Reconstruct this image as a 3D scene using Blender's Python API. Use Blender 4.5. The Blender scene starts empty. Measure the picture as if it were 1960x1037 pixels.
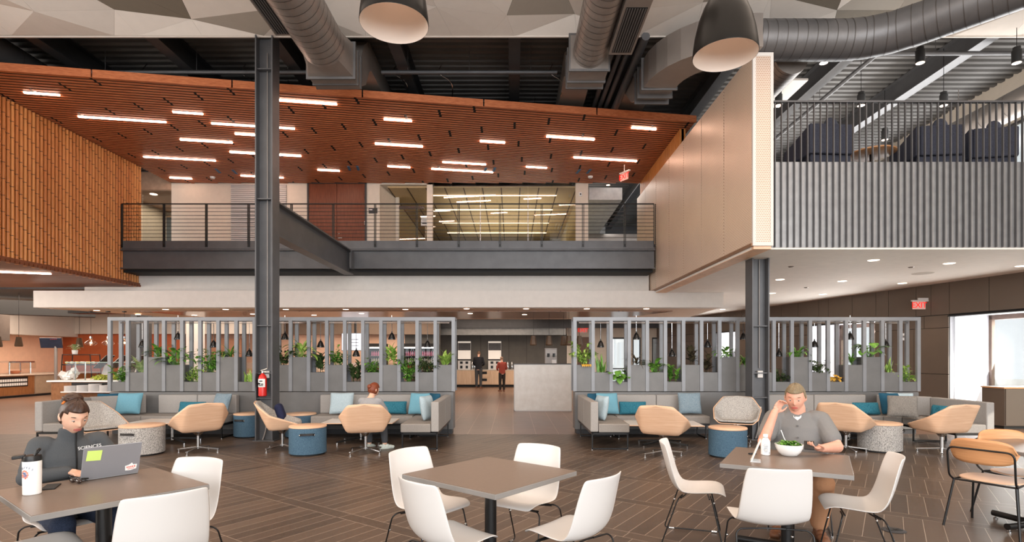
import bpy, bmesh, math, random
from mathutils import Vector, Matrix
S = bpy.context.scene
COL = S.collection
R = math.radians
# ------------------------------------------------------------------ camera
CAM_H, FPX, CX, HY = 1.55, 1035.0, 980.0, 683.0
cam = bpy.data.objects.new('camera', bpy.data.cameras.new('camera'))
COL.objects.link(cam)
cam.location = (0, 0, CAM_H)
cam.rotation_euler = (R(90), 0, 0)
cam.data.sensor_width = 36.0
cam.data.lens = 36.0 * FPX / 1960.0
cam.data.shift_y = (HY - 518.5) / 1960.0
cam.data.clip_end = 200
S.camera = cam
# ------------------------------------------------------------------ world, sun, exposure
S.view_settings.view_transform = 'Standard'
S.view_settings.look = 'None'
S.view_settings.gamma = 1.0
S.view_settings.use_curve_mapping = False
S.view_settings.exposure = 0.0
S.cycles.use_denoising = True
S.cycles.max_bounces = 8
S.cycles.sample_clamp_indirect = 4.0
W = bpy.data.worlds.new('sky')
S.world = W
W.use_nodes = True
wn = W.node_tree.nodes
wn['Background'].inputs[0].default_value = (0.93, 0.96, 1.0, 1)
wn['Background'].inputs[1].default_value = 1.0


def light(name, kind, loc, energy, color=(1, 1, 1), rot=(0, 0, 0), **kw):
    d = bpy.data.lights.new(name, kind)
    d.energy = energy
    d.color = color
    for k, v in kw.items():
        setattr(d, k, v)
    o = bpy.data.objects.new(name, d)
    o.location = loc
    o.rotation_euler = rot
    COL.objects.link(o)
    return o


WARM = (1.0, 0.72, 0.5)
sun = light('sun', 'SUN', (20, -10, 20), 5.0, (1.0, 0.93, 0.82), angle=R(0.6))
sun.rotation_euler = Vector((-0.75, 0.62, -0.42)).to_track_quat('-Z', 'Y').to_euler()
# daylight of the tall window walls behind the photographer, and an added fill light from the left
light('window_daylight', 'AREA', (3.5, -7.5, 4.2), 2100, (0.96, 0.98, 1.0), (R(90), 0, R(6)), shape='RECTANGLE', size=17, size_y=7)
light('window_daylight_left', 'AREA', (-15.7, 1.0, 4.4), 1150, (1.0, 0.95, 0.9), (R(90), 0, R(-90)), shape='RECTANGLE', size=13, size_y=5)  # added to light the left face of the perforated wall
# unseen broad area light added overhead, in place of the hall's warm ceiling lamps
light('hall_lamps', 'AREA', (0, 4.5, 7.25), 720, (1.0, 0.82, 0.68), (0, 0, 0), shape='RECTANGLE', size=20, size_y=6)
# daylight of the mezzanine window band and of the window bays under it
light('mezzanine_daylight', 'AREA', (11.55, 16.5, 6.2), 900, (1, 1, 1), (R(90), 0, R(90)), shape='RECTANGLE', size=14, size_y=1.6)
light('mezzanine_lamps', 'AREA', (8.0, 13.0, 6.7), 160, (1, 0.93, 0.85), (R(180), 0, 0), shape='RECTANGLE', size=6, size_y=6)
for _x, _y, _r in ((12.2, 12.85, 95), (10.9, 16.7, 100), (9.7, 22.5, 100)):
    light('bay_daylight', 'AREA', (_x, _y, 1.4), 150, (1.0, 0.98, 0.95), (R(118), 0, R(_r)), shape='RECTANGLE', size=2.0, size_y=2.2)  # tilted up to brighten the soffit, in place of floor bounce
# broad area lights added to fill the servery
for _x, _y, _e in ((-17, 19.5, 480), (-12, 22, 220), (-6, 23, 200), (-1, 24.5, 200), (5, 23, 380)):
    light('servery_lamps', 'AREA', (_x, _y, 3.55), _e, (1.0, 0.8, 0.64), (0, 0, 0), shape='RECTANGLE', size=4, size_y=4)
light('servery_lamps', 'AREA', (-15.2, 12.2, 3.3), 420, (1.0, 0.86, 0.74), (R(38), 0, 0), shape='RECTANGLE', size=2.5, size_y=4)  # added out of view, aimed at the salad bar plates
light('conference_lamps', 'AREA', (-.3, 21.5, 6.2), 95, (1.0, 0.86, 0.66), (R(180), 0, 0), shape='RECTANGLE', size=4, size_y=6)  # upward fill added to brighten the conference room ceiling
light('gallery_lamps', 'AREA', (3.2, 20.0, 7.9), 120, (1.0, 0.96, 0.92), (0, 0, 0), shape='RECTANGLE', size=2, size_y=6)  # added to brighten the view past the walkway's right end
light('office_lamps', 'AREA', (-11.9, 19, 6.95), 40, (1.0, 0.85, 0.7), (0, 0, 0), shape='RECTANGLE', size=1.5, size_y=2)


# ------------------------------------------------------------------ colour and mesh helpers
def srgb(r, g, b):
    def f(c):
        c /= 255.0
        return c / 12.92 if c <= 0.04045 else ((c + 0.055) / 1.055) ** 2.4
    return (f(r), f(g), f(b), 1.0)


def P(x, y, Y):
    """the point of the place that lies Y metres deep behind pixel (x, y) of the photograph"""
    return Vector(((x - CX) * Y / FPX, Y, CAM_H + (HY - y) * Y / FPX))


def Pz(x, y, z):
    """same, for a known height z"""
    return P(x, y, (z - CAM_H) * FPX / (HY - y))


class MB:
    def __init__(s):
        s.v, s.f, s.mi, s.cur = [], [], [], 0
        s.T = None

    def add(s, vs, fs):
        b = len(s.v)
        if s.T is not None:
            vs = [s.T @ Vector(v) for v in vs]
        s.v.extend([tuple(v) for v in vs])
        for f in fs:
            s.f.append(tuple(b + i for i in f))
            s.mi.append(s.cur)
        return s

    def box(s, x0, y0, z0, x1, y1, z1):
        x0, x1 = min(x0, x1), max(x0, x1)
        y0, y1 = min(y0, y1), max(y0, y1)
        z0, z1 = min(z0, z1), max(z0, z1)
        v = [(x0, y0, z0), (x1, y0, z0), (x1, y1, z0), (x0, y1, z0), (x0, y0, z1), (x1, y0, z1), (x1, y1, z1), (x0, y1, z1)]
        return s.add(v, [(0, 3, 2, 1), (4, 5, 6, 7), (0, 1, 5, 4), (1, 2, 6, 5), (2, 3, 7, 6), (3, 0, 4, 7)])

    def cbox(s, c, d, rot=(0, 0, 0)):
        M = Matrix.Translation(c)
        from mathutils import Euler
        M = M @ Euler(rot).to_matrix().to_4x4()
        x, y, z = d[0] / 2, d[1] / 2, d[2] / 2
        v = [(-x, -y, -z), (x, -y, -z), (x, y, -z), (-x, y, -z), (-x, -y, z), (x, -y, z), (x, y, z), (-x, y, z)]
        return s.add([M @ Vector(p) for p in v], [(0, 3, 2, 1), (4, 5, 6, 7), (0, 1, 5, 4), (1, 2, 6, 5), (2, 3, 7, 6), (3, 0, 4, 7)])

    def bar(s, p, q, w, h, up=(0, 0, 1)):
        """rectangular bar from p to q, w wide (sideways) and h high (along up)"""
        p, q = Vector(p), Vector(q)
        d = (q - p).normalized()
        u = Vector(up)
        side = d.cross(u)
        if side.length < 1e-5:
            side = d.cross(Vector((1, 0, 0)))
        side.normalize()
        u = side.cross(d).normalized()
        vs = []
        for c in (p, q):
            for a, b in ((-1, -1), (1, -1), (1, 1), (-1, 1)):
                vs.append(c + side * (a * w / 2) + u * (b * h / 2))
        return s.add(vs, [(0, 1, 2, 3), (7, 6, 5, 4), (0, 4, 5, 1), (1, 5, 6, 2), (2, 6, 7, 3), (3, 7, 4, 0)])

    def cyl(s, p, q, r, n=12, r2=None, cap=True):
        p, q = Vector(p), Vector(q)
        r2 = r if r2 is None else r2
        d = (q - p).normalized()
        a = d.orthogonal().normalized()
        b = d.cross(a)
        vs = []
        for c, rr in ((p, r), (q, r2)):
            for i in range(n):
                t = 2 * math.pi * i / n
                vs.append(c + (a * math.cos(t) + b * math.sin(t)) * rr)
        fs = [(i, (i + 1) % n, n + (i + 1) % n, n + i) for i in range(n)]
        if cap:
            fs += [tuple(reversed(range(n))), tuple(range(n, 2 * n))]
        return s.add(vs, fs)

    def tube(s, pts, r, n=8, closed=False, cap=True):
        pts = [Vector(p) for p in pts]
        m = len(pts)
        rs = r if isinstance(r, (list, tuple)) else [r] * m
        vs, fs, prev = [], [], None
        for i, p in enumerate(pts):
            if closed:
                d = pts[(i + 1) % m] - pts[i - 1]
            else:
                d = pts[min(i + 1, m - 1)] - pts[max(i - 1, 0)]
            d.normalize()
            if prev is None:
                a = d.orthogonal().normalized()
            else:
                a = prev - d * prev.dot(d)
                a = a.normalized() if a.length > 1e-6 else d.orthogonal().normalized()
            prev = a
            b = d.cross(a)
            for k in range(n):
                t = 2 * math.pi * k / n
                vs.append(p + (a * math.cos(t) + b * math.sin(t)) * rs[i])
        for i in range(m if closed else m - 1):
            j = (i + 1) % m
            for k in range(n):
                fs.append((i * n + k, i * n + (k + 1) % n, j * n + (k + 1) % n, j * n + k))
        if not closed and cap:
            fs += [tuple(reversed(range(n))), tuple(range((m - 1) * n, m * n))]
        return s.add(vs, fs)

    def lathe(s, prof, c=(0, 0, 0), n=24, sx=1.0, sy=1.0, cap=True):
        vs, fs = [], []
        for r, z in prof:
            for k in range(n):
                t = 2 * math.pi * k / n
                vs.append((c[0] + r * sx * math.cos(t), c[1] + r * sy * math.sin(t), c[2] + z))
        for i in range(len(prof) - 1):
            for k in range(n):
                fs.append((i * n + k, i * n + (k + 1) % n, (i + 1) * n + (k + 1) % n, (i + 1) * n + k))
        if cap and prof[0][0] > 1e-6:
            fs.append(tuple(reversed(range(n))))
        if cap and prof[-1][0] > 1e-6:
            fs.append(tuple(range((len(prof) - 1) * n, len(prof) * n)))
        return s.add(vs, fs)

    def prism(s, poly, z0, z1):
        n = len(poly)
        vs = [(x, y, z0) for x, y in poly] + [(x, y, z1) for x, y in poly]
        return s.add(vs, [tuple(reversed(range(n))), tuple(range(n, 2 * n))] + [(i, (i + 1) % n, n + (i + 1) % n, n + i) for i in range(n)])

    def poly3(s, pts, thick):
        """flat polygon in space given thickness along its normal"""
        pts = [Vector(p) for p in pts]
        nrm = (pts[1] - pts[0]).cross(pts[2] - pts[0]).normalized()
        n = len(pts)
        vs = pts + [p - nrm * thick for p in pts]
        return s.add(vs, [tuple(range(n)), tuple(reversed(range(n, 2 * n)))] + [(i, n + i, n + (i + 1) % n, (i + 1) % n) for i in range(n)])

    def sweep(s, pts, w, h):
        """rectangular duct along a path, w wide and h high"""
        pts = [Vector(p) for p in pts]
        vs, fs = [], []
        for i, p in enumerate(pts):
            d = (pts[min(i + 1, len(pts) - 1)] - pts[max(i - 1, 0)]).normalized()
            side = d.cross(Vector((0, 0, 1))).normalized()
            up = side.cross(d)
            vs += [p + side * (a * w / 2) + up * (b * h / 2) for a, b in ((-1, -1), (1, -1), (1, 1), (-1, 1))]
        for i in range(len(pts) - 1):
            for k in range(4):
                fs.append((i * 4 + k, i * 4 + (k + 1) % 4, i * 4 + 4 + (k + 1) % 4, i * 4 + 4 + k))
        e = (len(pts) - 1) * 4
        fs += [(3, 2, 1, 0), (e, e + 1, e + 2, e + 3)]
        return s.add(vs, fs)

    def sphere(s, c, r, n=16, m=10):
        rx, ry, rz = (r, r, r) if not isinstance(r, (tuple, list)) else r
        vs, fs = [], []
        for i in range(m + 1):
            ph = math.pi * i / m
            for k in range(n):
                t = 2 * math.pi * k / n
                vs.append((c[0] + rx * math.sin(ph) * math.cos(t), c[1] + ry * math.sin(ph) * math.sin(t), c[2] + rz * math.cos(ph)))
        for i in range(m):
            for k in range(n):
                fs.append((i * n + k, (i + 1) * n + k, (i + 1) * n + (k + 1) % n, i * n + (k + 1) % n))
        return s.add(vs, fs)

    def sheet(s, rows):
        """open quad surface from rows of points"""
        nu = len(rows[0])
        vs = [p for r in rows for p in r]
        fs = []
        for i in range(len(rows) - 1):
            for k in range(nu - 1):
                fs.append((i * nu + k, i * nu + k + 1, (i + 1) * nu + k + 1, (i + 1) * nu + k))
        return s.add(vs, fs)

    def build(s, name, mats, parent=None, smooth=None, bevel=0, seg=2, solid=0, sub=0, loc=None, rz=0, merge=False):
        me = bpy.data.meshes.new(name)
        me.from_pydata(s.v, [], s.f)
        if not isinstance(mats, (list, tuple)):
            mats = [mats]
        for m in mats:
            me.materials.append(m)
        if len(mats) > 1:
            me.polygons.foreach_set('material_index', s.mi)
        bm = bmesh.new()
        bm.from_mesh(me)
        if merge:
            bmesh.ops.remove_doubles(bm, verts=bm.verts, dist=1e-5)
        bmesh.ops.recalc_face_normals(bm, faces=bm.faces)
        bm.to_mesh(me)
        bm.free()
        if smooth is not None:
            me.polygons.foreach_set('use_smooth', [True] * len(me.polygons))
            if smooth < 180:
                me.set_sharp_from_angle(angle=R(smooth))
        o = bpy.data.objects.new(name, me)
        COL.objects.link(o)
        if parent is not None:
            o.parent = parent
        if loc is not None:
            o.location = loc
        if rz:
            o.rotation_euler[2] = rz
        if solid:
            m = o.modifiers.new('solid', 'SOLIDIFY')
            m.thickness = solid
            m.offset = 0
        if sub:
            m = o.modifiers.new('sub', 'SUBSURF')
            m.levels = sub
            m.render_levels = sub
        if bevel:
            m = o.modifiers.new('bevel', 'BEVEL')
            m.width = bevel
            m.segments = seg
            m.limit_method = 'ANGLE'
            m.angle_limit = R(40)
        return o


def tag(o, label, cat, group=None, kind=None):
    o['label'] = label
    o['category'] = cat
    if group:
        o['group'] = group
    if kind:
        o['kind'] = kind
    return o


def struct(o, label=None, cat=None):
    o['kind'] = 'structure'
    if label:
        o['label'] = label
    if cat:
        o['category'] = cat
    return o


def thing(name, loc, label, cat, group=None, rz=0):
    o = bpy.data.objects.new(name, None)
    o.empty_display_size = 0.2
    COL.objects.link(o)
    o.location = loc
    o.rotation_euler = (0, 0, rz)
    return tag(o, label, cat, group)


def kids(o):
    return [c for c in bpy.data.objects if c.parent == o]


def dup(o, loc, rz, label, group=None, cat=None):
    def rec(a, par):
        b = a.copy()
        COL.objects.link(b)
        if par is not None:
            b.parent = par
        for ch in KIDS.get(a.name, ()):
            rec(ch, b)
        return b
    KIDS = {}
    for c in bpy.data.objects:
        if c.parent:
            KIDS.setdefault(c.parent.name, []).append(c)
    r = rec(o, None)
    r.location = loc
    r.rotation_euler = (0, 0, rz)
    r['label'] = label
    if group:
        r['group'] = group
    if cat:
        r['category'] = cat
    return r


def rounded(path, r, k=4):
    """polyline with its inner corners rounded"""
    path = [Vector(p) for p in path]
    out = [path[0]]
    for a, b, c in zip(path, path[1:], path[2:]):
        d1, d2 = (a - b), (c - b)
        rr = min(r, d1.length * 0.45, d2.length * 0.45)
        p, q = b + d1.normalized() * rr, b + d2.normalized() * rr
        for i in range(k + 1):
            t = i / k
            out.append(p * (1 - t) ** 2 + b * 2 * t * (1 - t) + q * t * t)
    out.append(path[-1])
    return out


# ------------------------------------------------------------------ materials
class NT:
    def __init__(s, name):
        s.m = bpy.data.materials.new(name)
        s.m.use_nodes = True
        s.t = s.m.node_tree
        s.b = s.t.nodes['Principled BSDF']

    def n(s, typ, **kw):
        x = s.t.nodes.new(typ)
        for k, v in kw.items():
            if k.startswith('i_'):
                key = k[2:]
                x.inputs[int(key) if key.isdigit() else key.replace('_', ' ')].default_value = v
            else:
                setattr(x, k, v)
        return x

    def l(s, a, b):
        s.t.links.new(a, b)

    def math(s, op, a, b=None, c=None):
        x = s.n('ShaderNodeMath', operation=op)
        for i, v in enumerate((a, b, c)):
            if v is None:
                continue
            if isinstance(v, (int, float)):
                x.inputs[i].default_value = v
            else:
                s.l(v, x.inputs[i])
        return x.outputs[0]

    def mix(s, fac, a, b):
        x = s.n('ShaderNodeMix', data_type='RGBA')
        for v, sock in ((fac, x.inputs[0]), (a, x.inputs[6]), (b, x.inputs[7])):
            if isinstance(v, (int, float, tuple)):
                sock.default_value = v
            else:
                s.l(v, sock)
        return x.outputs[2]

    def coord(s, scale=(1, 1, 1), rot=(0, 0, 0), kind='Object'):
        tc = s.n('ShaderNodeTexCoord')
        mp = s.n('ShaderNodeMapping')
        mp.inputs['Scale'].default_value = scale
        mp.inputs['Rotation'].default_value = rot
        s.l(tc.outputs[kind], mp.inputs[0])
        return mp.outputs[0]

    def noise(s, vec, scale, detail=3, rough=0.55):
        x = s.n('ShaderNodeTexNoise')
        x.inputs['Scale'].default_value = scale
        x.inputs['Detail'].default_value = detail
        x.inputs['Roughness'].default_value = rough
        s.l(vec, x.inputs['Vector'])
        return x.outputs['Fac']

    def ramp(s, fac, stops):
        x = s.n('ShaderNodeValToRGB')
        e = x.color_ramp.elements
        while len(e) < len(stops):
            e.new(0.5)
        for el, (p, c) in zip(e, stops):
            el.position = p
            el.color = c
        s.l(fac, x.inputs[0])
        return x.outputs[0]

    def bump(s, h, strength=0.3, dist=0.01):
        x = s.n('ShaderNodeBump')
        x.inputs['Strength'].default_value = strength
        x.inputs['Distance'].default_value = dist
        s.l(h, x.inputs['Height'])
        s.l(x.outputs[0], s.b.inputs['Normal'])

    def base(s, c):
        if isinstance(c, tuple):
            s.b.inputs['Base Color'].default_value = c
        else:
            s.l(c, s.b.inputs['Base Color'])

    def rm(s, rough=0.5, metal=0.0, spec=None):
        s.b.inputs['Roughness'].default_value = rough
        s.b.inputs['Metallic'].default_value = metal
        if spec is not None:
            s.b.inputs['Specular IOR Level'].default_value = spec


def plain(name, rgb, rough=0.5, metal=0.0, spec=None, var=0.06, scale=6.0):
    t = NT(name)
    c = srgb(*rgb)
    f = t.noise(t.coord(), scale)
    d = tuple(min(1, x * (1 + var * 2)) for x in c[:3]) + (1,)
    e = tuple(x * (1 - var * 2) for x in c[:3]) + (1,)
    t.base(t.ramp(f, [(0.3, e), (0.7, d)]))
    t.rm(rough, metal, spec)
    return t.m


def glow(name, rgb, strength):
    t = NT(name)
    t.base(srgb(*rgb))
    t.b.inputs['Emission Color'].default_value = srgb(*rgb)
    t.b.inputs['Emission Strength'].default_value = strength
    return t.m


def fabric(name, c1, c2, scale=220, rough=0.9, sx=1.0, sy=1.0):
    t = NT(name)
    v = t.coord((sx, sy, 1))
    f = t.noise(v, scale, 2, 0.7)
    t.base(t.ramp(f, [(0.36, srgb(*c1)), (0.64, srgb(*c2))]))
    t.rm(rough, 0, 0.2)
    t.bump(f, 0.25, 0.002)
    return t.m


def wood(name, c1, c2, scale=(1, 14, 14), ns=3.0, rough=0.4, spec=0.4):
    t = NT(name)
    v = t.coord(scale)
    f = t.noise(v, ns, 4, 0.6)
    t.base(t.ramp(f, [(0.3, srgb(*c1)), (0.7, srgb(*c2))]))
    t.rm(rough, 0, spec)
    return t.m


def glass(name, tint=(0.95, 0.97, 0.96), alpha=0.1, rough=0.02):
    t = NT(name)
    g = t.n('ShaderNodeBsdfGlossy')
    g.inputs['Roughness'].default_value = rough
    tr = t.n('ShaderNodeBsdfTransparent')
    tr.inputs[0].default_value = tint + (1,)
    mx = t.n('ShaderNodeMixShader')
    mx.inputs[0].default_value = alpha
    t.l(tr.outputs[0], mx.inputs[1])
    t.l(g.outputs[0], mx.inputs[2])
    t.l(mx.outputs[0], t.t.nodes['Material Output'].inputs[0])
    return t.m


M = {}
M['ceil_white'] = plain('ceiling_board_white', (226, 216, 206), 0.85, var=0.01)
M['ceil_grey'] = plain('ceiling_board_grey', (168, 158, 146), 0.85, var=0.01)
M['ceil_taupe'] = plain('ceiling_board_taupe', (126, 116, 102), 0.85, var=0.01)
M['plaster'] = plain('white_plaster', (222, 216, 210), 0.8, var=0.015)
M['cream'] = plain('cream_plaster', (228, 216, 200), 0.8, var=0.015)
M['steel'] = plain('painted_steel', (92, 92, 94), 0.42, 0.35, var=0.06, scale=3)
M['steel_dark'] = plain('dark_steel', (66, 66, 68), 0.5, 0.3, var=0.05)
M['deck'] = plain('roof_deck', (104, 102, 100), 0.6, 0.2, var=0.05, scale=2)
M['duct'] = plain('duct_sheet', (150, 142, 136), 0.42, 0.55, var=0.05, scale=2)
M['duct_dark'] = plain('duct_sheet_dark', (112, 110, 110), 0.45, 0.5, var=0.05, scale=2)
M['chrome'] = plain('chrome', (200, 200, 200), 0.14, 1.0, var=0.0)
M['black'] = plain('black_metal', (28, 27, 27), 0.35, 0.3, var=0.02)
M['blackmatte'] = plain('black_matte', (24, 23, 23), 0.7, var=0.02)
M['rubber'] = plain('dark_rubber', (40, 40, 40), 0.8, var=0.02)
M['white_shell'] = plain('white_plastic', (214, 210, 206), 0.38, var=0.0)
M['white'] = plain('white_ceramic', (240, 238, 235), 0.3, var=0.0)
M['paper'] = plain('paper', (244, 242, 238), 0.8, var=0.0)
M['navy'] = fabric('navy_felt', (48, 50, 60), (74, 76, 88), 160)
M['sofa'] = fabric('grey_wool', (132, 127, 122), (156, 151, 146), 180)
M['sofa_back'] = fabric('light_grey_wool', (148, 145, 142), (170, 166, 162), 180)
M['tweed'] = fabric('grey_tweed', (98, 98, 97), (206, 202, 197), 62, sx=2.4, sy=2.4)
M['shellfab'] = fabric('grey_woven', (128, 126, 124), (200, 196, 190), 90, sx=2.0)
M['blue_wool'] = fabric('blue_wool', (52, 78, 98), (88, 116, 136), 130)
M['ply'] = wood('pale_plywood', (222, 178, 144), (236, 198, 166), (1, 1, 16), 3, 0.42)
M['plyo'] = wood('oak_plywood', (196, 138, 92), (216, 160, 112), (1, 1, 18), 4, 0.4)
M['top_dark'] = plain('taupe_laminate', (120, 104, 92), 0.32, 0, 0.5, var=0.02, scale=30)
M['top_edge'] = plain('grey_edge', (134, 130, 126), 0.4, var=0.02)
M['soil'] = plain('soil', (52, 42, 34), 0.95, var=0.2, scale=60)
M['red'] = plain('red_enamel', (206, 34, 28), 0.3, var=0.0)
M['screen_grey'] = plain('grey_laminate', (136, 138, 142), 0.4, 0.1, var=0.04, scale=3)
M['screen_panel'] = plain('grey_panel', (112, 111, 110), 0.45, 0.1, var=0.05, scale=3)
M['glass'] = glass('clear_glass')
M['lamp'] = glow('lamp_face', (255, 226, 200), 6.0)
M['linear'] = glow('linear_lamp', (255, 214, 190), 22.0)
M['leather'] = plain('black_leather', (34, 31, 30), 0.5, var=0.04)
M['oak'] = wood('light_oak', (206, 172, 140), (222, 190, 160), (8, 8, 1), 3, 0.5)
M['brownwood'] = wood('brown_wood', (118, 74, 40), (142, 92, 54), (6, 6, 1), 3, 0.5)
M['doorwood'] = wood('cherry_door', (100, 48, 26), (132, 72, 44), (10, 10, 1), 3, 0.35)
# ================================================================== building shell
rnd = random.Random(7)


def floor_mat():
    t = NT('wood_look_tile')
    tc = t.n('ShaderNodeTexCoord')
    sp = t.n('ShaderNodeSeparateXYZ')
    t.l(tc.outputs['Object'], sp.inputs[0])
    x, y = sp.outputs[0], sp.outputs[1]
    a = R(55)
    u = t.math('ADD', t.math('MULTIPLY', x, math.cos(a)), t.math('MULTIPLY', y, math.sin(a)))
    v = t.math('ADD', t.math('MULTIPLY', x, -math.sin(a)), t.math('MULTIPLY', y, math.cos(a)))
    u = t.math('ADD', u, 20.0 - 0.215)
    v = t.math('ADD', v, 40.0)
    iu = t.math('FLOOR', t.math('DIVIDE', u, 1.05))
    fu = t.math('MODULO', u, 1.05)
    off = t.math('MULTIPLY', t.math('MODULO', iu, 3.0), 0.05)
    vv = t.math('ADD', v, off)
    fv = t.math('MODULO', vv, 0.15)
    iv = t.math('FLOOR', t.math('DIVIDE', vv, 0.15))
    vb = t.math('MODULO', t.math('ADD', v, t.math('MULTIPLY', iu, 0.37)), 1.05)
    inband = t.math('LESS_THAN', fu, 0.15)
    g = 0.0045
    l1 = t.math('LESS_THAN', fu, g)
    l2 = t.math('LESS_THAN', t.math('ABSOLUTE', t.math('SUBTRACT', fu, 0.15)), g / 2)
    lf = t.math('MULTIPLY', t.math('LESS_THAN', fv, g), t.math('SUBTRACT', 1.0, inband))
    lb = t.math('MULTIPLY', t.math('LESS_THAN', vb, g), inband)
    grout = t.math('MINIMUM', 1.0, t.math('ADD', t.math('ADD', l1, l2), t.math('ADD', lf, lb)))
    wn_ = t.n('ShaderNodeTexWhiteNoise', noise_dimensions='2D')
    cb = t.n('ShaderNodeCombineXYZ')
    t.l(t.math('ADD', iu, t.math('MULTIPLY', inband, 0.5)), cb.inputs[0])
    t.l(t.math('MULTIPLY', iv, t.math('SUBTRACT', 1.0, inband)), cb.inputs[1])
    t.l(cb.outputs[0], wn_.inputs['Vector'])
    grain = t.noise(t.coord((1.2, 16, 1), (0, 0, -a)), 2.2, 4, 0.6)
    tone = t.math('ADD', t.math('MULTIPLY', wn_.outputs[0], 0.45), t.math('MULTIPLY', grain, 0.55))
    c = t.ramp(tone, [(0.2, srgb(68, 56, 47)), (0.8, srgb(99, 83, 70))])
    t.base(t.mix(grout, c, srgb(170, 154, 138)))
    rr = t.math('ADD', 0.31, t.math('MULTIPLY', grain, 0.12))
    t.l(rr, t.b.inputs['Roughness'])
    t.bump(t.math('SUBTRACT', t.math('MULTIPLY', grain, 0.3), grout), 0.12, 0.003)
    return t.m


def far_floor_mat():
    t = NT('large_brown_tile')
    tc = t.n('ShaderNodeTexCoord')
    sp = t.n('ShaderNodeSeparateXYZ')
    t.l(tc.outputs['Object'], sp.inputs[0])
    x = t.math('ADD', sp.outputs[0], 40.0)
    y = sp.outputs[1]
    fx = t.math('MODULO', x, 0.46)
    ix = t.math('FLOOR', t.math('DIVIDE', x, 0.46))
    fy = t.math('MODULO', t.math('ADD', y, t.math('MULTIPLY', t.math('MODULO', ix, 2.0), 0.46)), 0.92)
    g = t.math('MINIMUM', 1.0, t.math('ADD', t.math('LESS_THAN', fx, 0.008), t.math('LESS_THAN', fy, 0.008)))
    n = t.noise(t.coord((1, 5, 1)), 3, 4)
    c = t.ramp(n, [(0.3, srgb(106, 80, 66)), (0.7, srgb(132, 102, 84))])
    t.base(t.mix(g, c, srgb(176, 150, 130)))
    t.rm(0.3, 0, 0.5)
    return t.m


struct(MB().box(-22, -9, -0.2, 13.5, 10.85, 0).build('floor', floor_mat()), 'dark brown wood-look tile floor laid in diagonal blocks', 'floor')
struct(MB().box(-22, 10.85, -0.2, 13.5, 31, 0).build('floor_servery', far_floor_mat()), 'large brown floor tiles beyond the planter screens', 'floor')

# ------------------------------------------------------------------ faceted white ceiling in front
edge_px = [-260, -120, 22, 145, 219, 265, 387, 505, 650, 700, 866, 935, 985, 1105, 1215, 1330, 1440, 1470, 1590, 1735, 1815, 1935, 2080, 2240]
mid_px = [(-200, 10), (-60, 18), (65, 24), (219, 38), (366, 52), (560, 16), (690, 8), (835, 22), (970, 38), (1100, 50), (1235, 20), (1345, 20), (1477, 10), (1602, 22), (1720, 40), (1832, 52), (1990, 12), (2150, 30)]
pts_e = [Pz(x, 67.5 + (x - 0) * 0.0024, 7.47) for x in edge_px]
pts_m = [Pz(x, y, 7.47 + 0.0) + Vector((0, 0, 0.10 * math.sin(i * 2.3) + 0.12)) for i, (x, y) in enumerate(mid_px)]
pts_b = [Vector((-14 + 2.1 * i + 0.5 * math.sin(i * 1.7), 7.6 + 0.5 * math.sin(i * 2.1), 7.75 + 0.15 * math.cos(i * 1.9))) for i in range(14)]
rows_ = [pts_e, pts_m, pts_b]
for yy in (5.0, 2.0, -1.5, -5.0, -9.0):
    rows_.append([Vector((-15 + 2.6 * i + 0.5 * math.sin(i + yy), yy + 0.5 * math.sin(i * 2.7 + yy), 7.8 + 0.2 * math.sin(i * 1.3 + yy))) for i in range(12)])
mb = MB()
ci = 0
for A, B in zip(rows_, rows_[1:]):
    i = j = 0
    while i < len(A) - 1 or j < len(B) - 1:
        if j >= len(B) - 1 or (i < len(A) - 1 and A[i + 1].x <= B[j + 1].x):
            tri = (A[i], A[i + 1], B[j])
            i += 1
        else:
            tri = (A[i], B[j + 1], B[j])
            j += 1
        cx = 980 + FPX * sum(p.x / p.y for p in tri) / 3 if min(p.y for p in tri) > 3 else 0
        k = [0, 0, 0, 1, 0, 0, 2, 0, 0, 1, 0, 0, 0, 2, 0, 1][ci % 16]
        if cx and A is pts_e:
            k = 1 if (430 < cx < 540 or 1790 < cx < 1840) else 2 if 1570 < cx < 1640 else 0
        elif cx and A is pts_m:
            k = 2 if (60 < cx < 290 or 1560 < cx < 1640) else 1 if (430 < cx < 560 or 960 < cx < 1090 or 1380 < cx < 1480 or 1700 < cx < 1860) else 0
        ci += 1
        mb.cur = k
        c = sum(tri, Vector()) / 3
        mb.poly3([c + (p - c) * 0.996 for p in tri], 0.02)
mb.cur = 0
mb.box(-16, 9.985, 7.46, 14, 10.02, 8.0)
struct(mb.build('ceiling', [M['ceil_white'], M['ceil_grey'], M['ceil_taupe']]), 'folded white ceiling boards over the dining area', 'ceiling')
struct(MB().box(-22, -9, 8.15, 14, 10, 8.3).build('ceiling_slab', M['deck']))

# ------------------------------------------------------------------ corrugated roof deck and its beams
mb = MB()
y = 9.9
prof = []
while y < 27:
    prof += [(y, 8.10), (y + 0.09, 8.10), (y + 0.11, 8.17), (y + 0.19, 8.17)]
    y += 0.21
rows_ = [[(-21, a, b), (14, a, b)] for a, b in prof]
mb.sheet(rows_)
struct(mb.build('ceiling_deck', M['deck'], solid=0.01), 'dark corrugated metal roof deck', 'roof deck')


def ibeam(mb, p, q, w, h, t=0.02):
    """I-section from p to q, p and q on the centre line"""
    p, q = Vector(p), Vector(q)
    up = Vector((0, 0, 1))
    mb.bar(p + up * (h / 2 - t / 2), q + up * (h / 2 - t / 2), w, t)
    mb.bar(p - up * (h / 2 - t / 2), q - up * (h / 2 - t / 2), w, t)
    mb.bar(p, q, t * 0.8, h - 2 * t)


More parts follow.
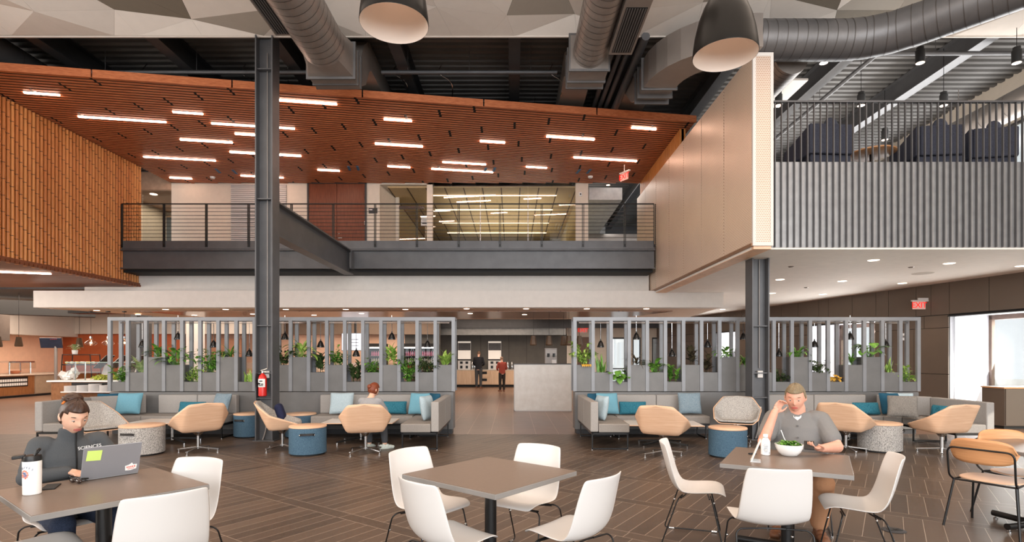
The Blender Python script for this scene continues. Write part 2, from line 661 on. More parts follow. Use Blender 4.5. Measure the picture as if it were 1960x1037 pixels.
for bx in (-11.5, -9.2, -6.9, -4.6, -2.3, 0.05, 2.35, 4.6, 6.9, 9.2):
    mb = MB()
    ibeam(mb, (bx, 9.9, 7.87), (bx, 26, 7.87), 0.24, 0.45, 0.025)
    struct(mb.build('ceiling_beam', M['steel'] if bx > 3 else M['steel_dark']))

# ------------------------------------------------------------------ columns
def column(cx, y0, y1, z1, name):
    mb = MB()
    for sx in (-0.15, 0.15):
        mb.box(cx + sx - 0.012, y0, 0.012, cx + sx + 0.012, y1, z1)
    ym = (y0 + y1) / 2
    mb.box(cx - 0.14, ym - 0.01, 0.012, cx + 0.14, ym + 0.01, z1)
    for z in (0.78, 1.24, 2.12, 4.46, 6.86):
        if z < z1:
            mb.box(cx - 0.138, y0 + 0.03, z, cx + 0.138, ym - 0.01, z + 0.02)
    mb.box(cx - 0.2, y0 - 0.02, 0.0, cx + 0.2, y1 + 0.02, 0.014)
    return struct(mb.build(name, M['steel']), 'grey steel H column standing among the lounge seats', 'column')


column(-4.57, 9.95, 10.25, 8.1, 'column')['label'] = 'tall grey steel column rising past the wood ceiling'
column(4.65, 10.1, 10.4, 3.43, 'column')['label'] = 'grey steel column under the mezzanine corner'
# beam from the tall column back to the walkway
mb = MB()
ibeam(mb, (-4.57, 10.26, 4.18), (-4.57, 15.16, 4.18), 0.26, 0.66, 0.03)
mb.box(-4.45, 14.9, 4.0, -4.43, 15.16, 4.5)
struct(mb.build('beam', M['steel']), 'grey steel beam running from the tall column back to the walkway', 'beam')

# ------------------------------------------------------------------ wood slat ceiling (upper level)
ZC = 7.21
mw = wood('ceiling_slat_wood', (186, 102, 64), (218, 134, 88), (1.2, 16, 16), 2.5, 0.38, 0.4)
mg = wood('wall_slat_wood', (196, 122, 58), (222, 154, 86), (14, 14, 1), 2.5, 0.42, 0.4)
dirx = Vector((math.cos(R(9.2)), math.sin(R(9.2)), 0))
nrm = Vector((-dirx.y, dirx.x, 0))
org = Vector((-10.16, 10.73, 0))
X0, X1, YB = -11.1, 4.42, 17.62
mb = MB()
joints = []
for row in range(0, 76):
    v = row * 0.122
    o = org + nrm * v
    t0 = (X0 - o.x) / dirx.x
    t1 = (X1 - o.x) / dirx.x
    tb = (YB - o.y) / dirx.y
    t1 = min(t1, tb)
    if t1 - t0 < 0.1:
        continue
    step = 2.6
    ph = ((row // 3) * 0.83) % step
    t = t0 - ph
    while t < t1:
        a, b = max(t, t0), min(t + step - 0.06, t1)
        if b - a > 0.05:
            p, q = o + dirx * a, o + dirx * b
            mb.bar((p.x, p.y, ZC + 0.006), (q.x, q.y, ZC + 0.006), 0.060, 0.012)
        t += step
pA, pB = org + dirx * ((X0 - org.x) / dirx.x), org + dirx * ((X1 - org.x) / dirx.x)
t = 0.0
L = (pB - pA).length
while t < L:
    p, q = pA + dirx * t - nrm * 0.08, pA + dirx * min(L, t + 2.62) - nrm * 0.08
    mb.bar((p.x, p.y, ZC + 0.06), (q.x, q.y, ZC + 0.06), 0.03, 0.16)
    t += 2.65
struct(mb.build('ceiling_wood', mw), 'sloping orange wood slat ceiling over the upper walkway', 'ceiling')
mb = MB()
mb.prism([(pA.x, pA.y), (pB.x, pB.y), (X1, YB), (X0, YB)], ZC + 0.0125, ZC + 0.08)
struct(mb.build('ceiling_backing', M['blackmatte']))


def on_ceiling(x, y, z=ZC - 0.01):
    return Pz(x, y, z)


lin = [(46, 177, 114, 182, 'short light line near the left end of the wood ceiling'),
       (150, 223, 318, 234, 'long light line nearest the slatted wall'),
       (331, 214, 389, 219, 'short light line above the long one by the slatted wall'),
       (405, 236, 563, 245, 'light line crossing behind the tall column, middle height'),
       (345, 267, 444, 272, 'light line left of the column, above the longer line'),
       (450, 256, 530, 261, 'short light line mostly behind the tall column'),
       (275, 300, 412, 307, 'long light line low at the left end of the ceiling'),
       (440, 291, 577, 300, 'light line crossing behind the tall column, lower'),
       (325, 340, 367, 342, 'short light line at the far left rear of the ceiling'),
       (461, 336, 543, 341, 'light line at the rear behind the tall column'),
       (500, 189, 645, 201, 'bright light line at the front edge right of the column'),
       (735, 228, 788, 232, 'short light line above the bright patch in the middle'),
       (718, 275, 809, 281, 'light line under the bright patch in the middle'),
       (608, 325, 650, 328, 'short light line above the wood double door'),
       (742, 318, 785, 321, 'short light line above the upper exit sign'),
       (919, 270, 966, 274, 'short light line right of the middle of the ceiling'),
       (847, 310, 929, 317, 'light line above the glass room, upper of two'),
       (826, 323, 943, 331, 'light line above the glass room, lower of two'),
       (1007, 319, 1046, 322, 'short light line above the right part of the glass room'),
       (1046, 261, 1136, 269, 'light line right of centre under the duct'),
       (1098, 301, 1218, 309, 'long light line at the right rear of the ceiling'),
       (1209, 244, 1255, 248, 'short light line near the right tip of the ceiling')]
for x0, y0, x1, y1, lab in lin:
    p, q = on_ceiling(x0, y0), on_ceiling(x1, y1)
    q2 = p + dirx * (q - p).length
    tag(MB().bar(p, q2, 0.052, 0.03).build('linear_light', M['linear']), lab, 'ceiling light', 'linear lights in the wood ceiling')
for i, (x, y) in enumerate([(417, 327), (449, 329), (668, 322), (685, 322), (929, 325), (946, 325), (1107, 328), (1127, 328)]):
    p = on_ceiling(x, y)
    nm = ['left of the tall column', 'above the wood door', 'above the glass room', 'near the upper exit sign'][i // 2]
    sd = ['left', 'right'][i % 2]
    mt = M.setdefault('tape', plain('blue_tape', (84, 130, 170), 0.6, var=0.0))  # blue strips stand for the reflective ends of the slat gaps
    tag(MB().bar(p - nrm * 0.18, p + nrm * 0.18, 0.07, 0.012).build('tape_strip', mt), '%s strip of the blue pair on the ceiling %s' % (sd, nm), 'tape', 'blue strips on the wood ceiling')
for i, (x, y, lab) in enumerate([(407, 339, 'white round smoke detector at the left rear of the wood ceiling'), (1130, 338, 'white round smoke detector at the right rear of the wood ceiling')]):
    p = on_ceiling(x, y)
    tag(MB().lathe([(0.0, -0.05), (0.06, -0.045), (0.08, 0), (0.08, 0.01)], p, 16).build('smoke_detector', M['white'], smooth=40), lab, 'smoke detector')

# ------------------------------------------------------------------ left slatted wood wall with the box below it
t = NT('wall_slat_jointed')
tc = t.n('ShaderNodeTexCoord')
sp = t.n('ShaderNodeSeparateXYZ')
t.l(tc.outputs['Object'], sp.inputs[0])
iy = t.math('FLOOR', t.math('DIVIDE', sp.outputs[1], 0.105))
zz = t.math('ADD', sp.outputs[2], t.math('MULTIPLY', iy, 0.055))
jn = t.math('LESS_THAN', t.math('MODULO', zz, 0.36), 0.014)
nz = t.noise(t.coord((14, 14, 1)), 2.5, 4)
wn_ = t.n('ShaderNodeTexWhiteNoise', noise_dimensions='1D')
t.l(iy, wn_.inputs['W'])
tone = t.math('ADD', t.math('MULTIPLY', nz, 0.6), t.math('MULTIPLY', wn_.outputs[0], 0.4))
t.base(t.mix(jn, t.ramp(tone, [(0.25, srgb(186, 110, 54)), (0.75, srgb(218, 148, 84))]), srgb(60, 34, 20)))
t.rm(0.42, 0, 0.4)
ZB = 3.68
mb = MB()
y = 8.4
while y < 16.1:
    k = round((y - 8.4) / 0.105)
    zb = ZB - (0.07 if k % 2 else 0.0)
    mb.cyl((-11.06, y, zb), (-11.06, y, ZC - .02), 0.037, 12)
    y += 0.105
struct(mb.build('wall_wood', t.m, smooth=50), 'golden vertical wood slat wall of the upper level', 'wall')
struct(MB().box(-11.3, 8.3, ZB, -11.10, 16.1, ZC).build('wall_wood_backing', M['blackmatte']))
mb = MB()
y = 8.4
while y < 16.0:
    mb.box(-21, y, ZB - 0.06, -10.98, y + 0.085, ZB)
    y += 0.115
mb.box(-21, 8.3, ZB, -11.0, 16.0, ZB + 0.05)
struct(mb.build('ceiling_box', wood('box_wood', (112, 62, 38), (136, 80, 50), (1, 16, 16), 2.5, 0.4)), 'brown wood underside of the slatted box', 'ceiling')
p, q = Pz(-30, 519, ZB - 0.07), Pz(97, 524, ZB - 0.07)
tag(MB().bar(p, q, 0.07, 0.03).build('linear_light', M['linear']), 'light line under the slatted box at left edge', 'ceiling light', 'linear lights in the wood ceiling')

# ------------------------------------------------------------------ walkway
YW = 15.3
mb = MB()
ibeam(mb, (-11.0, YW, 4.3), (4.02, YW, 4.3), 0.26, 0.54, 0.03)
struct(mb.build('beam', M['steel']), 'long grey steel edge beam of the upper walkway', 'beam')
struct(MB().box(-11.0, YW - 0.03, 4.60, 4.02, YW - 0.01, 4.83).build('trim_walkway', M['steel']), 'flat grey steel kerb along the walkway edge', 'trim')
struct(MB().box(-11.05, YW, 4.58, 4.05, 17.7, 4.70).build('floor_walkway', M['steel_dark']))
rail = thing('walkway_railing', (-11.0, YW - 0.04, 4.83), 'black steel railing with thin horizontal rods on the walkway', 'railing')
zt = 5.866 - 4.83
MB().bar((0.0, 0, zt), (15.0, 0, zt), 0.05, 0.025).build('top_rail', M['black'], rail)
for i in range(9):
    z = zt * (i + 0.9) / 10.0
    MB().cyl((0.02, 0, z), (15.0, 0, z), 0.007, 6).build('rod', M['black'], rail)
for x in (233, 314, 395, 476, 558, 638, 718, 798, 878, 957, 1037, 1116, 1196, 1253):
    X = (x - 980) / FPX * (YW - 0.04) + 11.0
    mb = MB()
    mb.box(X - 0.028, -0.02, -0.18, X - 0.012, 0.02, zt)
    mb.box(X + 0.012, -0.02, -0.18, X + 0.028, 0.02, zt)
    mb.box(X - 0.012, -0.015, -0.16, X + 0.012, 0.015, -0.1)
    mb.build('post', M['black'], rail)
# white bands under the walkway and the long white fascia box
struct(MB().box(-12.65, 16.0, 3.3, 4.05, 16.4, 4.13).build('wall_band', M['plaster']), 'white wall band under the walkway beam', 'wall')
struct(MB().box(-12.6, 15.36, 3.95, 4.0, 16.3, 4.02).build('trim_shadow', M['blackmatte']))  # black strip put in as the shade under the walkway beam
for x in (500, 840, 985, 1140):
    X = (x - 980) / FPX * 15.6
    struct(MB().bar((X, 15.4, 4.0), (X + 0.1, 16.0, 4.0), 0.14, 0.05).build('beam', M['steel']))
struct(MB().box(-13.72, 15.5, 2.97, 6.06, 15.9, 3.45).build('wall_fascia', M['plaster']), 'long white fascia box above the planter screens', 'wall')

# ------------------------------------------------------------------ lounge ceiling beyond the fascia
def ceil_tile_mat():
    t = NT('brown_gloss_ceiling')
    tc = t.n('ShaderNodeTexCoord')
    mp = t.n('ShaderNodeMapping')
    mp.inputs['Rotation'].default_value = (0, 0, R(38))
    t.l(tc.outputs['Object'], mp.inputs[0])
    sp = t.n('ShaderNodeSeparateXYZ')
    t.l(mp.outputs[0], sp.inputs[0])
    g = t.math('ADD', t.math('LESS_THAN', t.math('MODULO', t.math('ADD', sp.outputs[0], 60.), 1.5), 0.02), t.math('LESS_THAN', t.math('MODULO', t.math('ADD', sp.outputs[1], 60.), 3.0), 0.02))
    n = t.noise(t.coord((1, 6, 1)), 3)
    c = t.ramp(n, [(0.3, srgb(150, 112, 86)), (0.7, srgb(172, 132, 104))])
    t.base(t.mix(t.math('MINIMUM', g, 1.0), c, srgb(90, 62, 46)))
    t.rm(0.22, 0.0, 0.6)
    return t.m


struct(MB().prism([(-11.4, 16.5), (4.9, 16.5), (3.7, 19.6), (-10.4, 19.6)], 2.935, 2.962).build('ceiling_lounge', ceil_tile_mat()), 'glossy brown panel ceiling beyond the fascia', 'ceiling')
struct(MB().prism([(-13.6, 15.9), (6.0, 15.9), (6.4, 20.3), (-11.6, 20.3)], 2.965, 3.3).build('ceiling_soffit', plain('peach_soffit', (226, 202, 180), 0.8, var=0.01)), 'pale soffit around the glossy brown ceiling', 'ceiling')
struct(MB().box(-21, 16.45, 3.62, 8.2, 29, 3.7).build('ceiling_servery', M['steel_dark']), 'dark ceiling above the servery', 'ceiling')

# ------------------------------------------------------------------ upper back wall
YU = 17.66
k = FPX / YU


def ux(x):
    return (x - 980) / k


def uz(y):
    return CAM_H + (683 - y) / k


Z0, Z1 = 4.7, 7.3
mb = MB()
for a, b in ((328, 589), (702, 727), (817, 828), (1102, 1126)):
    mb.box(ux(a), YU, Z0, ux(b), YU + 0.15, Z1)
mb.box(ux(727), YU, uz(353), ux(828), YU + 1.2, Z1)
mb.box(ux(589), YU, uz(350), ux(702), YU + 0.15, Z1)
mb.poly3([(ux(727), YU + 0.15, Z0), (ux(742), YU + 1.3, Z0), (ux(742), YU + 1.3, Z1), (ux(727), YU + 0.15, Z1)], 0.02)
mb.box(ux(742), YU + 1.2, Z0, ux(749), YU + 1.3, Z1)
struct(mb.build('wall_upper', M['cream']), 'cream wall along the upper walkway', 'wall')
# louvre panel
lv = thing('louver_panel', (ux(443), YU - 0.03, Z0), 'grey louvered wall grille left of the wood double door', 'grille')
mb = MB()
wl = ux(549) - ux(443)
z = 0.15
while z < uz(354) - Z0:
    mb.cbox((wl / 2, 0, z), (wl, 0.05, 0.026), (R(62), 0, 0))
    z += 0.062
mb.build('slats', plain('louver_grey', (206, 204, 202), 0.5, var=0.0), lv)
MB().box(0, 0.015, 0.1, wl, 0.028, uz(354) - Z0).build('backing', plain('louver_back', (90, 88, 86), 0.8, var=0.0), lv)
# double door
dd = thing('double_door', (ux(645.5), YU - 0.04, Z0), 'cherry wood double door with dark frame on the walkway', 'door')
hw = (ux(702) - ux(589)) / 2
dz = uz(352) - Z0
mb = MB()
mb.box(-hw, -0.02, 0, -hw + 0.05, 0.05, dz + 0.05).box(hw - 0.05, -0.02, 0, hw, 0.05, dz + 0.05).box(-hw, -0.02, dz, hw, 0.05, dz + 0.05)
mb.build('door_frame', M['steel_dark'], dd)
for s in (-1, 1):
    lf = MB().box(min(0.006 * s, s * (hw - 0.055)), 0.0, 0.01, max(0.006 * s, s * (hw - 0.055)), 0.04, dz - 0.005).build('door_leaf', M['doorwood'], dd)
    mb = MB()
    for zz in (0.4, 1.15, 1.95):
        mb.box(s * (hw - 0.055) - 0.012, -0.02, zz, s * (hw - 0.055) + 0.012, 0.0, zz + 0.12)
    mb.build('hinges', M['chrome'], lf)
mb = MB()
mb.cyl((0.08, 0.0, 0.72), (0.08, -0.05, 0.72), 0.02, 10)
mb.bar((0.07, -0.05, 0.72), (0.19, -0.05, 0.72), 0.02, 0.025)
mb.cyl((0.08, 0, 0.86), (0.08, -0.03, 0.86), 0.022, 10)
mb.build('lever_handle', M['chrome'], dd)
# room sign
p = P(714, 404, YU - 0.02)
sg = thing('room_sign', p, 'small dark room sign on the cream wall beside the wood door', 'sign')
MB().box(-0.14, -0.01, -0.07, 0.14, 0.01, 0.09).build('plate', M['steel_dark'], sg)
MB().box(-0.12, -0.014, 0.03, -0.02, -0.01, 0.06).build('marking', M['white'], sg)
# glass entry beside the conference room
MB_ = MB()
gx0, gx1 = ux(749), ux(817)
ge = thing('glass_door', (gx0, YU + 1.25, Z0), 'frameless glass door with metal header in the entry recess', 'door')
MB().box(0, -0.01, 0, gx1 - gx0 + 0.1, 0.01, uz(380) - Z0).build('glass_leaf', M['glass'], ge)
MB().box(0, -0.04, uz(380) - Z0, (gx1 - gx0) * 0.75, 0.04, uz(374) - Z0).build('header', M['chrome'], ge)
MB().box(0.08, -0.05, 0.5, 0.13, 0.05, 0.72).build('lock', M['black'], ge)
MB().cyl((0.93, -0.06, 0.1), (0.93, -0.06, 1.5), 0.018, 8).build('pull_bar', M['chrome'], ge)
p = P(773, 358, YU + 1.0)
sg = thing('exit_sign', p, 'edge-lit exit sign seen from behind above the glass door', 'sign')
MB().box(-0.17, -0.04, 0.08, 0.17, 0.04, 0.16).build('housing', M['white'], sg)
MB().box(-0.16, -0.01, -0.16, 0.16, 0.01, 0.08).build('blade', glow('dark_red_blade', (110, 36, 34), 0.15), sg)
p = P(826, 423, YU + 0.6)
sg = MB().box(-0.2, -0.01, -0.14, 0.05, 0.01, 0.14).build('notice', M['paper'], loc=P(817, 424, YU + 0.9))
tag(sg, 'white paper notice with print behind the glass beside the entry', 'notice')
MB().box(-0.16, -0.014, -0.08, 0.0, -0.012, -0.05).box(-0.16, -0.014, 0.02, 0.02, -0.012, 0.03).build('print', M['black'], sg)
# conference room
cw = thing('conference_glazing', (ux(828), YU + 0.05, Z0), 'glass front of the conference room on the upper level', 'glass wall')
gw = ux(1102) - ux(828)
for i in range(3):
    MB().box(gw * i / 3 + 0.01, -0.008, 0, gw * (i + 1) / 3 - 0.01, 0.008, uz(350) - Z0).build('glass_panel', M['glass'], cw)
mb = MB()
for i in (1, 2):
    mb.box(gw * i / 3 - 0.012, -0.012, 0, gw * i / 3 + 0.012, 0.012, uz(374) - Z0)
mb.build('joint', M['white'], cw)
mb = MB()
gl = ux(828)
gr = ux(1102)
zc = 7.12
mb.box(gl - 1.5, YU + 0.15, zc, gr + 0.2, 26, zc + 0.05)
xx = gl - 1.5
mb2 = MB()
while xx < gr + 0.2:
    mb2.box(xx, YU + 0.15, zc - 0.008, xx + 0.035, 26, zc)
    xx += 0.62
struct(mb.build('ceiling_conference', plain('beige_ceiling', (198, 172, 130), 0.7, var=0.02)), 'beige ceiling of the conference room', 'ceiling')
struct(mb2.build('trim_conference', plain('ceiling_joint', (84, 68, 50), 0.8, var=0.0)))
mb = MB()
mb.box(gr + 0.2, YU + 0.1, Z0, gr + 0.3, 26, zc).box(gl - 1.6, YU + 1.4, Z0, gl - 1.5, 26, zc)
struct(mb.build('wall_conference', plain('beige_wall', (196, 176, 136), 0.7, var=0.02)))
struct(MB().box(gl - 1.6, 26, Z0, gr + 0.3, 26.1, zc).build('wall_conference_rear', M['steel_dark']))
for yy, lab in ((18.6, 'frontmost light strip in the conference room ceiling'), (20.4, 'second light strip in the conference room ceiling'), (22.4, 'third light strip in the conference room ceiling'), (24.2, 'rearmost light strip in the conference room ceiling')):
    tag(MB().box(gl - 0.3, yy, zc - 0.025, gr - 0.55, yy + 0.035, zc - 0.008).build('strip_light', glow('strip_lamp', (255, 232, 200), 5) if 'sl' not in M else M['sl']), lab, 'ceiling light', 'conference room light strips')
ob = MB().box(-0.28, -0.2, 0.0, 0.28, 0.2, 0.42).build('armchair', plain('sage_green', (128, 134, 120), 0.8), bevel=0.06)
ob.location = P(846, 459, 18.6)
ob.location.z = 4.7
tag(ob, 'low sage green seat behind the conference glass', 'seat')
sw = thing('thermostat', P(1111, 372, YU - 0.01), 'white thermostat on the cream post right of the glass room', 'thermostat')
MB().box(-0.05, -0.02, -0.06, 0.05, 0.01, 0.07).build('case', M['white'], sw, bevel=0.01)
MB().box(-0.02, -0.024, -0.02, 0.02, -0.02, 0.03).build('display', M['steel_dark'], sw)
# left glass room beyond the slatted wall
mb = MB()
mb.box(-13, 20.4, Z0, ux(328), 20.5, Z1)
mb.box(-13.2, YU, Z0, -13, 20.5, Z1)
struct(mb.build('wall_office', plain('office_beige', (206, 190, 168), 0.8, var=0.02)))
struct(MB().box(-13, YU + 0.1, 7.0, ux(328), 20.4, 7.1).build('ceiling_office', plain('office_ceiling', (196, 162, 138), 0.8)))
struct(MB().box(-13, YU + .05, 7.02, ux(328), YU + .15, 7.6).build('wall_office_header', plain('office_header', (196, 160, 134), .8)))
og = MB().box(ux(272), YU + 0.02, Z0, ux(328), YU + 0.04, 7.0).build('window_office', M['glass'])
struct(og)
od = thing('office_door', P(311, 461, 20.35), 'grey door with glass seen through the left office glazing', 'door')
od.location.z = Z0
MB().box(-0.5, 0, 0, 0.5, 0.04, 2.1).build('door_leaf', plain('door_blue_grey', (98, 104, 106), 0.4), od)
mb = MB().box(-0.56, -0.01, 0, -0.5, 0.05, 2.16).box(0.5, -0.01, 0, 0.56, 0.05, 2.16).box(-0.56, -0.01, 2.1, 0.56, 0.05, 2.16)
mb.build('door_frame', M['oak'], od)
tag(MB().lathe([(0, 0), (0.11, 0), (0.11, 0.02)], (0, 0, 0), 20).build('downlight', M['lamp'], loc=Pz(294, 372, 6.99)), 'round downlight in the left office ceiling', 'ceiling light')
for i, (x, y, lab) in enumerate([(274, 455, 'dark chair back low in the left office, nearer the slatted wall'), (306, 458, 'dark chair back low in the left office, nearer the white wall')]):
    p = P(x, y, 18.4)
    p.z = Z0
    ch = thing('office_chair', p, lab, 'chair')
    MB().cbox((0, 0, 0.42), (0.5, 0.45, 0.08)).build('seat', M['black'], ch, bevel=0.03)
    MB().cyl((0, 0, 0), (0, 0, 0.4), 0.03).build('post', M['chrome'], ch)

# ------------------------------------------------------------------ perforated metal wall
def perf_mat(name, c, hole, sc=0.02, hr=0.3):
    t = NT(name)
    tc = t.n('ShaderNodeTexCoord')
    sp = t.n('ShaderNodeSeparateXYZ')
    t.l(tc.outputs['Object'], sp.inputs[0])
    a = t.math('ADD', sp.outputs[1], sp.outputs[0])
    iz = t.math('FLOOR', t.math('DIVIDE', sp.outputs[2], sc))
    fa = t.math('FRACT', t.math('ADD', t.math('DIVIDE', a, sc), t.math('MULTIPLY', iz, 0.5)))
    fz = t.math('FRACT', t.math('DIVIDE', sp.outputs[2], sc))
    da = t.math('SUBTRACT', fa, 0.5)
    dz_ = t.math('SUBTRACT', fz, 0.5)
    d = t.math('SQRT', t.math('ADD', t.math('MULTIPLY', da, da), t.math('MULTIPLY', dz_, dz_)))
    h = t.math('LESS_THAN', d, hr)
    n = t.noise(t.coord(), 1.2, 3)
    cc = t.ramp(n, [(0.3, srgb(*[v * 0.96 for v in c])), (0.7, srgb(*c))])
    t.base(t.mix(h, cc, srgb(*hole)))
    t.rm(0.36, 0.25, 0.5)
    return t.m


mp1 = perf_mat('perforated_panel', (250, 228, 206), (186, 148, 120), 0.03, 0.32)
mp2 = perf_mat('perforated_end', (222, 206, 192), (170, 132, 108), 0.03, 0.34)
PX0, PX1, PZ0, PZ1 = 4.09, 4.44, 3.44, 6.72
ps = thing('perforated_screen', (PX0, 9.2, PZ0), 'tall perforated metal guard wall wrapping the mezzanine edge', 'screen')
ed = [0.02, 1.24, 2.48, 3.70, 4.90, 6.16, 7.4, 8.5]
for a, b in zip(ed, ed[1:]):
    MB().box(0, a + 0.014, 0.05, 0.012, b - 0.014, PZ1 - PZ0).build('panel', mp1, ps)
mb = MB().box(0.0, -0.004, 0, PX1 - PX0, 0.0, PZ1 - PZ0)
MB().box(0.05, -0.012, 0.06, PX1 - PX0 - 0.05, 0.0, PZ1 - PZ0 - 0.06).build('end_panel', mp2, ps)
mb = MB()
w = PX1 - PX0
mb.box(0, -0.02, 0, 0.05, 0.02, PZ1 - PZ0).box(w - 0.05, -0.02, 0, w, 0.02, PZ1 - PZ0).box(0.05, -0.02, 0, w - 0.05, 0.02, 0.06).box(0.05, -0.02, PZ1 - PZ0 - 0.06, w - 0.05, 0.02, PZ1 - PZ0)
mb.build('end_frame', plain('frame_white', (214, 208, 202), .5, var=0), ps)
MB().box(0.02, 0.02, 0.03, w - 0.01, 8.5, PZ1 - PZ0 - 0.02).build('core', plain('warm_core', (150, 116, 92), 0.7), ps)
mb = MB()
mb.bar((0.006, 0.0, 0.025), (0.006, 8.5, 0.025), 0.05, 0.05)
mb.build('bottom_trim', plain('bronze_trim', (150, 112, 84), 0.4, 0.4), ps)
MB().box(0.03, 0.02, -0.05, w - 0.02, 8.5, 0.0).build('lower_panel', plain('peach_panel', (236, 196, 164), 0.6), ps)  # peach colour carries the orange light on the underside

mb = MB()
y = 13.4
while y < 17.6:
    mb.box(4.16, y, 6.74, 4.26, y + .06, 7.2)
    y += .105
mb.box(4.2, 13.4, 6.74, 4.3, 17.6, 7.2)
struct(mb.build('trim_slats', mg))
# ------------------------------------------------------------------ mezzanine at the right
struct(MB().box(4.12, 9.3, 3.40, 13.4, 30, 3.43 + 0.4).build('ceiling_mezzanine', plain('mezzanine_soffit', (240, 234, 226), 0.75, var=0.015)), 'pale soffit under the mezzanine', 'ceiling')
struct(MB().box(4.44, 9.3, 3.83, 13.4, 26, 4.85).build('floor_mezzanine', M['steel_dark']))
sr = thing('slat_railing', (4.46, 9.26, 3.43), 'grey mezzanine guard of vertical bars over a flat panel', 'railing')
MB().box(0, 0.03, 0.0, 9.0, 0.045, 4.90 - 3.43).build('panel', plain('guard_panel', (148, 148, 149), 0.34, 0.45, var=0.05), sr)
n_ = 80
for i in range(n_):
    X = 0.045 + i * 0.1115
    MB().box(X - 0.007, -0.014, 0.0, X + 0.007, 0.022, 2.47).build('bar', M['steel'], sr)
MB().box(0, -0.03, 2.47, 9.0, 0.03, 2.5).build('top_rail', M['steel'], sr)
# upper right wall with its window band
XR = 11.7
mb = MB()
mb.box(XR, 9.4, 7.05, XR + 0.3, 27, 8.2)
mb.box(XR, 9.4, 3.83, XR + 0.3, 27, 5.3)
for y in (9.4, 13.0, 16.6, 20.2, 23.8):
    mb.box(XR, y, 5.3, XR + 0.3, y + 0.25, 7.05)
struct(mb.build('wall_right_upper', M['cream']), 'pale wall above the mezzanine windows', 'wall')
for i in range(4):
    wb = MB()
    y = 9.65 + 3.6 * i
    for zz in (5.3, 7.0):
        wb.box(XR + 0.1, y, zz, XR + 0.16, y + 3.35, zz + 0.05)
    for j in range(4):
        wb.box(XR + 0.1, y + j * 1.1, 5.3, XR + 0.16, y + j * 1.1 + 0.05, 7.05)
    o = wb.build('window_%d' % (i + 4), M['steel_dark'])
    struct(o)
    MB().box(XR + 0.125, y, 5.35, XR + 0.135, y + 3.35, 7.0).build('glass_pane', M['glass'], o)
struct(MB().box(-22, 27, 3.0, 13, 27.2, 8.4).build('wall_rear_upper', M['steel_dark']))
struct(MB().box(-21.2, 8, 3.6, -21, 31, 8.4).build('wall_left_upper', M['steel_dark']))

# ------------------------------------------------------------------ right lower wall: brown panels with window bays
wd = Vector((-0.21, 1.0, 0)).normalized()
WA = Vector((11.14, 11.76, 0))
wn2 = Vector((-wd.y, wd.x, 0))          # towards the room


def WP(Y, off=0.0, z=0.0):
    t = (Y - WA.y) / wd.y
    p = WA + wd * t + wn2 * off
    return Vector((p.x, p.y, z))


mb = MB()
brown = plain('brown_wall_panel', (104, 91, 80), 0.5, 0, 0.4, var=0.02, scale=2)
opens = [(9.0, 13.38, 2.58), (15.45, 18.0, 2.6), (21.6, 23.4, 2.6)]


def wall_box(mb, ya, yb, z0, z1, o0, o1):
    a, b = WP(ya, o0), WP(yb, o0)
    c, d = WP(yb, o1), WP(ya, o1)
    mb.prism([(a.x, a.y), (b.x, b.y), (c.x, c.y), (d.x, d.y)], z0, z1)


def blocked(ya, yb, z0, z1):
    return any(ya < o[1] - 0.02 and yb > o[0] + 0.02 and z0 < o[2] - 0.05 for o in opens)


wr = random.Random(5)
segs = [(13.38, 15.45), (18.0, 21.6), (23.4, 29.5)]
for ya, yb in segs:
    for (z0, z1) in ((0.0, 1.12), (1.12, 2.28), (2.28, 2.6)):
        y = ya
        while y < yb - 0.02:
            w_ = min(wr.choice((0.46, 0.62, 0.9, 0.9)), yb - y)
            if yb - y - w_ < 0.25:
                w_ = yb - y
            wall_box(mb, y + 0.006, y + w_ - 0.006, z0 + 0.006, z1 - 0.006, 0.0, -0.03)
            y += w_
y = 7.0
while y < 29.5:
    w_ = wr.choice((0.4, 0.46, 0.8, 0.9))
    wall_box(mb, y + 0.006, y + w_ - 0.006, 2.61, 3.40, 0.0, -0.03)
    y += w_
struct(mb.build('wall_right', brown), 'dark brown panelled wall at the right under the mezzanine', 'wall')
mb = MB()
for ya, yb in segs:
    wall_box(mb, ya, yb, 0, 3.40, -0.031, -0.2)
for o in opens:
    wall_box(mb, o[0], o[1], o[2], 3.40, -0.031, -0.2)
    wall_box(mb, o[0], o[1], o[2] - 0.03, o[2], 0.03, -0.2)
struct(mb.build('wall_right_core', M['blackmatte']))
# bays beyond the openings
mb = MB()
bay = plain('bay_white', (206, 206, 214), 0.6, var=0.01)
DEP = 1.25
for o in opens:
    wall_box(mb, o[1], o[1] + 0.12, 0, o[2] + 0.2, -0.05, -DEP)      # far reveal
    wall_box(mb, o[0], o[1] + 0.1, o[2] + 0.02, o[2] + 0.1, -0.05, -DEP)
struct(mb.build('wall_bay', bay), 'white window bay wall striped by sunlight', 'wall')
for i, o in enumerate(opens):
    mb = MB()
    n_ = max(2, round((o[1] - o[0]) / 1.15))
    for j in range(n_ + 1):
        y = o[0] + (o[1] - o[0]) * j / n_
        wall_box(mb, y - 0.07, y + 0.07, 0.0, o[2], -DEP, -DEP - 0.1)
    wall_box(mb, o[0], o[1], o[2] - 0.1, o[2] + 0.05, -DEP, -DEP - 0.1)
    wall_box(mb, o[0], o[1], 0.0, 0.12, -DEP, -DEP - 0.1)
    ob = struct(mb.build('window_%d' % (i + 1), plain('mullion_brown', (112, 92, 80), 0.45)), 'window bay with brown mullions in the right wall', 'window')
    mb = MB()
    wall_box(mb, o[0], o[1], 0.1, o[2], -DEP - 0.04, -DEP - 0.05)
    mb.build('glass_pane', M['glass'], ob)
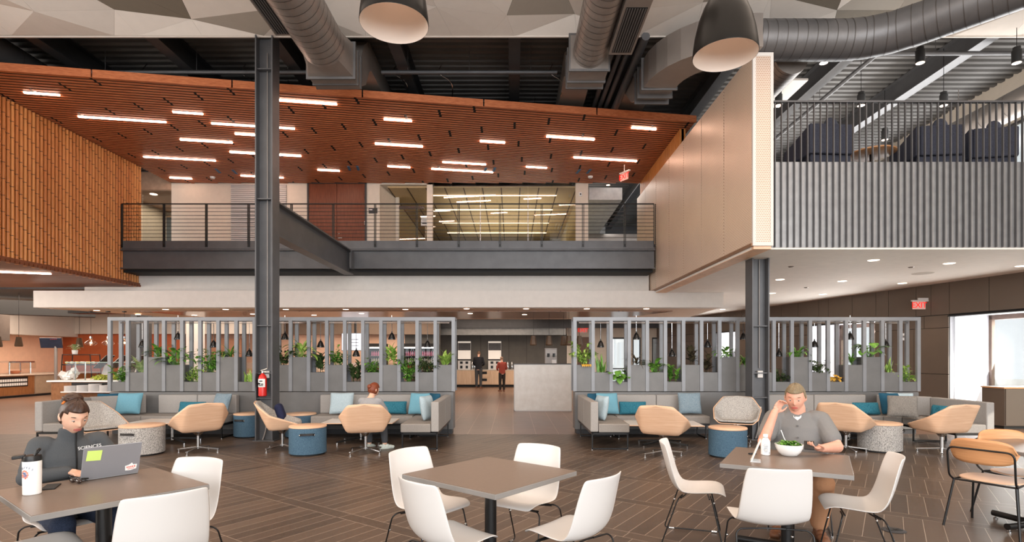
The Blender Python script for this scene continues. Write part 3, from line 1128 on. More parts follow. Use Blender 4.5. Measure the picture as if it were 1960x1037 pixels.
# neighbouring pale building outside
mb = MB()
nb = MB()
mb.box(30.0, 19, -0.1, 31.0, 30, 2.9)
tag_o = struct(mb.build('exterior_wall', plain('exterior_white', (236, 232, 226), 0.8, var=0.02)), 'pale neighbouring facade outside the window', 'building')
for j in range(6):
    nb.box(29.9, 19.5 + 1.75 * j, 0.6, 30.0, 20.8 + 1.75 * j, 2.4)
nb.build('exterior_window', M['steel_dark'], tag_o)
struct(MB().box(13.5, -9, -0.3, 40, 40, -0.1).build('ground_outside', plain('paving', (190, 186, 180), 0.9)))
# dining-side right wall, nearer the photographer than the picture shows, with tall windows
mb = MB()
mb.box(12.2, -9, 0, 12.5, 9.0, 0.5)
mb.box(12.2, -9, 3.2, 12.5, 9.3, 8.3)
for y in (-9, -6, -3, 0, 3, 6, 8.7):
    mb.box(12.2, y, 0.5, 12.5, y + 0.3, 3.2)
struct(mb.build('wall_right_dining', M['cream']))
# left wall of the dining hall, beyond the frame
struct(MB().box(-16.2, -9, 0, -16, 8, 8.3).build('wall_left', M['cream']))
# ================================================================== furniture
def face(dx, dy):
    return math.atan2(-dx, dy)


def FL(x, y):
    """floor point under a pixel"""
    Y = CAM_H * FPX / (y - HY)
    return Vector(((x - CX) * Y / FPX, Y, 0))


# ------------------------------------------------------------------ white shell chairs
SH = [(-.292, .835, .198, .055, -.004), (-.287, .815, .206, .06, 0), (-.268, .75, .216, .062, 0), (-.245, .66, .225, .062, 0), (-.217, .56, .232, .06, .0),
      (-.187, .485, .235, .055, .012), (-.145, .435, .236, .04, .025), (-.075, .414, .236, .012, .036), (.02, .415, .236, 0, .04),
      (.11, .43, .233, 0, .034), (.18, .443, .226, 0, .022), (.222, .438, .214, 0, .008), (.236, .425, .19, 0, .0)]


def shell_rows(off=0.0):
    rows = []
    for y, z, hw, cy, cz in SH:
        row = []
        for i in range(9):
            u = (i - 4) / 4
            row.append((hw * u, y + cy * u * u, z + cz * u * u))
        rows.append(row)
    return rows


def make_white_chair():
    t = thing('shell_chair', (0, 0, 0), 'x', 'chair', 'white shell chairs')
    MB().sheet(shell_rows()).build('seat_shell', M['white_shell'], t, smooth=180, solid=0.009, sub=1)
    for s in (-1, 1):
        path = [(s * .09, -.10, .397), (s * .215, -.125, .400), (s * .245, -.14, .375), (s * .25, -.265, .012), (s * .25, .215, .012), (s * .225, .135, .375), (s * .2, .125, .402), (s * .09, .12, .402)]
        fr = MB().tube(rounded(path, .035, 4), 0.0058, 8).build('leg_frame', M['black'], t, smooth=60)
        for yy in (-.2, .16):
            MB().cyl((s * .25, yy - .022, .010), (s * .25, yy + .022, .010), 0.0095, 10).build('glide', M['chrome'], fr, smooth=60)
        for a, b, f in (((s * .245, -.14, .375), (s * .25, -.265, .012), .28), ((s * .225, .135, .375), (s * .25, .215, .012), .3)):
            a, b = Vector(a), Vector(b)
            c = a + (b - a) * f
            MB().sphere(c + Vector((-s * .008, 0, 0)), .010, 8, 6).build('bumper', M['chrome'], fr, smooth=60)
    MB().tube(rounded([(-.19, -.11, .395), (0, -.06, .39), (.19, -.11, .395)], .1), .006, 6).tube([(-.2, .11, .402), (0, .1, .395), (.2, .11, .402)], .006, 6).build('under_frame', M['black'], t, smooth=60)
    return t


ch0 = None


def white_chair(x, y, dx, dy, label):
    global ch0
    if ch0 is None:
        ch0 = make_white_chair()
        ch0.location = (x, y, 0)
        ch0.rotation_euler = (0, 0, face(dx, dy))
        ch0['label'] = label
        return ch0
    return dup(ch0, (x, y, 0), face(dx, dy), label)


white_chair(-2.00, 3.04, -.70, .72, 'white shell chair seen from behind at the laptop table, nearest the camera')
white_chair(-2.27, 3.60, -.25, -.97, 'white shell chair right of the laptop table, facing the woman')
white_chair(-3.07, 3.76, .8, -.6, 'white shell chair the woman with the laptop sits on')
white_chair(-2.75, 3.10, .66, .75, 'white shell chair at the lower left corner, only its seat showing')
white_chair(-.62, 4.08, .80, -.60, 'white shell chair at the left rear side of the empty middle table')
white_chair(.09, 4.22, -.55, -.83, 'white shell chair at the right rear side of the empty middle table')
white_chair(-.39, 3.33, .72, .69, 'white shell chair at the left front side of the empty middle table')
white_chair(.385, 3.45, -.74, .67, 'white shell chair at the right front side of the empty middle table')
white_chair(1.55, 4.58, .95, -.32, 'white shell chair in side view left of the salad table')
white_chair(1.76, 3.73, .12, .99, 'white shell chair seen square from behind before the salad table')
white_chair(2.59, 4.06, -.92, .38, 'white shell chair in side view right of the salad table')
white_chair(2.60, 4.92, -.4, -.92, 'white shell chair hidden under the man eating salad')


# ------------------------------------------------------------------ square café tables
def make_table():
    t = thing('square_table', (0, 0, 0), 'x', 'table', 'square taupe dining tables')
    h = .435
    MB().box(-h, -h, .705, h, h, .737).build('tabletop', M['top_edge'], t, bevel=.002, seg=1)
    MB().box(-h + .003, -h + .003, .737, h - .003, h - .003, .7395).build('top_surface', M['top_dark'], t)
    MB().cyl((0, 0, .05), (0, 0, .69), .042, 24).lathe([(.04, .66), (.11, .69), (.11, .705)], n=20).build('pole', M['black'], t, smooth=40)
    for a in (0, 90):
        d = Vector((math.cos(R(a)), math.sin(R(a)), 0)) * .36
        ft = MB().cyl(-d + Vector((0, 0, .052)), d + Vector((0, 0, .052)), .028, 14).build('foot', M['black'], t, smooth=40)
        for s in (-1, 1):
            c = d * s * .93
            MB().lathe([(.008, .012), (.008, .03)], c, 8).lathe([(.018, 0), (.018, .01), (.01, .014)], c, 12).build('leveler', M['chrome'], ft, smooth=40)
    return t


tb0 = make_table()
tb0.location = (-2.54, 3.365, 0)
tb0.rotation_euler = (0, 0, R(53))
tb0['label'] = 'square taupe dining table with the open laptop and tumbler'
dup(tb0, (-.15, 3.80, 0), R(50), 'empty square taupe dining table in the middle')
dup(tb0, (2.18, 4.29, 0), R(60), 'square taupe dining table with the salad bowl')
dup(tb0, (4.72, 4.86, 0), R(14), 'square taupe dining table at the right edge with wooden chairs')


# ------------------------------------------------------------------ wooden dining chairs
def make_wood_chair():
    t = thing('wooden_chair', (0, 0, 0), 'x', 'chair', 'wooden dining chairs')
    rows = []
    for j in range(9):
        v = j / 8 * 2 - 1
        row = []
        for i in range(17):
            u = i / 16 * 2 - 1
            k = (1 - abs(u) ** 3.2) ** .38
            z = .715 + .112 * v * (k * .85 + .15 * (1 - abs(u) ** 8))
            row.append((.245 * u, -.25 + .06 * u * u - .035 * v * .5, z))
        rows.append(row)
    MB().sheet(rows).build('backrest', M['plyo'], t, smooth=180, solid=.012)
    poly = []
    for i in range(32):
        a = 2 * math.pi * i / 32
        cx_, sy_ = math.cos(a), math.sin(a)
        poly.append((.225 * math.copysign(abs(cx_) ** .7, cx_), .03 + .21 * math.copysign(abs(sy_) ** .7, sy_)))
    MB().prism(poly, .442, .456).build('seat', M['ply'], t, bevel=.004)
    path = [(-.225, -.165, .43), (-.235, -.225, .47), (-.238, -.262, .735), (.238, -.262, .735), (.235, -.225, .47), (.225, -.165, .43)]
    MB().tube(rounded(path, .06, 5), .0085, 8).build('back_frame', M['black'], t, smooth=60)
    pr = [(-.225, -.165, .43), (.225, -.165, .43), (.2, .2, .43), (-.2, .2, .43)]
    MB().tube(rounded(pr + [pr[0]], .03), .0085, 8).build('seat_frame', M['black'], t, smooth=60)
    for p, q in (((-.22, -.165, .43), (-.27, -.25, 0)), ((.22, -.165, .43), (.27, -.25, 0)), ((-.2, .19, .43), (-.235, .26, 0)), ((.2, .19, .43), (.235, .26, 0))):
        MB().cyl(p, q, .0095, 10).build('leg', M['black'], t, smooth=60)
    return t


wc = make_wood_chair()
wc.location = (4.33, 4.88, 0)
wc.rotation_euler = (0, 0, face(.86, .5))
wc['label'] = 'oak dining chair with black frame, back turned, at the right edge'
dup(wc, (4.86, 5.16, 0), face(-.05, -1), 'oak dining chair behind the right edge table, only its top rail showing')


# ------------------------------------------------------------------ swivel lounge chairs
def make_swivel():
    t = thing('swivel_chair', (0, 0, 0), 'x', 'lounge chair', 'plywood swivel lounge chairs')

    def shell(k, lift):
        # corner points of the faceted tub, k shrinks it towards the inside
        tl, tr = (-.235 + k, -.36 + k * 1.2, .79 - k * .2), (.235 - k, -.36 + k * 1.2, .79 - k * .2)
        tm = (0, -.375 + k * 1.2, .805 - k * .2)
        wl, wr_ = (-.375 + k, -.13, .60), (.375 - k, -.13, .60)
        fl, fr = (-.335 + k, .26 - k * .3, .455), (.335 - k, .26 - k * .3, .455)
        bl, br = (-.255 + k * .8, -.175 + k, .345 + lift), (.255 - k * .8, -.155 + k, .345 + lift)
        ful, fur = (-.25 + k, .29 - k * .3, .375 + lift), (.25 - k, .29 - k * .3, .375 + lift)
        vs = [tl, tm, tr, wl, wr_, fl, fr, bl, br, ful, fur]
        fs = [(0, 7, 8, 2, 1), (0, 3, 7), (2, 8, 4), (3, 5, 9, 7), (4, 8, 10, 6), (7, 9, 10, 8)]
        return vs, fs

    def soft(o, th):
        bm = bmesh.new()
        bm.from_mesh(o.data)
        cl = bm.edges.layers.float.new('crease_edge')
        for e in bm.edges:
            e[cl] = .62 if e.is_boundary else .5
        bm.to_mesh(o.data)
        bm.free()
        for kind_ in ('SUBSURF', 'SOLIDIFY'):
            m = o.modifiers.new(kind_.lower(), kind_)
            if kind_ == 'SUBSURF':
                m.levels = m.render_levels = 3
            else:
                m.thickness = th
                m.offset = 0
    v, f = shell(0, 0)
    soft(MB().add([(x * 1.09, y * 1.07, .345 + (z - .345) * 1.04) for x, y, z in v], f).build('plywood_shell', M['ply'], t, smooth=180), .013)
    v, f = shell(.016, .04)
    soft(MB().add([(x * 1.09, y * 1.07, .345 + (z - .345) * 1.04) for x, y, z in v], f).build('upholstery', M['shellfab'], t, smooth=180), .03)
    MB().cyl((0, .02, .06), (0, .02, .30), .024, 16).lathe([(.024, .27), (.05, .29), (.09, .335), (.09, .35)], (0, .02, 0), 20).build('column', M['chrome'], t, smooth=40)
    for i in range(4):
        a = R(45 + 90 * i)
        d = Vector((math.cos(a), math.sin(a), 0))
        c = Vector((0, .02, 0))
        lg = MB().bar(c + d * .02 + Vector((0, 0, .085)), c + d * .33 + Vector((0, 0, .048)), .032, .022).build('leg', M['chrome'], t, bevel=.004)
        MB().lathe([(.022, 0), (.022, .01), (.01, .016), (.01, .042)], c + d * .315, 12).build('glide', M['chrome'], lg, smooth=40)
    return t


sw0 = make_swivel()
sw0.location = (-5.10, 8.80, 0)
sw0.rotation_euler = (0, 0, face(-.72, .69))
sw0['label'] = 'plywood swivel chair seen from behind, left of the tall column'
for x, y, d, lab in [(-6.75, 8.75, (.85, -.45), 'swivel chair with grey fabric inside, behind the woman with the laptop'),
                     (-3.86, 9.05, (.94, .3), 'plywood swivel chair in side view with a navy cushion'),
                     (-2.36, 8.72, (-.22, 1), 'plywood swivel chair seen from behind before the seated visitor'),
                     (2.36, 8.45, (.5, .85), 'plywood swivel chair seen from behind, at the inner right lounge'),
                     (4.05, 9.75, (-.42, -.9), 'grey upholstered swivel chair turned to us beside the right column'),
                     (5.46, 8.86, (.78, .63), 'plywood swivel chair seen from behind at the man eating salad'),
                     (6.9, 8.66, (-.12, 1), 'plywood swivel chair turned left, in the sunlight at right')]:
    dup(sw0, (x, y, 0), face(*d), lab)


# ------------------------------------------------------------------ drum stools
def make_drum(fab, rad, hgt):
    t = thing('drum_stool', (0, 0, 0), 'x', 'stool', 'round drum stools')
    MB().lathe([(rad - .02, .02), (rad, .03), (rad, hgt - .045), (rad - .005, hgt - .03)], n=40).build('fabric_drum', fab, t, smooth=40)
    MB().lathe([(rad - .03, 0), (rad - .03, .022)], n=32).build('plinth', M['blackmatte'], t, smooth=40)
    MB().lathe([(rad - .006, hgt - .03), (rad + .002, hgt - .026), (rad + .002, hgt - .006), (rad - .006, hgt)], n=40).build('wood_lid', M['ply'], t, smooth=40)
    pts = []
    for i in range(9):
        a = R(-90 - 22 + 44 * i / 8)
        e = .024 if 0 < i < 8 else .004
        pts.append((math.cos(a) * (rad + e), math.sin(a) * (rad + e), hgt - .115 - (.012 if i in (0, 8) else 0)))
    mb = MB()
    for a, b in zip(pts, pts[1:]):
        mb.bar(a, b, .006, .034)
    hd = mb.build('handle', M['leather'], t)
    for i in (0, 8):
        MB().sphere(pts[i], .010, 8, 6).build('rivet', M['chrome'], hd, smooth=60)
    return t


d0 = make_drum(M['blue_wool'], .285, .46)
d0.location = (-3.27, 8.66, 0)
d0.rotation_euler = (0, 0, R(18))
d0['label'] = 'blue drum stool in front of the side-on swivel chair'
dup(d0, (-5.12, 10.55, 0), R(-15), 'blue drum stool half behind the tall column')
dup(d0, (-4.1, 10.5, 0), R(100), 'blue drum stool behind the side-on swivel chair')
dup(d0, (3.37, 8.45, 0), R(75), 'blue drum stool before the grey upholstered chair at right')
d1 = make_drum(M['tweed'], .315, .47)
d1.location = (-5.92, 8.66, 0)
d1.rotation_euler = (0, 0, R(-6))
d1['label'] = 'grey tweed drum stool with black handle near the laptop'
dup(d1, (6.1, 8.97, 0), R(62), 'grey tweed drum stool in the sunlit lounge at right')


# ------------------------------------------------------------------ low tables
def make_low(L, Wd, top, edge):
    t = thing('coffee_table', (0, 0, 0), 'x', 'coffee table', 'low coffee tables')
    MB().box(-L / 2, -Wd / 2, .385, L / 2, Wd / 2, .4).build('tabletop', edge, t, bevel=.004)
    MB().box(-L / 2 + .006, -Wd / 2 + .006, .4, L / 2 - .006, Wd / 2 - .006, .403).build('top_surface', top, t)
    MB().cyl((0, 0, .06), (0, 0, .385), .026, 14).lathe([(.03, .36), (.1, .375), (.1, .385)], n=16).build('column', M['chrome'], t, smooth=40)
    for i in range(4):
        a = R(45 + 90 * i)
        d = Vector((math.cos(a) * L * .42, math.sin(a) * Wd * .5, 0))
        lg = MB().bar(d * .05 + Vector((0, 0, .1)), d + Vector((0, 0, .055)), .035, .025).build('leg', M['black'], t)
        MB().cyl(d * .97 + Vector((0, 0, 0)), d * .97 + Vector((0, 0, .05)), .014, 8).build('glide', M['chrome'], lg, smooth=40)
    return t


wt = plain('white_top', (224, 214, 204), .3, var=.01)
c0 = make_low(1.25, .72, wt, M['ply'])
c0.location = (-6.1, 9.72, 0)
c0['label'] = 'low pale coffee table behind the grey drum stool at left'
dup(c0, (-2.72, 9.75, 0), R(2), 'low pale coffee table beside the seated visitor')
dup(c0, (2.62, 9.42, 0), R(-4), 'low pale coffee table at the inner right lounge')
dup(c0, (6.05, 9.72, 0), R(3), 'low pale coffee table behind the sunlit drum stool')


# ------------------------------------------------------------------ sectional sofas
def seat_box(t, x0, y0, x1, y1, name='seat', z0=.29, z1=.435):
    MB().box(x0, y0, z0, x1, y1, z1).build(name, M['sofa'], t, bevel=.02, seg=3)


def back_box(t, x0, y0, x1, y1, z0=.30, z1=.80):
    MB().box(x0, y0, z0, x1, y1, z1).build('backrest', M['sofa_back'], t, bevel=.018, seg=3)


def loop_leg(t, a, b, z1=.285):
    a, b = Vector(a), Vector(b)
    mb = MB()
    r_ = .022
    for p in (a, b):
        mb.box(p.x - r_ / 2, p.y - r_ / 2, 0.008, p.x + r_ / 2, p.y + r_ / 2, z1)
    mb.bar(a + Vector((0, 0, .019)), b + Vector((0, 0, .019)), r_, r_)
    mb.bar(a + Vector((0, 0, z1 - .012)), b + Vector((0, 0, z1 - .012)), r_, r_)
    lg = mb.build('leg', M['black'], t)
    for p in (a, b):
        MB().lathe([(.014, 0), (.014, .01)], p, 10).build('glide', M['chrome'], lg)


def main_run(t, x0, x1, n, yf=10.18, yb=10.82):
    w_ = (x1 - x0) / n
    for i in range(n):
        seat_box(t, x0 + i * w_ + .004, yf, x0 + (i + 1) * w_ - .004, yb)
        back_box(t, x0 + i * w_ + .004, yb - .13, x0 + (i + 1) * w_ - .004, yb, .437)
    MB().box(x0, yf + .04, .255, x1, yb - .02, .288).build('rail', M['black'], t)
    k_ = 0
    for x in (x0 + .06, x1 - .06):
        loop_leg(t, (x, yf + .08, 0), (x, yb - .08, 0))


def arm_run(t, xb, xf, y0, y1, n=2):
    """module running away from us; its back stands at xb, its seat edge at xf"""
    s = 1 if xf > xb else -1
    l_ = (y1 - y0) / n
    for i in range(n):
        a, b = y0 + i * l_ + .004, y0 + (i + 1) * l_ - .004
        seat_box(t, xb + s * .135, a, xf, b)
        back_box(t, xb, a, xb + s * .13, b)
    MB().box(xb + s * .02, y0 + .02, .255, xf - s * .02, y1, .288).build('rail', M['black'], t)
    for y in (y0 + .03, y1 - .25):
        loop_leg(t, (xb + s * .03, y, 0), (xf - s * .03, y, 0))


def sofa(name, loc, label):
    return thing(name, loc, label, 'sofa', 'grey sectional sofas along the planter screens')


s1 = sofa('sectional_sofa', (0, 0, 0), 'grey corner sofa at the far left behind the laptop woman')
main_run(s1, -7.0, -5.45, 2)
arm_run(s1, -8.0, -7.35, 9.05, 10.12, 1)
sofac = M['sofa']
MB().prism([(-7.86, 10.13), (-7.35, 10.13), (-7.005, 10.2), (-7.005, 10.8), (-7.3, 10.8)], .29, .435).build('corner_seat', sofac, s1, bevel=.02, seg=3)
MB().bar((-7.93, 10.16, .62), (-7.32, 10.8, .62), .13, .36).build('backrest', M['sofa_back'], s1, bevel=.018, seg=3)
s2 = sofa('sectional_sofa', (0, 0, 0), 'grey corner sofa with the seated visitor, left of the passage')
main_run(s2, -3.80, -1.87, 2)
arm_run(s2, -1.22, -1.86, 9.0, 10.8, 2)
s3 = sofa('sectional_sofa', (0, 0, 0), 'grey corner sofa right of the passage beside the white counter')
main_run(s3, 1.97, 3.74, 2)
arm_run(s3, 1.31, 1.96, 9.0, 10.8, 2)
s4 = sofa('sectional_sofa', (0, 0, 0), 'grey corner sofa in warm light at the far right')
main_run(s4, 4.95, 7.0, 2)
arm_run(s4, 7.95, 7.3, 8.9, 10.12, 1)
MB().prism([(7.81, 10.13), (7.3, 10.13), (7.005, 10.2), (7.005, 10.8), (7.3, 10.8)][::-1], .29, .435).build('corner_seat', sofac, s4, bevel=.02, seg=3)
MB().bar((7.88, 10.16, .62), (7.3, 10.8, .62), .13, .36).build('backrest', M['sofa_back'], s4, bevel=.018, seg=3)

# ------------------------------------------------------------------ cushions
CM = {'sky': fabric('sky_blue_linen', (96, 150, 170), (122, 172, 190), 240), 'navy': fabric('deep_blue_linen', (28, 72, 96), (44, 92, 116), 240),
      'teal': fabric('teal_velvet', (30, 92, 112), (62, 126, 144), 90), 'pale': fabric('pale_blue_weave', (150, 172, 184), (190, 206, 212), 150),
      'slate': fabric('slate_blue_tweed', (92, 118, 134), (150, 164, 172), 130), 'taupe': fabric('grey_brown_tweed', (108, 104, 100), (150, 146, 140), 130),
      'ink': fabric('navy_wool', (32, 36, 60), (48, 52, 80), 200)}


def cushion(kind, w_, h_, loc, label, rz=0.0, lean=0.25, th=.13):
    n = 11
    mb = MB()
    for side in (-1, 1):
        rows = []
        for j in range(n):
            v = j / (n - 1) * 2 - 1
            row = []
            for i in range(n):
                u = i / (n - 1) * 2 - 1
                pin = 1 - .07 * (1 - abs(u * v)) * (abs(u) ** 6 + abs(v) ** 6) * .9
                d = max(0.0, (1 - u ** 4) * (1 - v ** 4)) ** .45
                wob = .006 * math.sin(7 * u + 3 * v + len(label))
                row.append((u * w_ / 2 * pin, side * (th / 2) * d + wob * d, v * h_ / 2 * pin))
            rows.append(row)
        mb.sheet(rows)
    o = mb.build('cushion', CM[kind], None, smooth=70, merge=True, sub=1)
    o.location = loc
    o.rotation_mode = 'ZXY' if False else 'XYZ'
    o.rotation_euler = (-lean, 0, rz)
    return tag(o, label, 'cushion', 'sofa cushions')


def seatc(x, Y, h):
    """cushion standing on a seat: centre height"""
    return ((x - CX) / FPX * Y, Y, .437 + h / 2)


cushion('pale', .46, .46, (-7.68, 9.42, .655), 'pale blue-grey cushion on the left arm of the far left sofa', R(-68), .22)
cushion('navy', .44, .44, seatc(207, 10.48, .42), 'dark blue cushion left of the sky blue one on the far left sofa', R(14), .3)
cushion('sky', .5, .45, seatc(247, 10.42, .44), 'sky blue cushion on the far left sofa', R(4), .3)
cushion('teal', .58, .26, seatc(368, 10.52, .25), 'long teal cushion on the far left sofa', R(-4), .25)
cushion('slate', .46, .44, seatc(424, 10.45, .43), 'slate blue cushion at the right end of the far left sofa', R(-24), .3)
cushion('pale', .48, .45, seatc(654, 10.44, .44), 'pale blue cushion left of the seated visitor', R(4), .28)
cushion('teal', .56, .27, seatc(753, 10.5, .26), 'long teal cushion right of the seated visitor', R(0), .2)
cushion('sky', .44, .45, seatc(802, 10.36, .44), 'sky blue cushion in the corner of the middle sofa', R(-18), .3)
cushion('navy', .4, .42, (-1.52, 10.42, .66), 'dark blue cushion deep in the corner of the middle sofa', R(-45), .15)
cushion('pale', .44, .46, (-1.50, 9.58, .655), 'pale blue cushion on the arm seat of the middle sofa', R(70), .2)
cushion('navy', .4, .42, (1.60, 10.45, .66), 'dark blue cushion deep in the corner right of the passage', R(42), .15)
cushion('sky', .46, .45, seatc(1163, 10.38, .44), 'sky blue cushion in the corner right of the passage', R(10), .3)
cushion('pale', .44, .46, (1.58, 9.6, .655), 'pale blue cushion on the arm seat right of the passage', R(-70), .2)
cushion('teal', .57, .27, seatc(1211, 10.42, .26), 'long teal cushion on the sofa right of the passage', R(0), .2)
cushion('slate', .47, .45, seatc(1320, 10.46, .44), 'slate blue tweed cushion behind the plywood chair at right', R(-3), .28)
cushion('teal', .54, .26, seatc(1658, 10.36, .25), 'long teal cushion on the far right sofa', R(0), .35)
cushion('navy', .5, .45, seatc(1709, 10.40, .44), 'dark blue cushion on the far right sofa', R(-4), .3)
cushion('pale', .46, .44, (7.45, 10.4, .66), 'pale blue cushion in the corner of the far right sofa', R(-42), .2)
cushion('taupe', .5, .46, (7.12, 9.86, .65), 'grey tweed cushion in front of the far right sofa corner', R(-34), .5)
cushion('teal', .3, .26, (7.62, 9.65, .57), 'small teal cushion on the arm of the far right sofa', R(-80), .2)
cushion('ink', .34, .30, (-3.87, 9.03, .64), 'small navy cushion in the side-on swivel chair', face(.94, .3), -.35)
# ================================================================== planter screens
SY = 10.87          # front plane of the screens
PITCH = 0.3637


def leaf(mb, base, yaw, pitch, length, width, droop=.5, fold=.15, n=5, tip=1.0):
    """one curved leaf starting at base, rising at pitch and drooping towards its tip"""
    d = Vector((math.cos(yaw), math.sin(yaw), 0))
    side = Vector((-d.y, d.x, 0))
    p = Vector(base)
    rows = []
    ang = pitch
    for i in range(n + 1):
        t = i / n
        w_ = width * (math.sin(math.pi * min(1, t ** .75 * .96 + .04)) ** .8) / 2 * tip + .0015
        up = d * -math.sin(ang) + Vector((0, 0, math.cos(ang)))
        rows.append([p - side * w_ + up * (fold * w_), p, p + side * w_ + up * (fold * w_)])
        p = p + (d * math.cos(ang) + Vector((0, 0, 1)) * math.sin(ang)) * (length / n)
        ang -= droop / n * (1 + t)
    mb.sheet(rows)


def leaf_mat(name, c1, c2, var=None):
    t = NT(name)
    f = t.noise(t.coord(), 14, 2)
    t.base(t.ramp(f, [(0.3, srgb(*c1)), (0.7, srgb(*c2))]))
    t.rm(0.38, 0, 0.4)
    return t.m


LM = {'green': leaf_mat('leaf_green', (70, 120, 44), (122, 172, 70)), 'lime': leaf_mat('leaf_lime', (124, 170, 66), (184, 210, 110)),
      'dark': leaf_mat('leaf_dark', (44, 62, 36), (84, 104, 58)), 'pale': leaf_mat('leaf_pale', (110, 142, 84), (196, 208, 150)),
      'purple': leaf_mat('leaf_bronze', (58, 50, 42), (92, 84, 60)), 'yellow': leaf_mat('leaf_yellow', (206, 150, 44), (230, 184, 80))}


def plant(kind, x, z, label, seed, hue='green', s=1.0, cat='plant'):
    r_ = random.Random(seed)
    mb = MB()
    U = r_.uniform
    s *= 1.16
    if kind == 'lily':                # broad arching leaves on stalks
        for i in range(int(18 * s) + 8):
            yaw, pit = U(0, 6.28), U(.55, 1.45)
            L_ = U(.12, .26) * s
            b = Vector((U(-.03, .03), U(-.03, .03), 0))
            tip = b + Vector((math.cos(yaw) * math.cos(pit), math.sin(yaw) * math.cos(pit), math.sin(pit))) * L_ * .8
            mb.tube([b, b.lerp(tip, .5), tip], .0035, 5)
            leaf(mb, tip, yaw, pit - .35, U(.17, .27) * s, U(.06, .09) * s, U(.8, 1.5))
    elif kind == 'spike':             # dracaena: narrow radiating blades
        st = U(.02, .10) * s
        mb.tube([(0, 0, 0), (0, 0, st)], .008, 6)
        for i in range(34):
            leaf(mb, (0, 0, st * U(.6, 1)), U(0, 6.28), U(.1, 1.45), U(.24, .38) * s, U(.014, .022), U(.5, 1.5), .3)
    elif kind == 'snake':             # upright sword leaves
        for i in range(12):
            leaf(mb, (U(-.08, .08), U(-.05, .05), 0), U(0, 6.28), U(1.2, 1.55), U(.18, .36) * s, U(.03, .045), U(.0, .15), .35, tip=1.1)
    elif kind == 'bush':              # many small leaves on branching stems
        for i in range(19):
            yaw, pit = U(0, 6.28), U(.6, 1.5)
            L_ = U(.14, .34) * s
            b = Vector((U(-.06, .06), U(-.04, .04), 0))
            d = Vector((math.cos(yaw) * math.cos(pit), math.sin(yaw) * math.cos(pit), math.sin(pit)))
            mb.tube([b, b + d * L_], .0028, 5)
            for k_ in range(8):
                f = U(.3, 1.05)
                leaf(mb, b + d * L_ * f, U(0, 6.28), U(-.2, .9), U(.06, .11) * s, U(.03, .05) * s, U(.4, 1.2), .2, 4)
    elif kind == 'rubber':            # thick oval leaves up a stem
        for st in range(4):
            b = Vector((U(-.07, .07), U(-.05, .05), 0))
            h = U(.2, .36) * s
            top = b + Vector((U(-.05, .05), U(-.04, .04), h))
            mb.tube([b, top], .005, 6)
            for i in range(10):
                f = .25 + .75 * i / 9
                leaf(mb, b.lerp(top, f), i * 2.4 + U(-.3, .3), U(.2, .9) + f * .5, U(.11, .18) * s, U(.06, .085) * s, U(.3, .9), .25)
    elif kind == 'dieffen':           # pale striped large leaves
        for i in range(18):
            leaf(mb, (U(-.04, .04), U(-.03, .03), U(0, .1)), U(0, 6.28), U(.6, 1.4), U(.22, .34) * s, U(.06, .085) * s, U(.5, 1.2))
    elif kind == 'fern':              # drooping strings of small leaves over the front
        for i in range(20):
            yaw = U(0, 6.28)
            p = Vector((U(-.05, .05), U(-.05, .05), .02))
            pts = [p.copy()]
            v_ = Vector((math.cos(yaw) * .05, math.sin(yaw) * .05, U(.08, .13) * s))
            for k_ in range(6):
                p = p + v_ * .8
                v_.z -= .028
                pts.append(p.copy())
            mb.tube(pts, .0025, 5)
            for q in pts[1:]:
                for k_ in range(3):
                    leaf(mb, q, U(0, 6.28), U(-.6, .6), U(.05, .085) * s, U(.022, .035) * s, U(.3, 1.), .2, 4)
    elif kind == 'monstera':
        for i in range(18):
            yaw, pit = U(0, 6.28), U(.6, 1.45)
            L_ = U(.16, .34) * s
            b = Vector((U(-.04, .04), U(-.03, .03), 0))
            tip = b + Vector((math.cos(yaw) * math.cos(pit), math.sin(yaw) * math.cos(pit), math.sin(pit))) * L_
            mb.tube([b, b.lerp(tip, .5) + Vector((0, 0, .01)), tip], .004, 5)
            leaf(mb, tip, yaw + U(-.5, .5), U(-.5, .4), U(.15, .21) * s, U(.13, .17) * s, U(.5, 1.1), .12, 6)
    o = mb.build('planter_plant', LM[hue], None, smooth=180, loc=(x, SY + .13, z))
    return tag(o, label, cat, 'plants in the planter screens')


ZL = {0: 1.05, 1: 1.24, 2: 1.39, 3: 1.55}


def screen(x0, levels, name_label, skip=()):
    n = len(levels)
    wdt = n * PITCH
    t = thing('planter_screen', (x0, SY, 0), name_label, 'planter screen', 'planter screens')
    H = 2.35
    MB().box(0, 0, 0.1, wdt, .34, .845).build('base_panel', M['screen_panel'], t)
    MB().box(.03, .03, 0, wdt - .03, .31, .1).build('plinth', M['steel_dark'], t)
    for i in range(4):
        pass
    mb = MB().box(-.035, -.012, H - .07, wdt + .035, .045, H).box(-.035, .3, H - .07, wdt + .035, .35, H)
    mb.box(-.035, .045, H - .05, 0.03, .3, H).box(wdt - .03, .045, H - .05, wdt + .035, .3, H)
    mb.build('top_frame', M['screen_grey'], t)
    for i in range(n + 1):
        X = i * PITCH
        MB().box(X - .034, -.012, .86, X + .034, .045, H - .07).build('post', M['screen_grey'], t)
        MB().box(X - .034, .3, .86, X + .034, .35, H - .07).build('rear_post', M['screen_grey'], t)
    for i, lv_ in enumerate(levels):
        z = ZL[lv_]
        mb = MB()
        a, b = i * PITCH + .034, (i + 1) * PITCH - .034
        mb.box(a, .004, .86, b, .02, z).box(a, .31, .86, b, .33, z).box(a, .02, .86, a + .012, .31, z).box(b - .012, .02, .86, b, .31, z)
        px_ = mb.build('planter_box', M['screen_panel'], t)
        MB().box(a + .012, .02, .9, b - .012, .31, z - .03).build('soil', M['soil'], px_)
    MB().cyl((.1, .17, H - .105), (wdt - .1, .17, H - .105), .009, 8).build('light_track', M['chrome'], t)
    return t


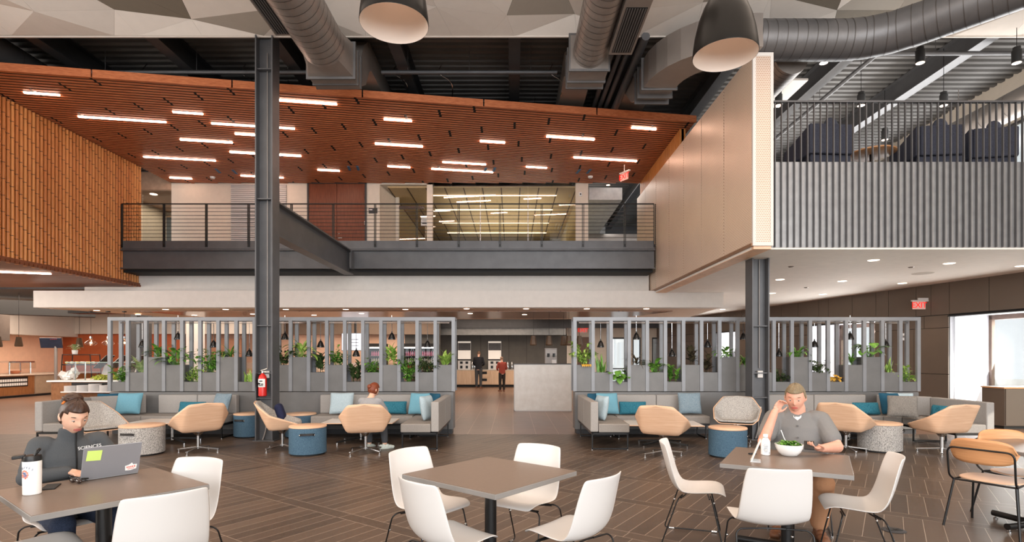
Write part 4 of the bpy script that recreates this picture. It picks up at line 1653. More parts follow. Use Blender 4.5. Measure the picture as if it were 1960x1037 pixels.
LV_L = [0, 1, 3, 2, 0, 1, 3, 0, 1, 2, 3, 1, 2, 0, 1, 2, 0, 1, 2]
LV_R = [2, 1, 0, 2, 1, 0, 2, 1, 3, 2, 1, 0, 3, 1, 0, 2, 3, 1, 0]
XL, XRt = -8.09, 1.265
screen(XL, LV_L, 'grey planter screen with stepped boxes, left of the passage')
screen(XRt, LV_R, 'grey planter screen with stepped boxes, right of the passage')


def bayx(x0, i):
    return x0 + (i + .5) * PITCH


PL = [(1, 'bush', 'green', 1.0, 'leafy green plant in the first box of the left screen'),
      (2, 'dieffen', 'pale', 1.0, 'pale striped plant in the second box of the left screen'),
      (3, 'lily', 'green', .8, 'arching green plant in the tall third box of the left screen'),
      (4, 'lily', 'green', 1.15, 'big green leafy plant in the fourth box of the left screen'),
      (5, 'bush', 'lime', 1.05, 'bright green bushy plant in the low fifth box of the left screen'),
      (6, 'fern', 'green', 1.15, 'thin trailing plant in the sixth box of the left screen'),
      (7, 'spike', 'green', 1.0, 'spiky green plant in the tall box left of the column'),
      (8, 'snake', 'lime', .7, 'small upright plant in the low box just left of the column'),
      (10, 'fern', 'dark', 1.1, 'dark airy plant just right of the tall column'),
      (11, 'lily', 'lime', 1.1, 'light green lily plant in the tall box right of the column'),
      (12, 'rubber', 'dark', 1.05, 'dark rubber plant in the second box right of the tall one'),
      (13, 'bush', 'green', 1.0, 'green bushy plant above the pale cushion of the middle sofa'),
      (14, 'rubber', 'dark', .95, 'dark leafy plant in the low box above the seated visitor'),
      (15, 'bush', 'green', .85, 'green bushy plant right above the teal lumbar cushion'),
      (16, 'rubber', 'lime', 1.0, 'upright bright plant in the fourth box from the passage'),
      (17, 'fern', 'green', 1.2, 'drooping grassy plant in the low third box from the passage'),
      (18, 'fern', 'dark', .9, 'dark trailing plant in the second box from the passage'),
      (19, 'dieffen', 'lime', .95, 'bright broad leaved plant in the last box before the passage')]
PR = [(1, 'fern', 'lime', 1.15, 'trailing light green plant in the first box right of the passage'),
      (2, 'snake', 'green', 1.0, 'upright snake plant in the second box right of the passage'),
      (3, 'monstera', 'green', .8, 'round leaved green plant in the low third box of the right screen'),
      (4, 'spike', 'purple', .95, 'bronze spiky plant in the fourth box of the right screen'),
      (5, 'lily', 'green', .95, 'green leafy plant in the fifth box of the right screen'),
      (6, 'rubber', 'green', .9, 'green oval leaved plant in the low sixth box of the right screen'),
      (7, 'rubber', 'purple', .9, 'bronze rubber plant above the slate tweed cushion'),
      (8, 'rubber', 'purple', .95, 'dark bronze plant in the eighth box of the right screen'),
      (9, 'lily', 'green', .75, 'sparse green plant in the tall box left of the right column'),
      (10, 'spike', 'green', .9, 'spiky green plant just left of the right column'),
      (12, 'bush', 'dark', .85, 'dark green plant in the low box right of the right column'),
      (13, 'lily', 'green', .85, 'broad green plant on the tall box above the man eating salad'),
      (14, 'fern', 'dark', .8, 'small sprigged plant in the box right of the man'),
      (15, 'monstera', 'yellow', .5, 'low yellow green plant in the fifth box from the right end'),
      (16, 'spike', 'green', .8, 'grassy plant with long blades in the fourth box from the right end'),
      (17, 'monstera', 'green', .9, 'split leaf plant on the tall third box from the right end'),
      (18, 'snake', 'lime', .9, 'upright light green plant in the second box from the right end'),
      (19, 'bush', 'lime', .95, 'light green airy plant in the last box at the right end')]
for i, k_, h_, s_, lab in PL:
    plant(k_, bayx(XL, i - 1), ZL[LV_L[i - 1]] - .03, lab, 100 + i, h_, s_)
for i, k_, h_, s_, lab in PR:
    plant(k_, bayx(XRt, i - 1), ZL[LV_R[i - 1]] - .03, lab, 200 + i, h_, s_)
mb = MB()
for i in range(5):
    leaf(mb, (i * .03 - .06, -.02, 0), -1.6 + i * .12, .5, .12, .05, 2.2)
tag(mb.build('yellow_leaves', LM['yellow'], None, smooth=180, loc=(bayx(XRt, 0) + .03, SY + .02, ZL[2])), 'yellowed leaves hanging over the first box right of the passage', 'plant', 'plants in the planter screens')


# pendants inside the screens
def make_dome():
    t = thing('dome_pendant', (0, 0, 0), 'x', 'pendant lamp', 'black dome pendants in the planter screens')
    prof = [(.072, 0), (.074, .012), (.062, .05), (.044, .1), (.022, .132), (.012, .14), (.012, .17)]
    MB().lathe(prof, n=20, cap=False).build('shade', plain('black_gloss', (20, 19, 19), .18, var=0.), t, smooth=50)
    MB().lathe([(.0, .003), (.066, .003)], n=16).build('lamp_face', glow('dome_lamp', (255, 226, 196), 1.0), t)
    return t


dome = None
ROD = {}
LEV = {'m': 1.745, 'h': 1.905, 'l': 1.56}


def put_dome(x, lv_, label):
    global dome
    z = LEV[lv_]
    if dome is None:
        dome = make_dome()
        o = dome
        o.location = (x, SY + .17, z)
        o['label'] = label
    else:
        o = dup(dome, (x, SY + .17, z), 0, label)
    MB().cyl((0, 0, .17), (0, 0, 2.24 - z), .006, 6).build('rod', M['chrome'], o)


for i, (b, lv_) in enumerate(zip((2, 4, 6, 8, 10, 12, 14, 16, 18), 'mhmlhmlhm')):
    w_ = ['second', 'fourth', 'sixth', 'eighth', 'tenth', 'twelfth', 'fourteenth', 'sixteenth', 'eighteenth'][i]
    put_dome(bayx(XL, b - 1), lv_, 'black dome pendant in the %s bay of the left planter screen' % w_)
for i, (b, lv_) in enumerate(zip((2, 4, 6, 8, 10, 12, 14, 16, 18), 'mhlmhlmhm')):
    w_ = ['second', 'fourth', 'sixth', 'eighth', 'tenth', 'twelfth', 'fourteenth', 'sixteenth', 'eighteenth'][i]
    put_dome(bayx(XRt, b - 1), lv_, 'black dome pendant in the %s bay of the right planter screen' % w_)

# ================================================================== services under the roof
M['duct_seam'] = plain('duct_seam', (86, 80, 76), .5, .4)


def ribbed(mb, path, r, n=28, rib=.16):
    """round spiral duct with thin seams"""
    pts = [Vector(p) for p in path]
    mb.tube(pts, r, n)
    for a, b in zip(pts, pts[1:]):
        L_ = (b - a).length
        k_ = max(1, int(L_ / rib))
        d = (b - a).normalized()
        for i in range(k_):
            c = a + (b - a) * ((i + .5) / k_)
            mb.cur = 1
            mb.cyl(c - d * .005, c + d * .005, r * 1.012, n, cap=False)
            mb.cur = 0


def rect_duct(mb, pts, w_, h_):
    mb.sweep(pts, w_, h_)


dl = thing('air_duct', (-3.3, 8.0, 7.0), 'large grey round duct turning rectangular, left of the bell lamp', 'duct', 'air ducts')
mb = MB()
ribbed(mb, [(0, -2.5, 0), (0, 1.45, 0)], .385)
mb.build('round_run', [M['duct'], M['duct_seam']], dl, smooth=40)
# round to square transition and rectangular run, rising over the wood ceiling
mb = MB()
n = 28
ring, sq = [], []
for i in range(n):
    a = 2 * math.pi * i / n + math.pi / 4
    c, s = math.cos(a), math.sin(a)
    ring.append((.385 * c, 1.45, .385 * s))
    m_ = max(abs(c), abs(s))
    sq.append((.41 * c / m_, 1.85, .30 * s / m_ - .05))
mb.add(ring + sq, [(i, (i + 1) % n, n + (i + 1) % n, n + i) for i in range(n)])
mb.build('transition', M['duct'], dl, smooth=30)
mb = MB()
rect_duct(mb, [(0, 1.85, -.05), (0, 2.3, -.05)], .82, .6)
rect_duct(mb, [(0, 2.3, -.02), (0, 2.55, .12), (0, 2.8, .5), (0, 3.05, .7)], .8, .5)
rect_duct(mb, [(0, 3.0, .7), (0, 9.0, .7)], .8, .5)
mb.build('rectangular_run', M['duct'], dl)
mb = MB()
for y, z, w_, h_ in ((1.86, -.05, .9, .68), (2.12, -.05, .86, .64), (2.32, -.03, .86, .62)):
    MB().bar((0, y - .018, z), (0, y + .018, z), w_, h_).build('flange', M['duct_dark'], dl)
g = thing('duct_grille', (-3.62, 8.2, 6.98), 'side air grille hanging on the left round duct', 'grille', 'duct grilles')
MB().box(-.19, -.6, -.25, .19, .52, .2).build('box', M['duct'], g)
mb = MB()
for i in range(8):
    mb.box(-.15 + i * .04, -.5, -.262, -.135 + i * .04, .46, -.25)
mb.build('blades', M['duct_dark'], g)
MB().box(-.16, -.52, -.254, .16, .47, -.251).build('opening', M['blackmatte'], g)

dm = thing('air_duct', (1.39, 8.2, 7.02), 'grey round duct with a long side grille, middle of the ceiling', 'duct', 'air ducts')
mb = MB()
ribbed(mb, [(.02, -2.5, 0), (0.0, 1.5, 0)], .3)
mb.build('round_run', [M['duct'], M['duct_seam']], dm, smooth=40)
mb = MB()
rect_duct(mb, [(0, 1.5, 0), (0, 2.2, 0)], .68, .6)
rect_duct(mb, [(0, 2.2, 0), (0, 2.5, .15), (0, 2.9, .55), (0, 3.2, .68)], .58, .46)
rect_duct(mb, [(0, 3.15, .68), (0, 10.0, .68)], .58, .46)
mb.build('rectangular_run', M['duct'], dm)
mb = MB()
for y, z, w_, h_ in ((1.52, 0, .74, .68), (1.95, 0, .72, .66), (2.2, .0, .72, .64)):
    MB().bar((0, y - .018, z), (0, y + .018, z), w_, h_).build('flange', M['duct_dark'], dm)
g = thing('duct_grille', (1.86, 8.15, 6.86), 'long grey box grille on the right of the middle duct', 'grille', 'duct grilles')
MB().box(-.2, -.9, -.12, .2, 1.15, .32).build('box', M['duct'], g, bevel=.01)
mb = MB()
for i in range(8):
    mb.box(-.15 + i * .04, -.1, -.13, -.135 + i * .04, 1.05, -.12)
mb.build('blades', M['duct_dark'], g)
MB().box(-.16, -.12, -.124, .16, 1.07, -.121).build('opening', M['blackmatte'], g)

dr = thing('air_duct', (4.2, 9.35, 7.02), 'large dark duct crossing above the perforated wall and bending away', 'duct', 'air ducts')
mb = MB()
el = [(0.0, 0, 0), (1.5, 0, 0), (1.85, -.06, 0), (2.2, -.22, .0), (2.5, -.48, 0), (3.3, -1.3, .02), (4.6, -2.6, .05)]
ribbed(mb, el, .325)
mb.build('round_run', [M['duct_dark'], M['duct_seam']], dr, smooth=40)
mb = MB()
arc = []
for i in range(9):
    a = R(90 * i / 8)
    arc.append((-.25 - 1.1 * math.sin(a), .0 + 1.1 * (1 - math.cos(a)), 0.0))
pts = [(0.0, 0, 0)] + arc
rect_duct(mb, pts, .62, .56)
rect_duct(mb, [(-1.35, 1.1, 0), (-1.35, 1.7, 0), (-1.36, 2.0, .12), (-1.38, 2.5, .55), (-1.38, 2.8, .68), (-1.4, 9, .68)], .62, .46)
mb.build('rectangular_run', M['duct'], dr)
mb = MB()
for y, z in ((1.12, 0), (1.45, 0), (1.7, 0.0)):
    MB().bar((-1.35, y - .018, z), (-1.35, y + .018, z), .7, .62).build('flange', M['duct_dark'], dr)

d4 = thing('air_duct', (5.05, 9.75, 6.95), 'ribbed duct running back beside the top of the perforated wall', 'duct', 'air ducts')
mb = MB()
ribbed(mb, [(0, 0, 0), (0, 6, 0)], .3, rib=.12)
mb.build('round_run', [M['duct'], M['duct_seam']], d4, smooth=40)
MB().box(.45, 1.2, .2, .95, 2.4, .24).build('panel', M['white_shell'], d4)
MB().box(.3, 1.6, .1, .5, 2.0, .26).build('bracket', M['duct_dark'], d4)
d5 = thing('air_duct', (10.9, 9.6, 7.02), 'round grey duct along the right windows of the mezzanine', 'duct', 'air ducts')
mb = MB()
ribbed(mb, [(0, 0, 0), (0, 14, 0)], .29, rib=.6)
for _y in (.6, 3.6, 6.6, 9.6, 12.6):
    mb.cyl((0, _y, .28), (0, _y, 1.08), .008, 6)
mb.build('round_run', [M['duct'], M['duct_seam']], d5, smooth=40)
d7 = thing('air_duct', (-10.4, 10.3, 7.72), 'dark round duct at the far left above the wood ceiling', 'duct', 'air ducts')
mb = MB()
ribbed(mb, [(0, 0, 0), (0, 6, 0)], .3, rib=.6)
mb.build('round_run', [M['duct_dark'], M['duct_seam']], d7, smooth=40)
# ducts glimpsed beyond the conference room
d6 = thing('air_duct', (3.1, 19.5, 6.6), 'pale duct glimpsed beyond the right end of the walkway', 'duct', 'air ducts')
MB().box(-.55, -1.6, .15, .55, 3.5, .55).build('rectangular_run', plain('duct_white', (206, 204, 202), .6), d6)
MB().cyl((-.6, 1.4, -.55), (2.2, 1.4, -.55), .25, 20).build('round_run', M['duct'], d6, smooth=40)
MB().tube(rounded([(.9, 1.0, -1.0), (.2, 1.6, -1.0), (-.2, 2.2, -1.3)], .3), .22, 16).build('elbow', M['duct'], d6, smooth=40)

struct(MB().box(1.9, 25.5, 4.7, 4.4, 25.7, 7.9).build('wall_gallery', plain('gallery_grey', (150, 148, 146), .8)))
tag(MB().box(1.9, 24.6, 4.7, 4.4, 25.2, 5.35).build('gallery_parapet', M['plaster']), 'low white parapet glimpsed at the far end beyond the walkway', 'parapet')
for _x, _y, _Y, _l in ((1164, 354, 20.5, 'highest'), (1149, 410, 21.5, 'middle'), (1136, 432, 22.5, 'lowest')):
    _p = P(_x, _y, _Y)
    _t = thing('cylinder_lamp', _p, '%s black cylinder lamp glimpsed beyond the right end of the walkway' % _l, 'pendant lamp', 'black cylinder lamps beyond the walkway')
    MB().lathe([(.08, 0), (.08, .3), (0, .31)], n=16).build('cylinder', M['blackmatte'], _t, smooth=40)
    MB().lathe([(0, -.003), (.07, -.003)], n=16).build('lamp_face', M['lamp'], _t)
    MB().cyl((0, 0, .3), (0, 0, 8.08 - _p.z), .006, 6).build('cord', M['black'], _t)

# pipes
def pipe(a, b, r_, label, grp='ceiling pipes'):
    mb = MB().cyl(a, b, r_, 10)
    A, B_ = Vector(a), Vector(b)
    for q in (.15, .5, .85):
        c = A.lerp(B_, q)
        mb.cyl(c, (c.x, c.y, 8.1), .006, 6)
    tag(mb.build('pipe', M['steel'], smooth=60), label, 'pipe', grp)


pipe((-9.4, 11.4, 7.55), (-3.9, 11.4, 7.55), .042, 'grey sprinkler pipe above the wood ceiling, left of the left duct')
pipe((-2.75, 11.4, 7.55), (.95, 11.4, 7.55), .042, 'grey sprinkler pipe between the two middle ducts')
pipe((5.4, 10.6, 7.5), (11.2, 10.6, 7.5), .04, 'horizontal grey pipe under the deck above the mezzanine')
pipe((7.2, 10.65, 7.52), (7.2, 24, 7.52), .045, 'grey pipe running back under the deck above the mezzanine')
for i, (x, z) in enumerate(((1.98, 7.55), (2.12, 7.52), (2.26, 7.5), (2.45, 7.42))):
    pipe((x, 9.9, z), (x - .06, 17, z), .05 if i < 3 else .08, ['leftmost', 'second', 'third', 'thickest'][i] + ' brown pipe between the middle and right ducts')
rr = random.Random(3)
for i in range(14):
    x = -9 + i * .95 + rr.uniform(-.2, .2)
    y = 11.6 + (x + 10) * .16 + rr.uniform(.3, .9)
    tag(MB().cyl((0, 0, 0), (0, 0, 8.1 - 7.42), .006, 5).build('hanger_rod', M['chrome'], loc=(x, y, 7.42)), 'thin hanger rod between the wood ceiling and the roof deck', 'hanger', 'hanger rods over the wood ceiling')
for i, x in enumerate((-8.1, -5.9, -2.55, -1.55, .9)):
    pts = rounded([(x, 12.0, 8.05), (x - .1, 11.9, 7.8), (x + .25, 11.9, 7.6), (x + .2, 12.2, 7.42)], .2)
    tag(MB().tube(pts, .011, 6).build('conduit', M['chrome'], smooth=60), ['flexible conduit at the left over the wood ceiling', 'flexible conduit just left of the tall column over the wood ceiling', 'flexible conduit right of the left duct', 'flexible conduit under the centre beam, left side', 'flexible conduit under the centre beam, right side'][i], 'conduit', 'flexible conduits')

# ------------------------------------------------------------------ big bell pendants
def make_bell():
    shd = plain('charcoal_shade', (26, 24, 22), .3, .0, .12, var=.02)
    t = thing('bell_pendant', (0, 0, 0), 'x', 'pendant lamp', 'large black bell pendants')
    prof = [(.375, 0), (.378, .012), (.37, .1), (.35, .25), (.31, .42), (.25, .58), (.17, .72), (.09, .82), (.05, .86), (.05, .93)]
    inner = [(.372, 0), (.36, .1), (.34, .25), (.30, .42), (.24, .57), (.16, .70), (.0, .76)]
    MB().lathe(prof, n=48, cap=False).build('shade', shd, t, smooth=50)
    MB().lathe(inner, n=48, cap=False).build('inner_shade', plain('shade_lining', (240, 226, 214), .6, var=.0), t, smooth=60)
    b = MB().sphere((0, 0, .6), .06, 16, 10).build('bulb', glow('bulb_glow', (255, 224, 200), 5), t, smooth=90)
    MB().cyl((0, 0, .93), (0, 0, 2.3), .012, 8).build('cord', M['black'], t)
    return t


bell = None
for p, lab in (((-1.30, 5.97, 5.22), 'large black bell pendant left of the ceiling middle'),
               ((2.57, 6.52, 5.18), 'large black bell pendant before the perforated wall'),
               ((-5.40, 5.75, 5.62), 'large black bell pendant at the top left corner, rim only')):
    if bell is None:
        bell = make_bell()
        bell.location = p
        bell['label'] = lab
    else:
        dup(bell, p, 0, lab)
    light('bell_lamp', 'SPOT', (p[0], p[1], p[2] + .03), 240, WARM, spot_size=R(110), spot_blend=.7, shadow_soft_size=.15)

# ------------------------------------------------------------------ mezzanine: cylinder lamps, lounge chairs, table
cyl0 = None
names_x = {5.62: 'nearest the perforated wall', 7.36: 'in the middle file', 9.1: 'in the right file'}
names_y = {9.75: 'front row', 11.4: 'second row', 13.2: 'third row'}
for y in (9.75, 11.4, 13.2):
    for x in (5.62, 7.36, 9.1):
        lab = 'black cylinder lamp above the mezzanine, %s, %s' % (names_y[y], names_x[x])
        if cyl0 is None:
            cyl0 = thing('cylinder_lamp', (x, y, 6.85), lab, 'pendant lamp', 'black cylinder lamps over the mezzanine')
            MB().lathe([(.072, 0), (.075, .005), (.075, .22), (.06, .235), (.06, .28), (.0, .285)], n=20).build('cylinder', M['blackmatte'], cyl0, smooth=40)
            MB().lathe([(0, -.004), (.068, -.004)], n=20).build('lamp_face', M['lamp'], cyl0)
            MB().cyl((0, 0, .28), (0, 0, 1.2), .006, 6).build('cord', M['black'], cyl0)
        else:
            dup(cyl0, (x, y, 6.85), 0, lab)


def make_box_chair():
    t = thing('box_chair', (0, 0, 0), 'x', 'lounge chair', 'dark blue lounge chairs on the mezzanine')
    MB().box(-.38, -.36, .5, .38, -.26, 1.06).build('backrest', M['navy'], t, bevel=.03, seg=3)
    for s in (-1, 1):
        MB().poly3([(s * .38, -.34, .5), (s * .52, .30, .42), (s * .52, .30, .72), (s * .46, .05, .84), (s * .38, -.34, 1.06)], .08).build('side_wing', M['navy'], t, bevel=.02)
    MB().box(-.4, -.28, .36, .4, .34, .52).build('seat', M['navy'], t, bevel=.03)
    MB().sphere((0.05, -.2, 1.08), (.14, .06, .16), 14, 8).build('headrest', M['navy'], t, smooth=90)
    for i in range(4):
        a = R(45 + 90 * i)
        MB().bar((0, 0, .34), (math.cos(a) * .38, math.sin(a) * .38, .03), .03, .03).build('leg', M['black'], t)
    return t


ZM = 4.85
bc = make_box_chair()
bc.location = (5.98, 10.45, ZM)
bc.rotation_euler = (0, 0, R(4))
bc['label'] = 'dark blue box chair on the mezzanine nearest the perforated wall'
dup(bc, (8.12, 10.5, ZM), R(-6), 'dark blue box chair in the middle of the mezzanine')
dup(bc, (9.25, 10.6, ZM), R(-10), 'dark blue box chair at the right end of the mezzanine')
ow = thing('round_table', (7.15, 10.75, ZM), 'round wood edged table between the blue chairs upstairs', 'table')
MB().lathe([(0, .72), (.4, .72), (.42, .73), (.42, .752), (0, .76)], n=40).build('tabletop', M['plyo'], ow, smooth=40)
MB().cyl((0, 0, 0), (0, 0, .72), .04, 12).lathe([(.26, 0), (.26, .015), (.05, .03)], n=24).build('pedestal', M['black'], ow, smooth=40)

# ------------------------------------------------------------------ fittings on the columns
def on_column(cx, y, z):
    return (cx, y, z)


fe = thing('fire_extinguisher', (-4.58, 9.93, .83), 'red fire extinguisher hanging on the tall column', 'fire extinguisher')
MB().lathe([(.0, .0), (.06, .0), (.072, .012), (.072, .33), (.06, .375), (.03, .405), (.022, .42)], n=24).build('cylinder', M['red'], fe, smooth=40)
mb = MB()
for i in range(9):
    a, b = R(-150 + 120 * i / 9), R(-150 + 120 * (i + 1) / 9)
    mb.add([(math.cos(a) * .0735, math.sin(a) * .0735, .17), (math.cos(b) * .0735, math.sin(b) * .0735, .17), (math.cos(b) * .0735, math.sin(b) * .0735, .32), (math.cos(a) * .0735, math.sin(a) * .0735, .32)], [(0, 1, 2, 3)])
lb = mb.build('label_sheet', M['paper'], fe)
MB().box(-.04, -.077, .19, .04, -.075, .205).box(-.045, -.077, .215, -.01, -.075, .25).box(.0, -.077, .215, .045, -.075, .235).box(-.03, -.077, .27, .03, -.075, .29).build('print', M['black'], lb)
mb = MB().lathe([(.022, .42), (.026, .43), (.026, .46)], n=12).bar((-.03, 0, .47), (.1, -.02, .51), .025, .012).bar((-.03, 0, .45), (.09, -.02, .45), .022, .01)
mb.build('valve_lever', M['chrome'], fe)
MB().tube(rounded([(-.02, 0, .455), (-.10, -.03, .44), (-.115, -.04, .3), (-.095, -.03, .12)], .05), .012, 8).build('hose', M['black'], fe, smooth=60)
MB().box(-.03, .06, .1, .03, .11, .36).build('bracket', M['steel_dark'], fe)


def power(cx, y, col):
    cd = thing('conduit_run', (cx, y, 0), 'thin grey conduit running down the %s' % col, 'conduit')
    top = 7.2 if cx < 0 else 3.38
    MB().cyl((.02, 0, 1.34), (.02, 0, top), .009, 8).build('upper_tube', M['duct'], cd, smooth=60)
    MB().tube(rounded([(.0, 0, .5), (.0, -.01, .2), (-.06, -.02, 0.01)], .1), .014, 8).build('lower_tube', M['duct'], cd, smooth=60)
    j = thing('junction_box', (cx + .02, y - .02, 1.16), 'white junction box halfway up the %s' % col, 'electrical box')
    MB().box(-.05, -.03, 0, .05, .03, .13).build('case', M['white_shell'], j, bevel=.008)
    MB().lathe([(0, 0), (.008, .0), (.008, .004)], (0, -.03, .065), 8).build('knockout', M['chrome'], j)
    j = thing('power_outlet', (cx + .0, y - .02, .5), 'grey power outlet low on the %s' % col, 'outlet')
    MB().box(-.045, -.03, 0, .045, .03, .12).build('case', M['duct'], j, bevel=.008)
    MB().box(-.03, -.034, .01, .03, -.03, .11).build('plate', M['white'], j)


power(-4.57, 10.06, 'tall left column')
power(4.65, 10.21, 'right column')
tag(MB().tube(rounded([(4.66, 10.18, .5), (4.66, 10.15, .3), (4.72, 10.1, .12), (4.6, 10.06, .02), (4.45, 10.2, .015)], .08), .008, 6).build('power_cable', M['black'], smooth=60), 'black cord dropping from the right column outlet', 'cable')
# ================================================================== servery and kitchen behind the screens
def BX(x, Y):
    return (x - CX) * Y / FPX


def BZ(y, Y):
    return CAM_H + (HY - y) * Y / FPX


M['peach'] = plain('peach_tile', (232, 190, 162), .5, var=.02)
M['orange'] = plain('burnt_orange_wall', (168, 84, 44), .6, var=.03)
M['conc'] = plain('dark_concrete_panel', (92, 88, 82), .6, var=.06, scale=2)
M['bulk'] = plain('grey_bulkhead', (200, 192, 184), .8, var=.01)
M['taupe'] = plain('taupe_wall', (140, 120, 104), .7, var=.02)
YB2 = 28.5
mb = MB()
mb.box(BX(835, YB2), YB2, 0, BX(1085, YB2), YB2 + .15, 2.75)
x = 835
struct(mb.build('wall_rear', M['conc']), 'dark concrete panel wall behind the coffee counter', 'wall')
struct(MB().box(BX(835, YB2), YB2 + .1, 2.75, BX(1190, YB2), YB2 + .2, 3.65).build('wall_rear_band', M['cream']))
mb = MB()
for x in (878, 920, 974, 1008, 1042):
    mb.box(BX(x, YB2) - .008, YB2 - .004, .9, BX(x, YB2) + .008, YB2 + .01, 2.7)
struct(mb.build('trim_joints', M['blackmatte']))
hood = MB().box(BX(800, 27.2), 27.2, BZ(641, 27.2), BX(1083, 27.2), 27.5, BZ(626, 27.2)).build('soffit_hood', plain('hood_metal', (128, 126, 122), .35, .6, var=.06))
tag(hood, 'long grey metal hood band above the coffee counter', 'hood')
for x in (905, 1035):
    MB().box(BX(x, 27.3) - .03, 27.25, BZ(626, 27.2), BX(x, 27.3) + .03, 27.3, 3.62).build('hanger', M['steel_dark'], hood)
# right part of the rear wall: cream with windows and a wood panel
mb = MB()
for a, b, y0, y1 in ((1085, 1105, 0, 3.65), (1105, 1170, 0, 3.65), (1170, 1204, 2.55, 3.65), (1204, 1211, 0, 3.65), (1211, 1226, 2.55, 3.65), (1226, 1248, 0, 3.65), (1248, 1266, 2.55, 3.65), (1266, 1310, 0, 3.65)):
    mb.box(BX(a, YB2), YB2, y0, BX(b, YB2), YB2 + .15, y1)
struct(mb.build('wall_rear_right', M['cream']), 'cream rear wall with bright windows beyond the right screen', 'wall')
for i, (a, b) in enumerate(((1170, 1204), (1211, 1226), (1248, 1266))):
    mb = MB()
    A, B_ = BX(a, YB2), BX(b, YB2)
    mb.box(A, YB2 - .02, 2.5, B_, YB2 + .1, 2.58).box(A, YB2 - .02, 0, A + .05, YB2 + .1, 2.5).box(B_ - .05, YB2 - .02, 0, B_, YB2 + .1, 2.5).box(A, YB2 - .02, .9, B_, YB2 + .1, .96)
    o = struct(mb.build('window_%d' % (8 + i), M['steel_dark']))
    MB().box(A, YB2 + .04, 0, B_, YB2 + .05, 2.5).build('glass_pane', M['glass'], o)
struct(MB().box(BX(1105, YB2), YB2 - .06, 0, BX(1128, YB2), YB2 - .01, BZ(645, YB2)).build('door_rear', wood('walnut', (96, 66, 50), (120, 86, 66), (12, 12, 1), 3, .4)))
sg = thing('exit_sign', P(1116, 637, 28.44), 'small red EXIT sign above the rear door, seen through the right screen', 'sign', 'red exit signs')


def text_mesh(curve, name, mat):
    """letters as a plain mesh"""
    tmp = bpy.data.objects.new('tmp_text', curve)
    COL.objects.link(tmp)
    dg = bpy.context.evaluated_depsgraph_get()
    me = bpy.data.meshes.new_from_object(tmp.evaluated_get(dg))
    bpy.data.objects.remove(tmp)
    me.materials.clear()
    me.materials.append(mat)
    o = bpy.data.objects.new(name, me)
    COL.objects.link(o)
    return o


def exit_face(par, w_, h_, arrow=True, flip=1):
    MB().box(-w_ / 2, -.006, 0, w_ / 2, .006, h_).build('blade', M.setdefault('exit_blade', glow('exit_blade', (236, 196, 186), .12)), par)
    c = bpy.data.curves.new('lettering', 'FONT')
    c.body = 'EXIT'
    c.size = h_ * 1.02
    c.align_x = 'CENTER'
    c.align_y = 'CENTER'
    c.extrude = .002
    c.space_character = .92
    c.resolution_u = 2
    o = text_mesh(c, 'lettering', M.setdefault('exit_red', glow('exit_red', (236, 34, 24), 1.0)))
    o.parent = par
    o.location = (0, -.012, h_ * .5)
    o.rotation_euler = (R(90), 0, 0)
    MB().box(-w_ / 2 - .02, -.03, h_, w_ / 2 + .06, .03, h_ + .035).build('housing', M['white_shell'], par)


exit_face(sg, .42, .28)
# coffee counter
YC = 27.9
cc = thing('coffee_counter', (BX(835, YC), YC, 0), 'light oak coffee counter along the dark rear wall', 'counter')
cl = BX(990, YC) - BX(835, YC)
MB().box(0, 0, .12, cl, .6, .86).build('carcass', M['oak'], cc)
MB().box(0, .05, 0, cl, .58, .12).build('plinth', M['blackmatte'], cc)
MB().box(-.02, -.03, .86, cl + .02, .6, .9).build('worktop', plain('stone_top', (196, 186, 172), .35), cc)
xs = [835, 858, 885, 903, 938, 957, 974, 990]
for a, b in zip(xs, xs[1:]):
    A, B_ = BX(a, YC) - BX(835, YC), BX(b, YC) - BX(835, YC)
    if a == 903:
        for z0, z1 in ((.14, .48), (.5, .84)):
            MB().box(A + .01, -.02, z0, B_ - .01, 0, z1).build('drawer', M['oak'], cc)
            mb = MB().box(B_ - .48, -.03, (z0 + z1) / 2, B_ - .16, -.02, (z0 + z1) / 2 + .13)
            mb.build('vent', M['blackmatte'], cc)
    else:
        MB().box(A + .01, -.02, .14, B_ - .01, 0, .84).build('door', M['oak'], cc)
for i, x in enumerate((889, 947)):
    ds = thing('drink_dispenser', (BX(x, 28.15), 28.15, .9), 'white twin coffee dispenser on the oak counter, %s' % ('left of the man in black' if i == 0 else 'behind the visitor in red'), 'coffee machine', 'coffee dispensers')
    MB().box(-.33, -.2, 0, .33, .2, .46).build('case', M['white_shell'], ds, bevel=.01)
    for s in (-1, 1):
        MB().box(s * .14 - .07, -.215, .3, s * .14 + .07, -.2, .42).build('panel', M['black'], ds)
        MB().box(s * .14 - .06, -.215, .06, s * .14 + .06, -.2, .2).build('outlet', M['black'], ds)
    wn_o = thing('service_hatch', (BX(x, YB2), YB2 - .03, BZ(687, YB2)), 'bright hatch with grey louver above the %s coffee dispenser' % ('left' if i == 0 else 'right'), 'hatch', 'service hatches')
    hh = BZ(653, YB2) - BZ(687, YB2)
    MB().box(-.34, -.02, 0, .34, .0, hh).build('panel', M.setdefault('hatch_light', glow('hatch_light', (226, 214, 200), .55)), wn_o)
    mb = MB()
    for k_ in range(7):
        mb.cbox((0, -.04, hh * .52 + k_ * .055), (.66, .02, .05), (R(20), 0, 0))
    mb.build('louver', plain('louver_dark', (96, 96, 98), .5), wn_o)
    MB().box(-.37, -.03, -.03, .37, .0, 0).box(-.37, -.03, hh, .37, 0, hh + .03).box(-.37, -.03, 0, -.34, 0, hh).box(.34, -.03, 0, .37, 0, hh).build('frame', M['steel_dark'], wn_o)
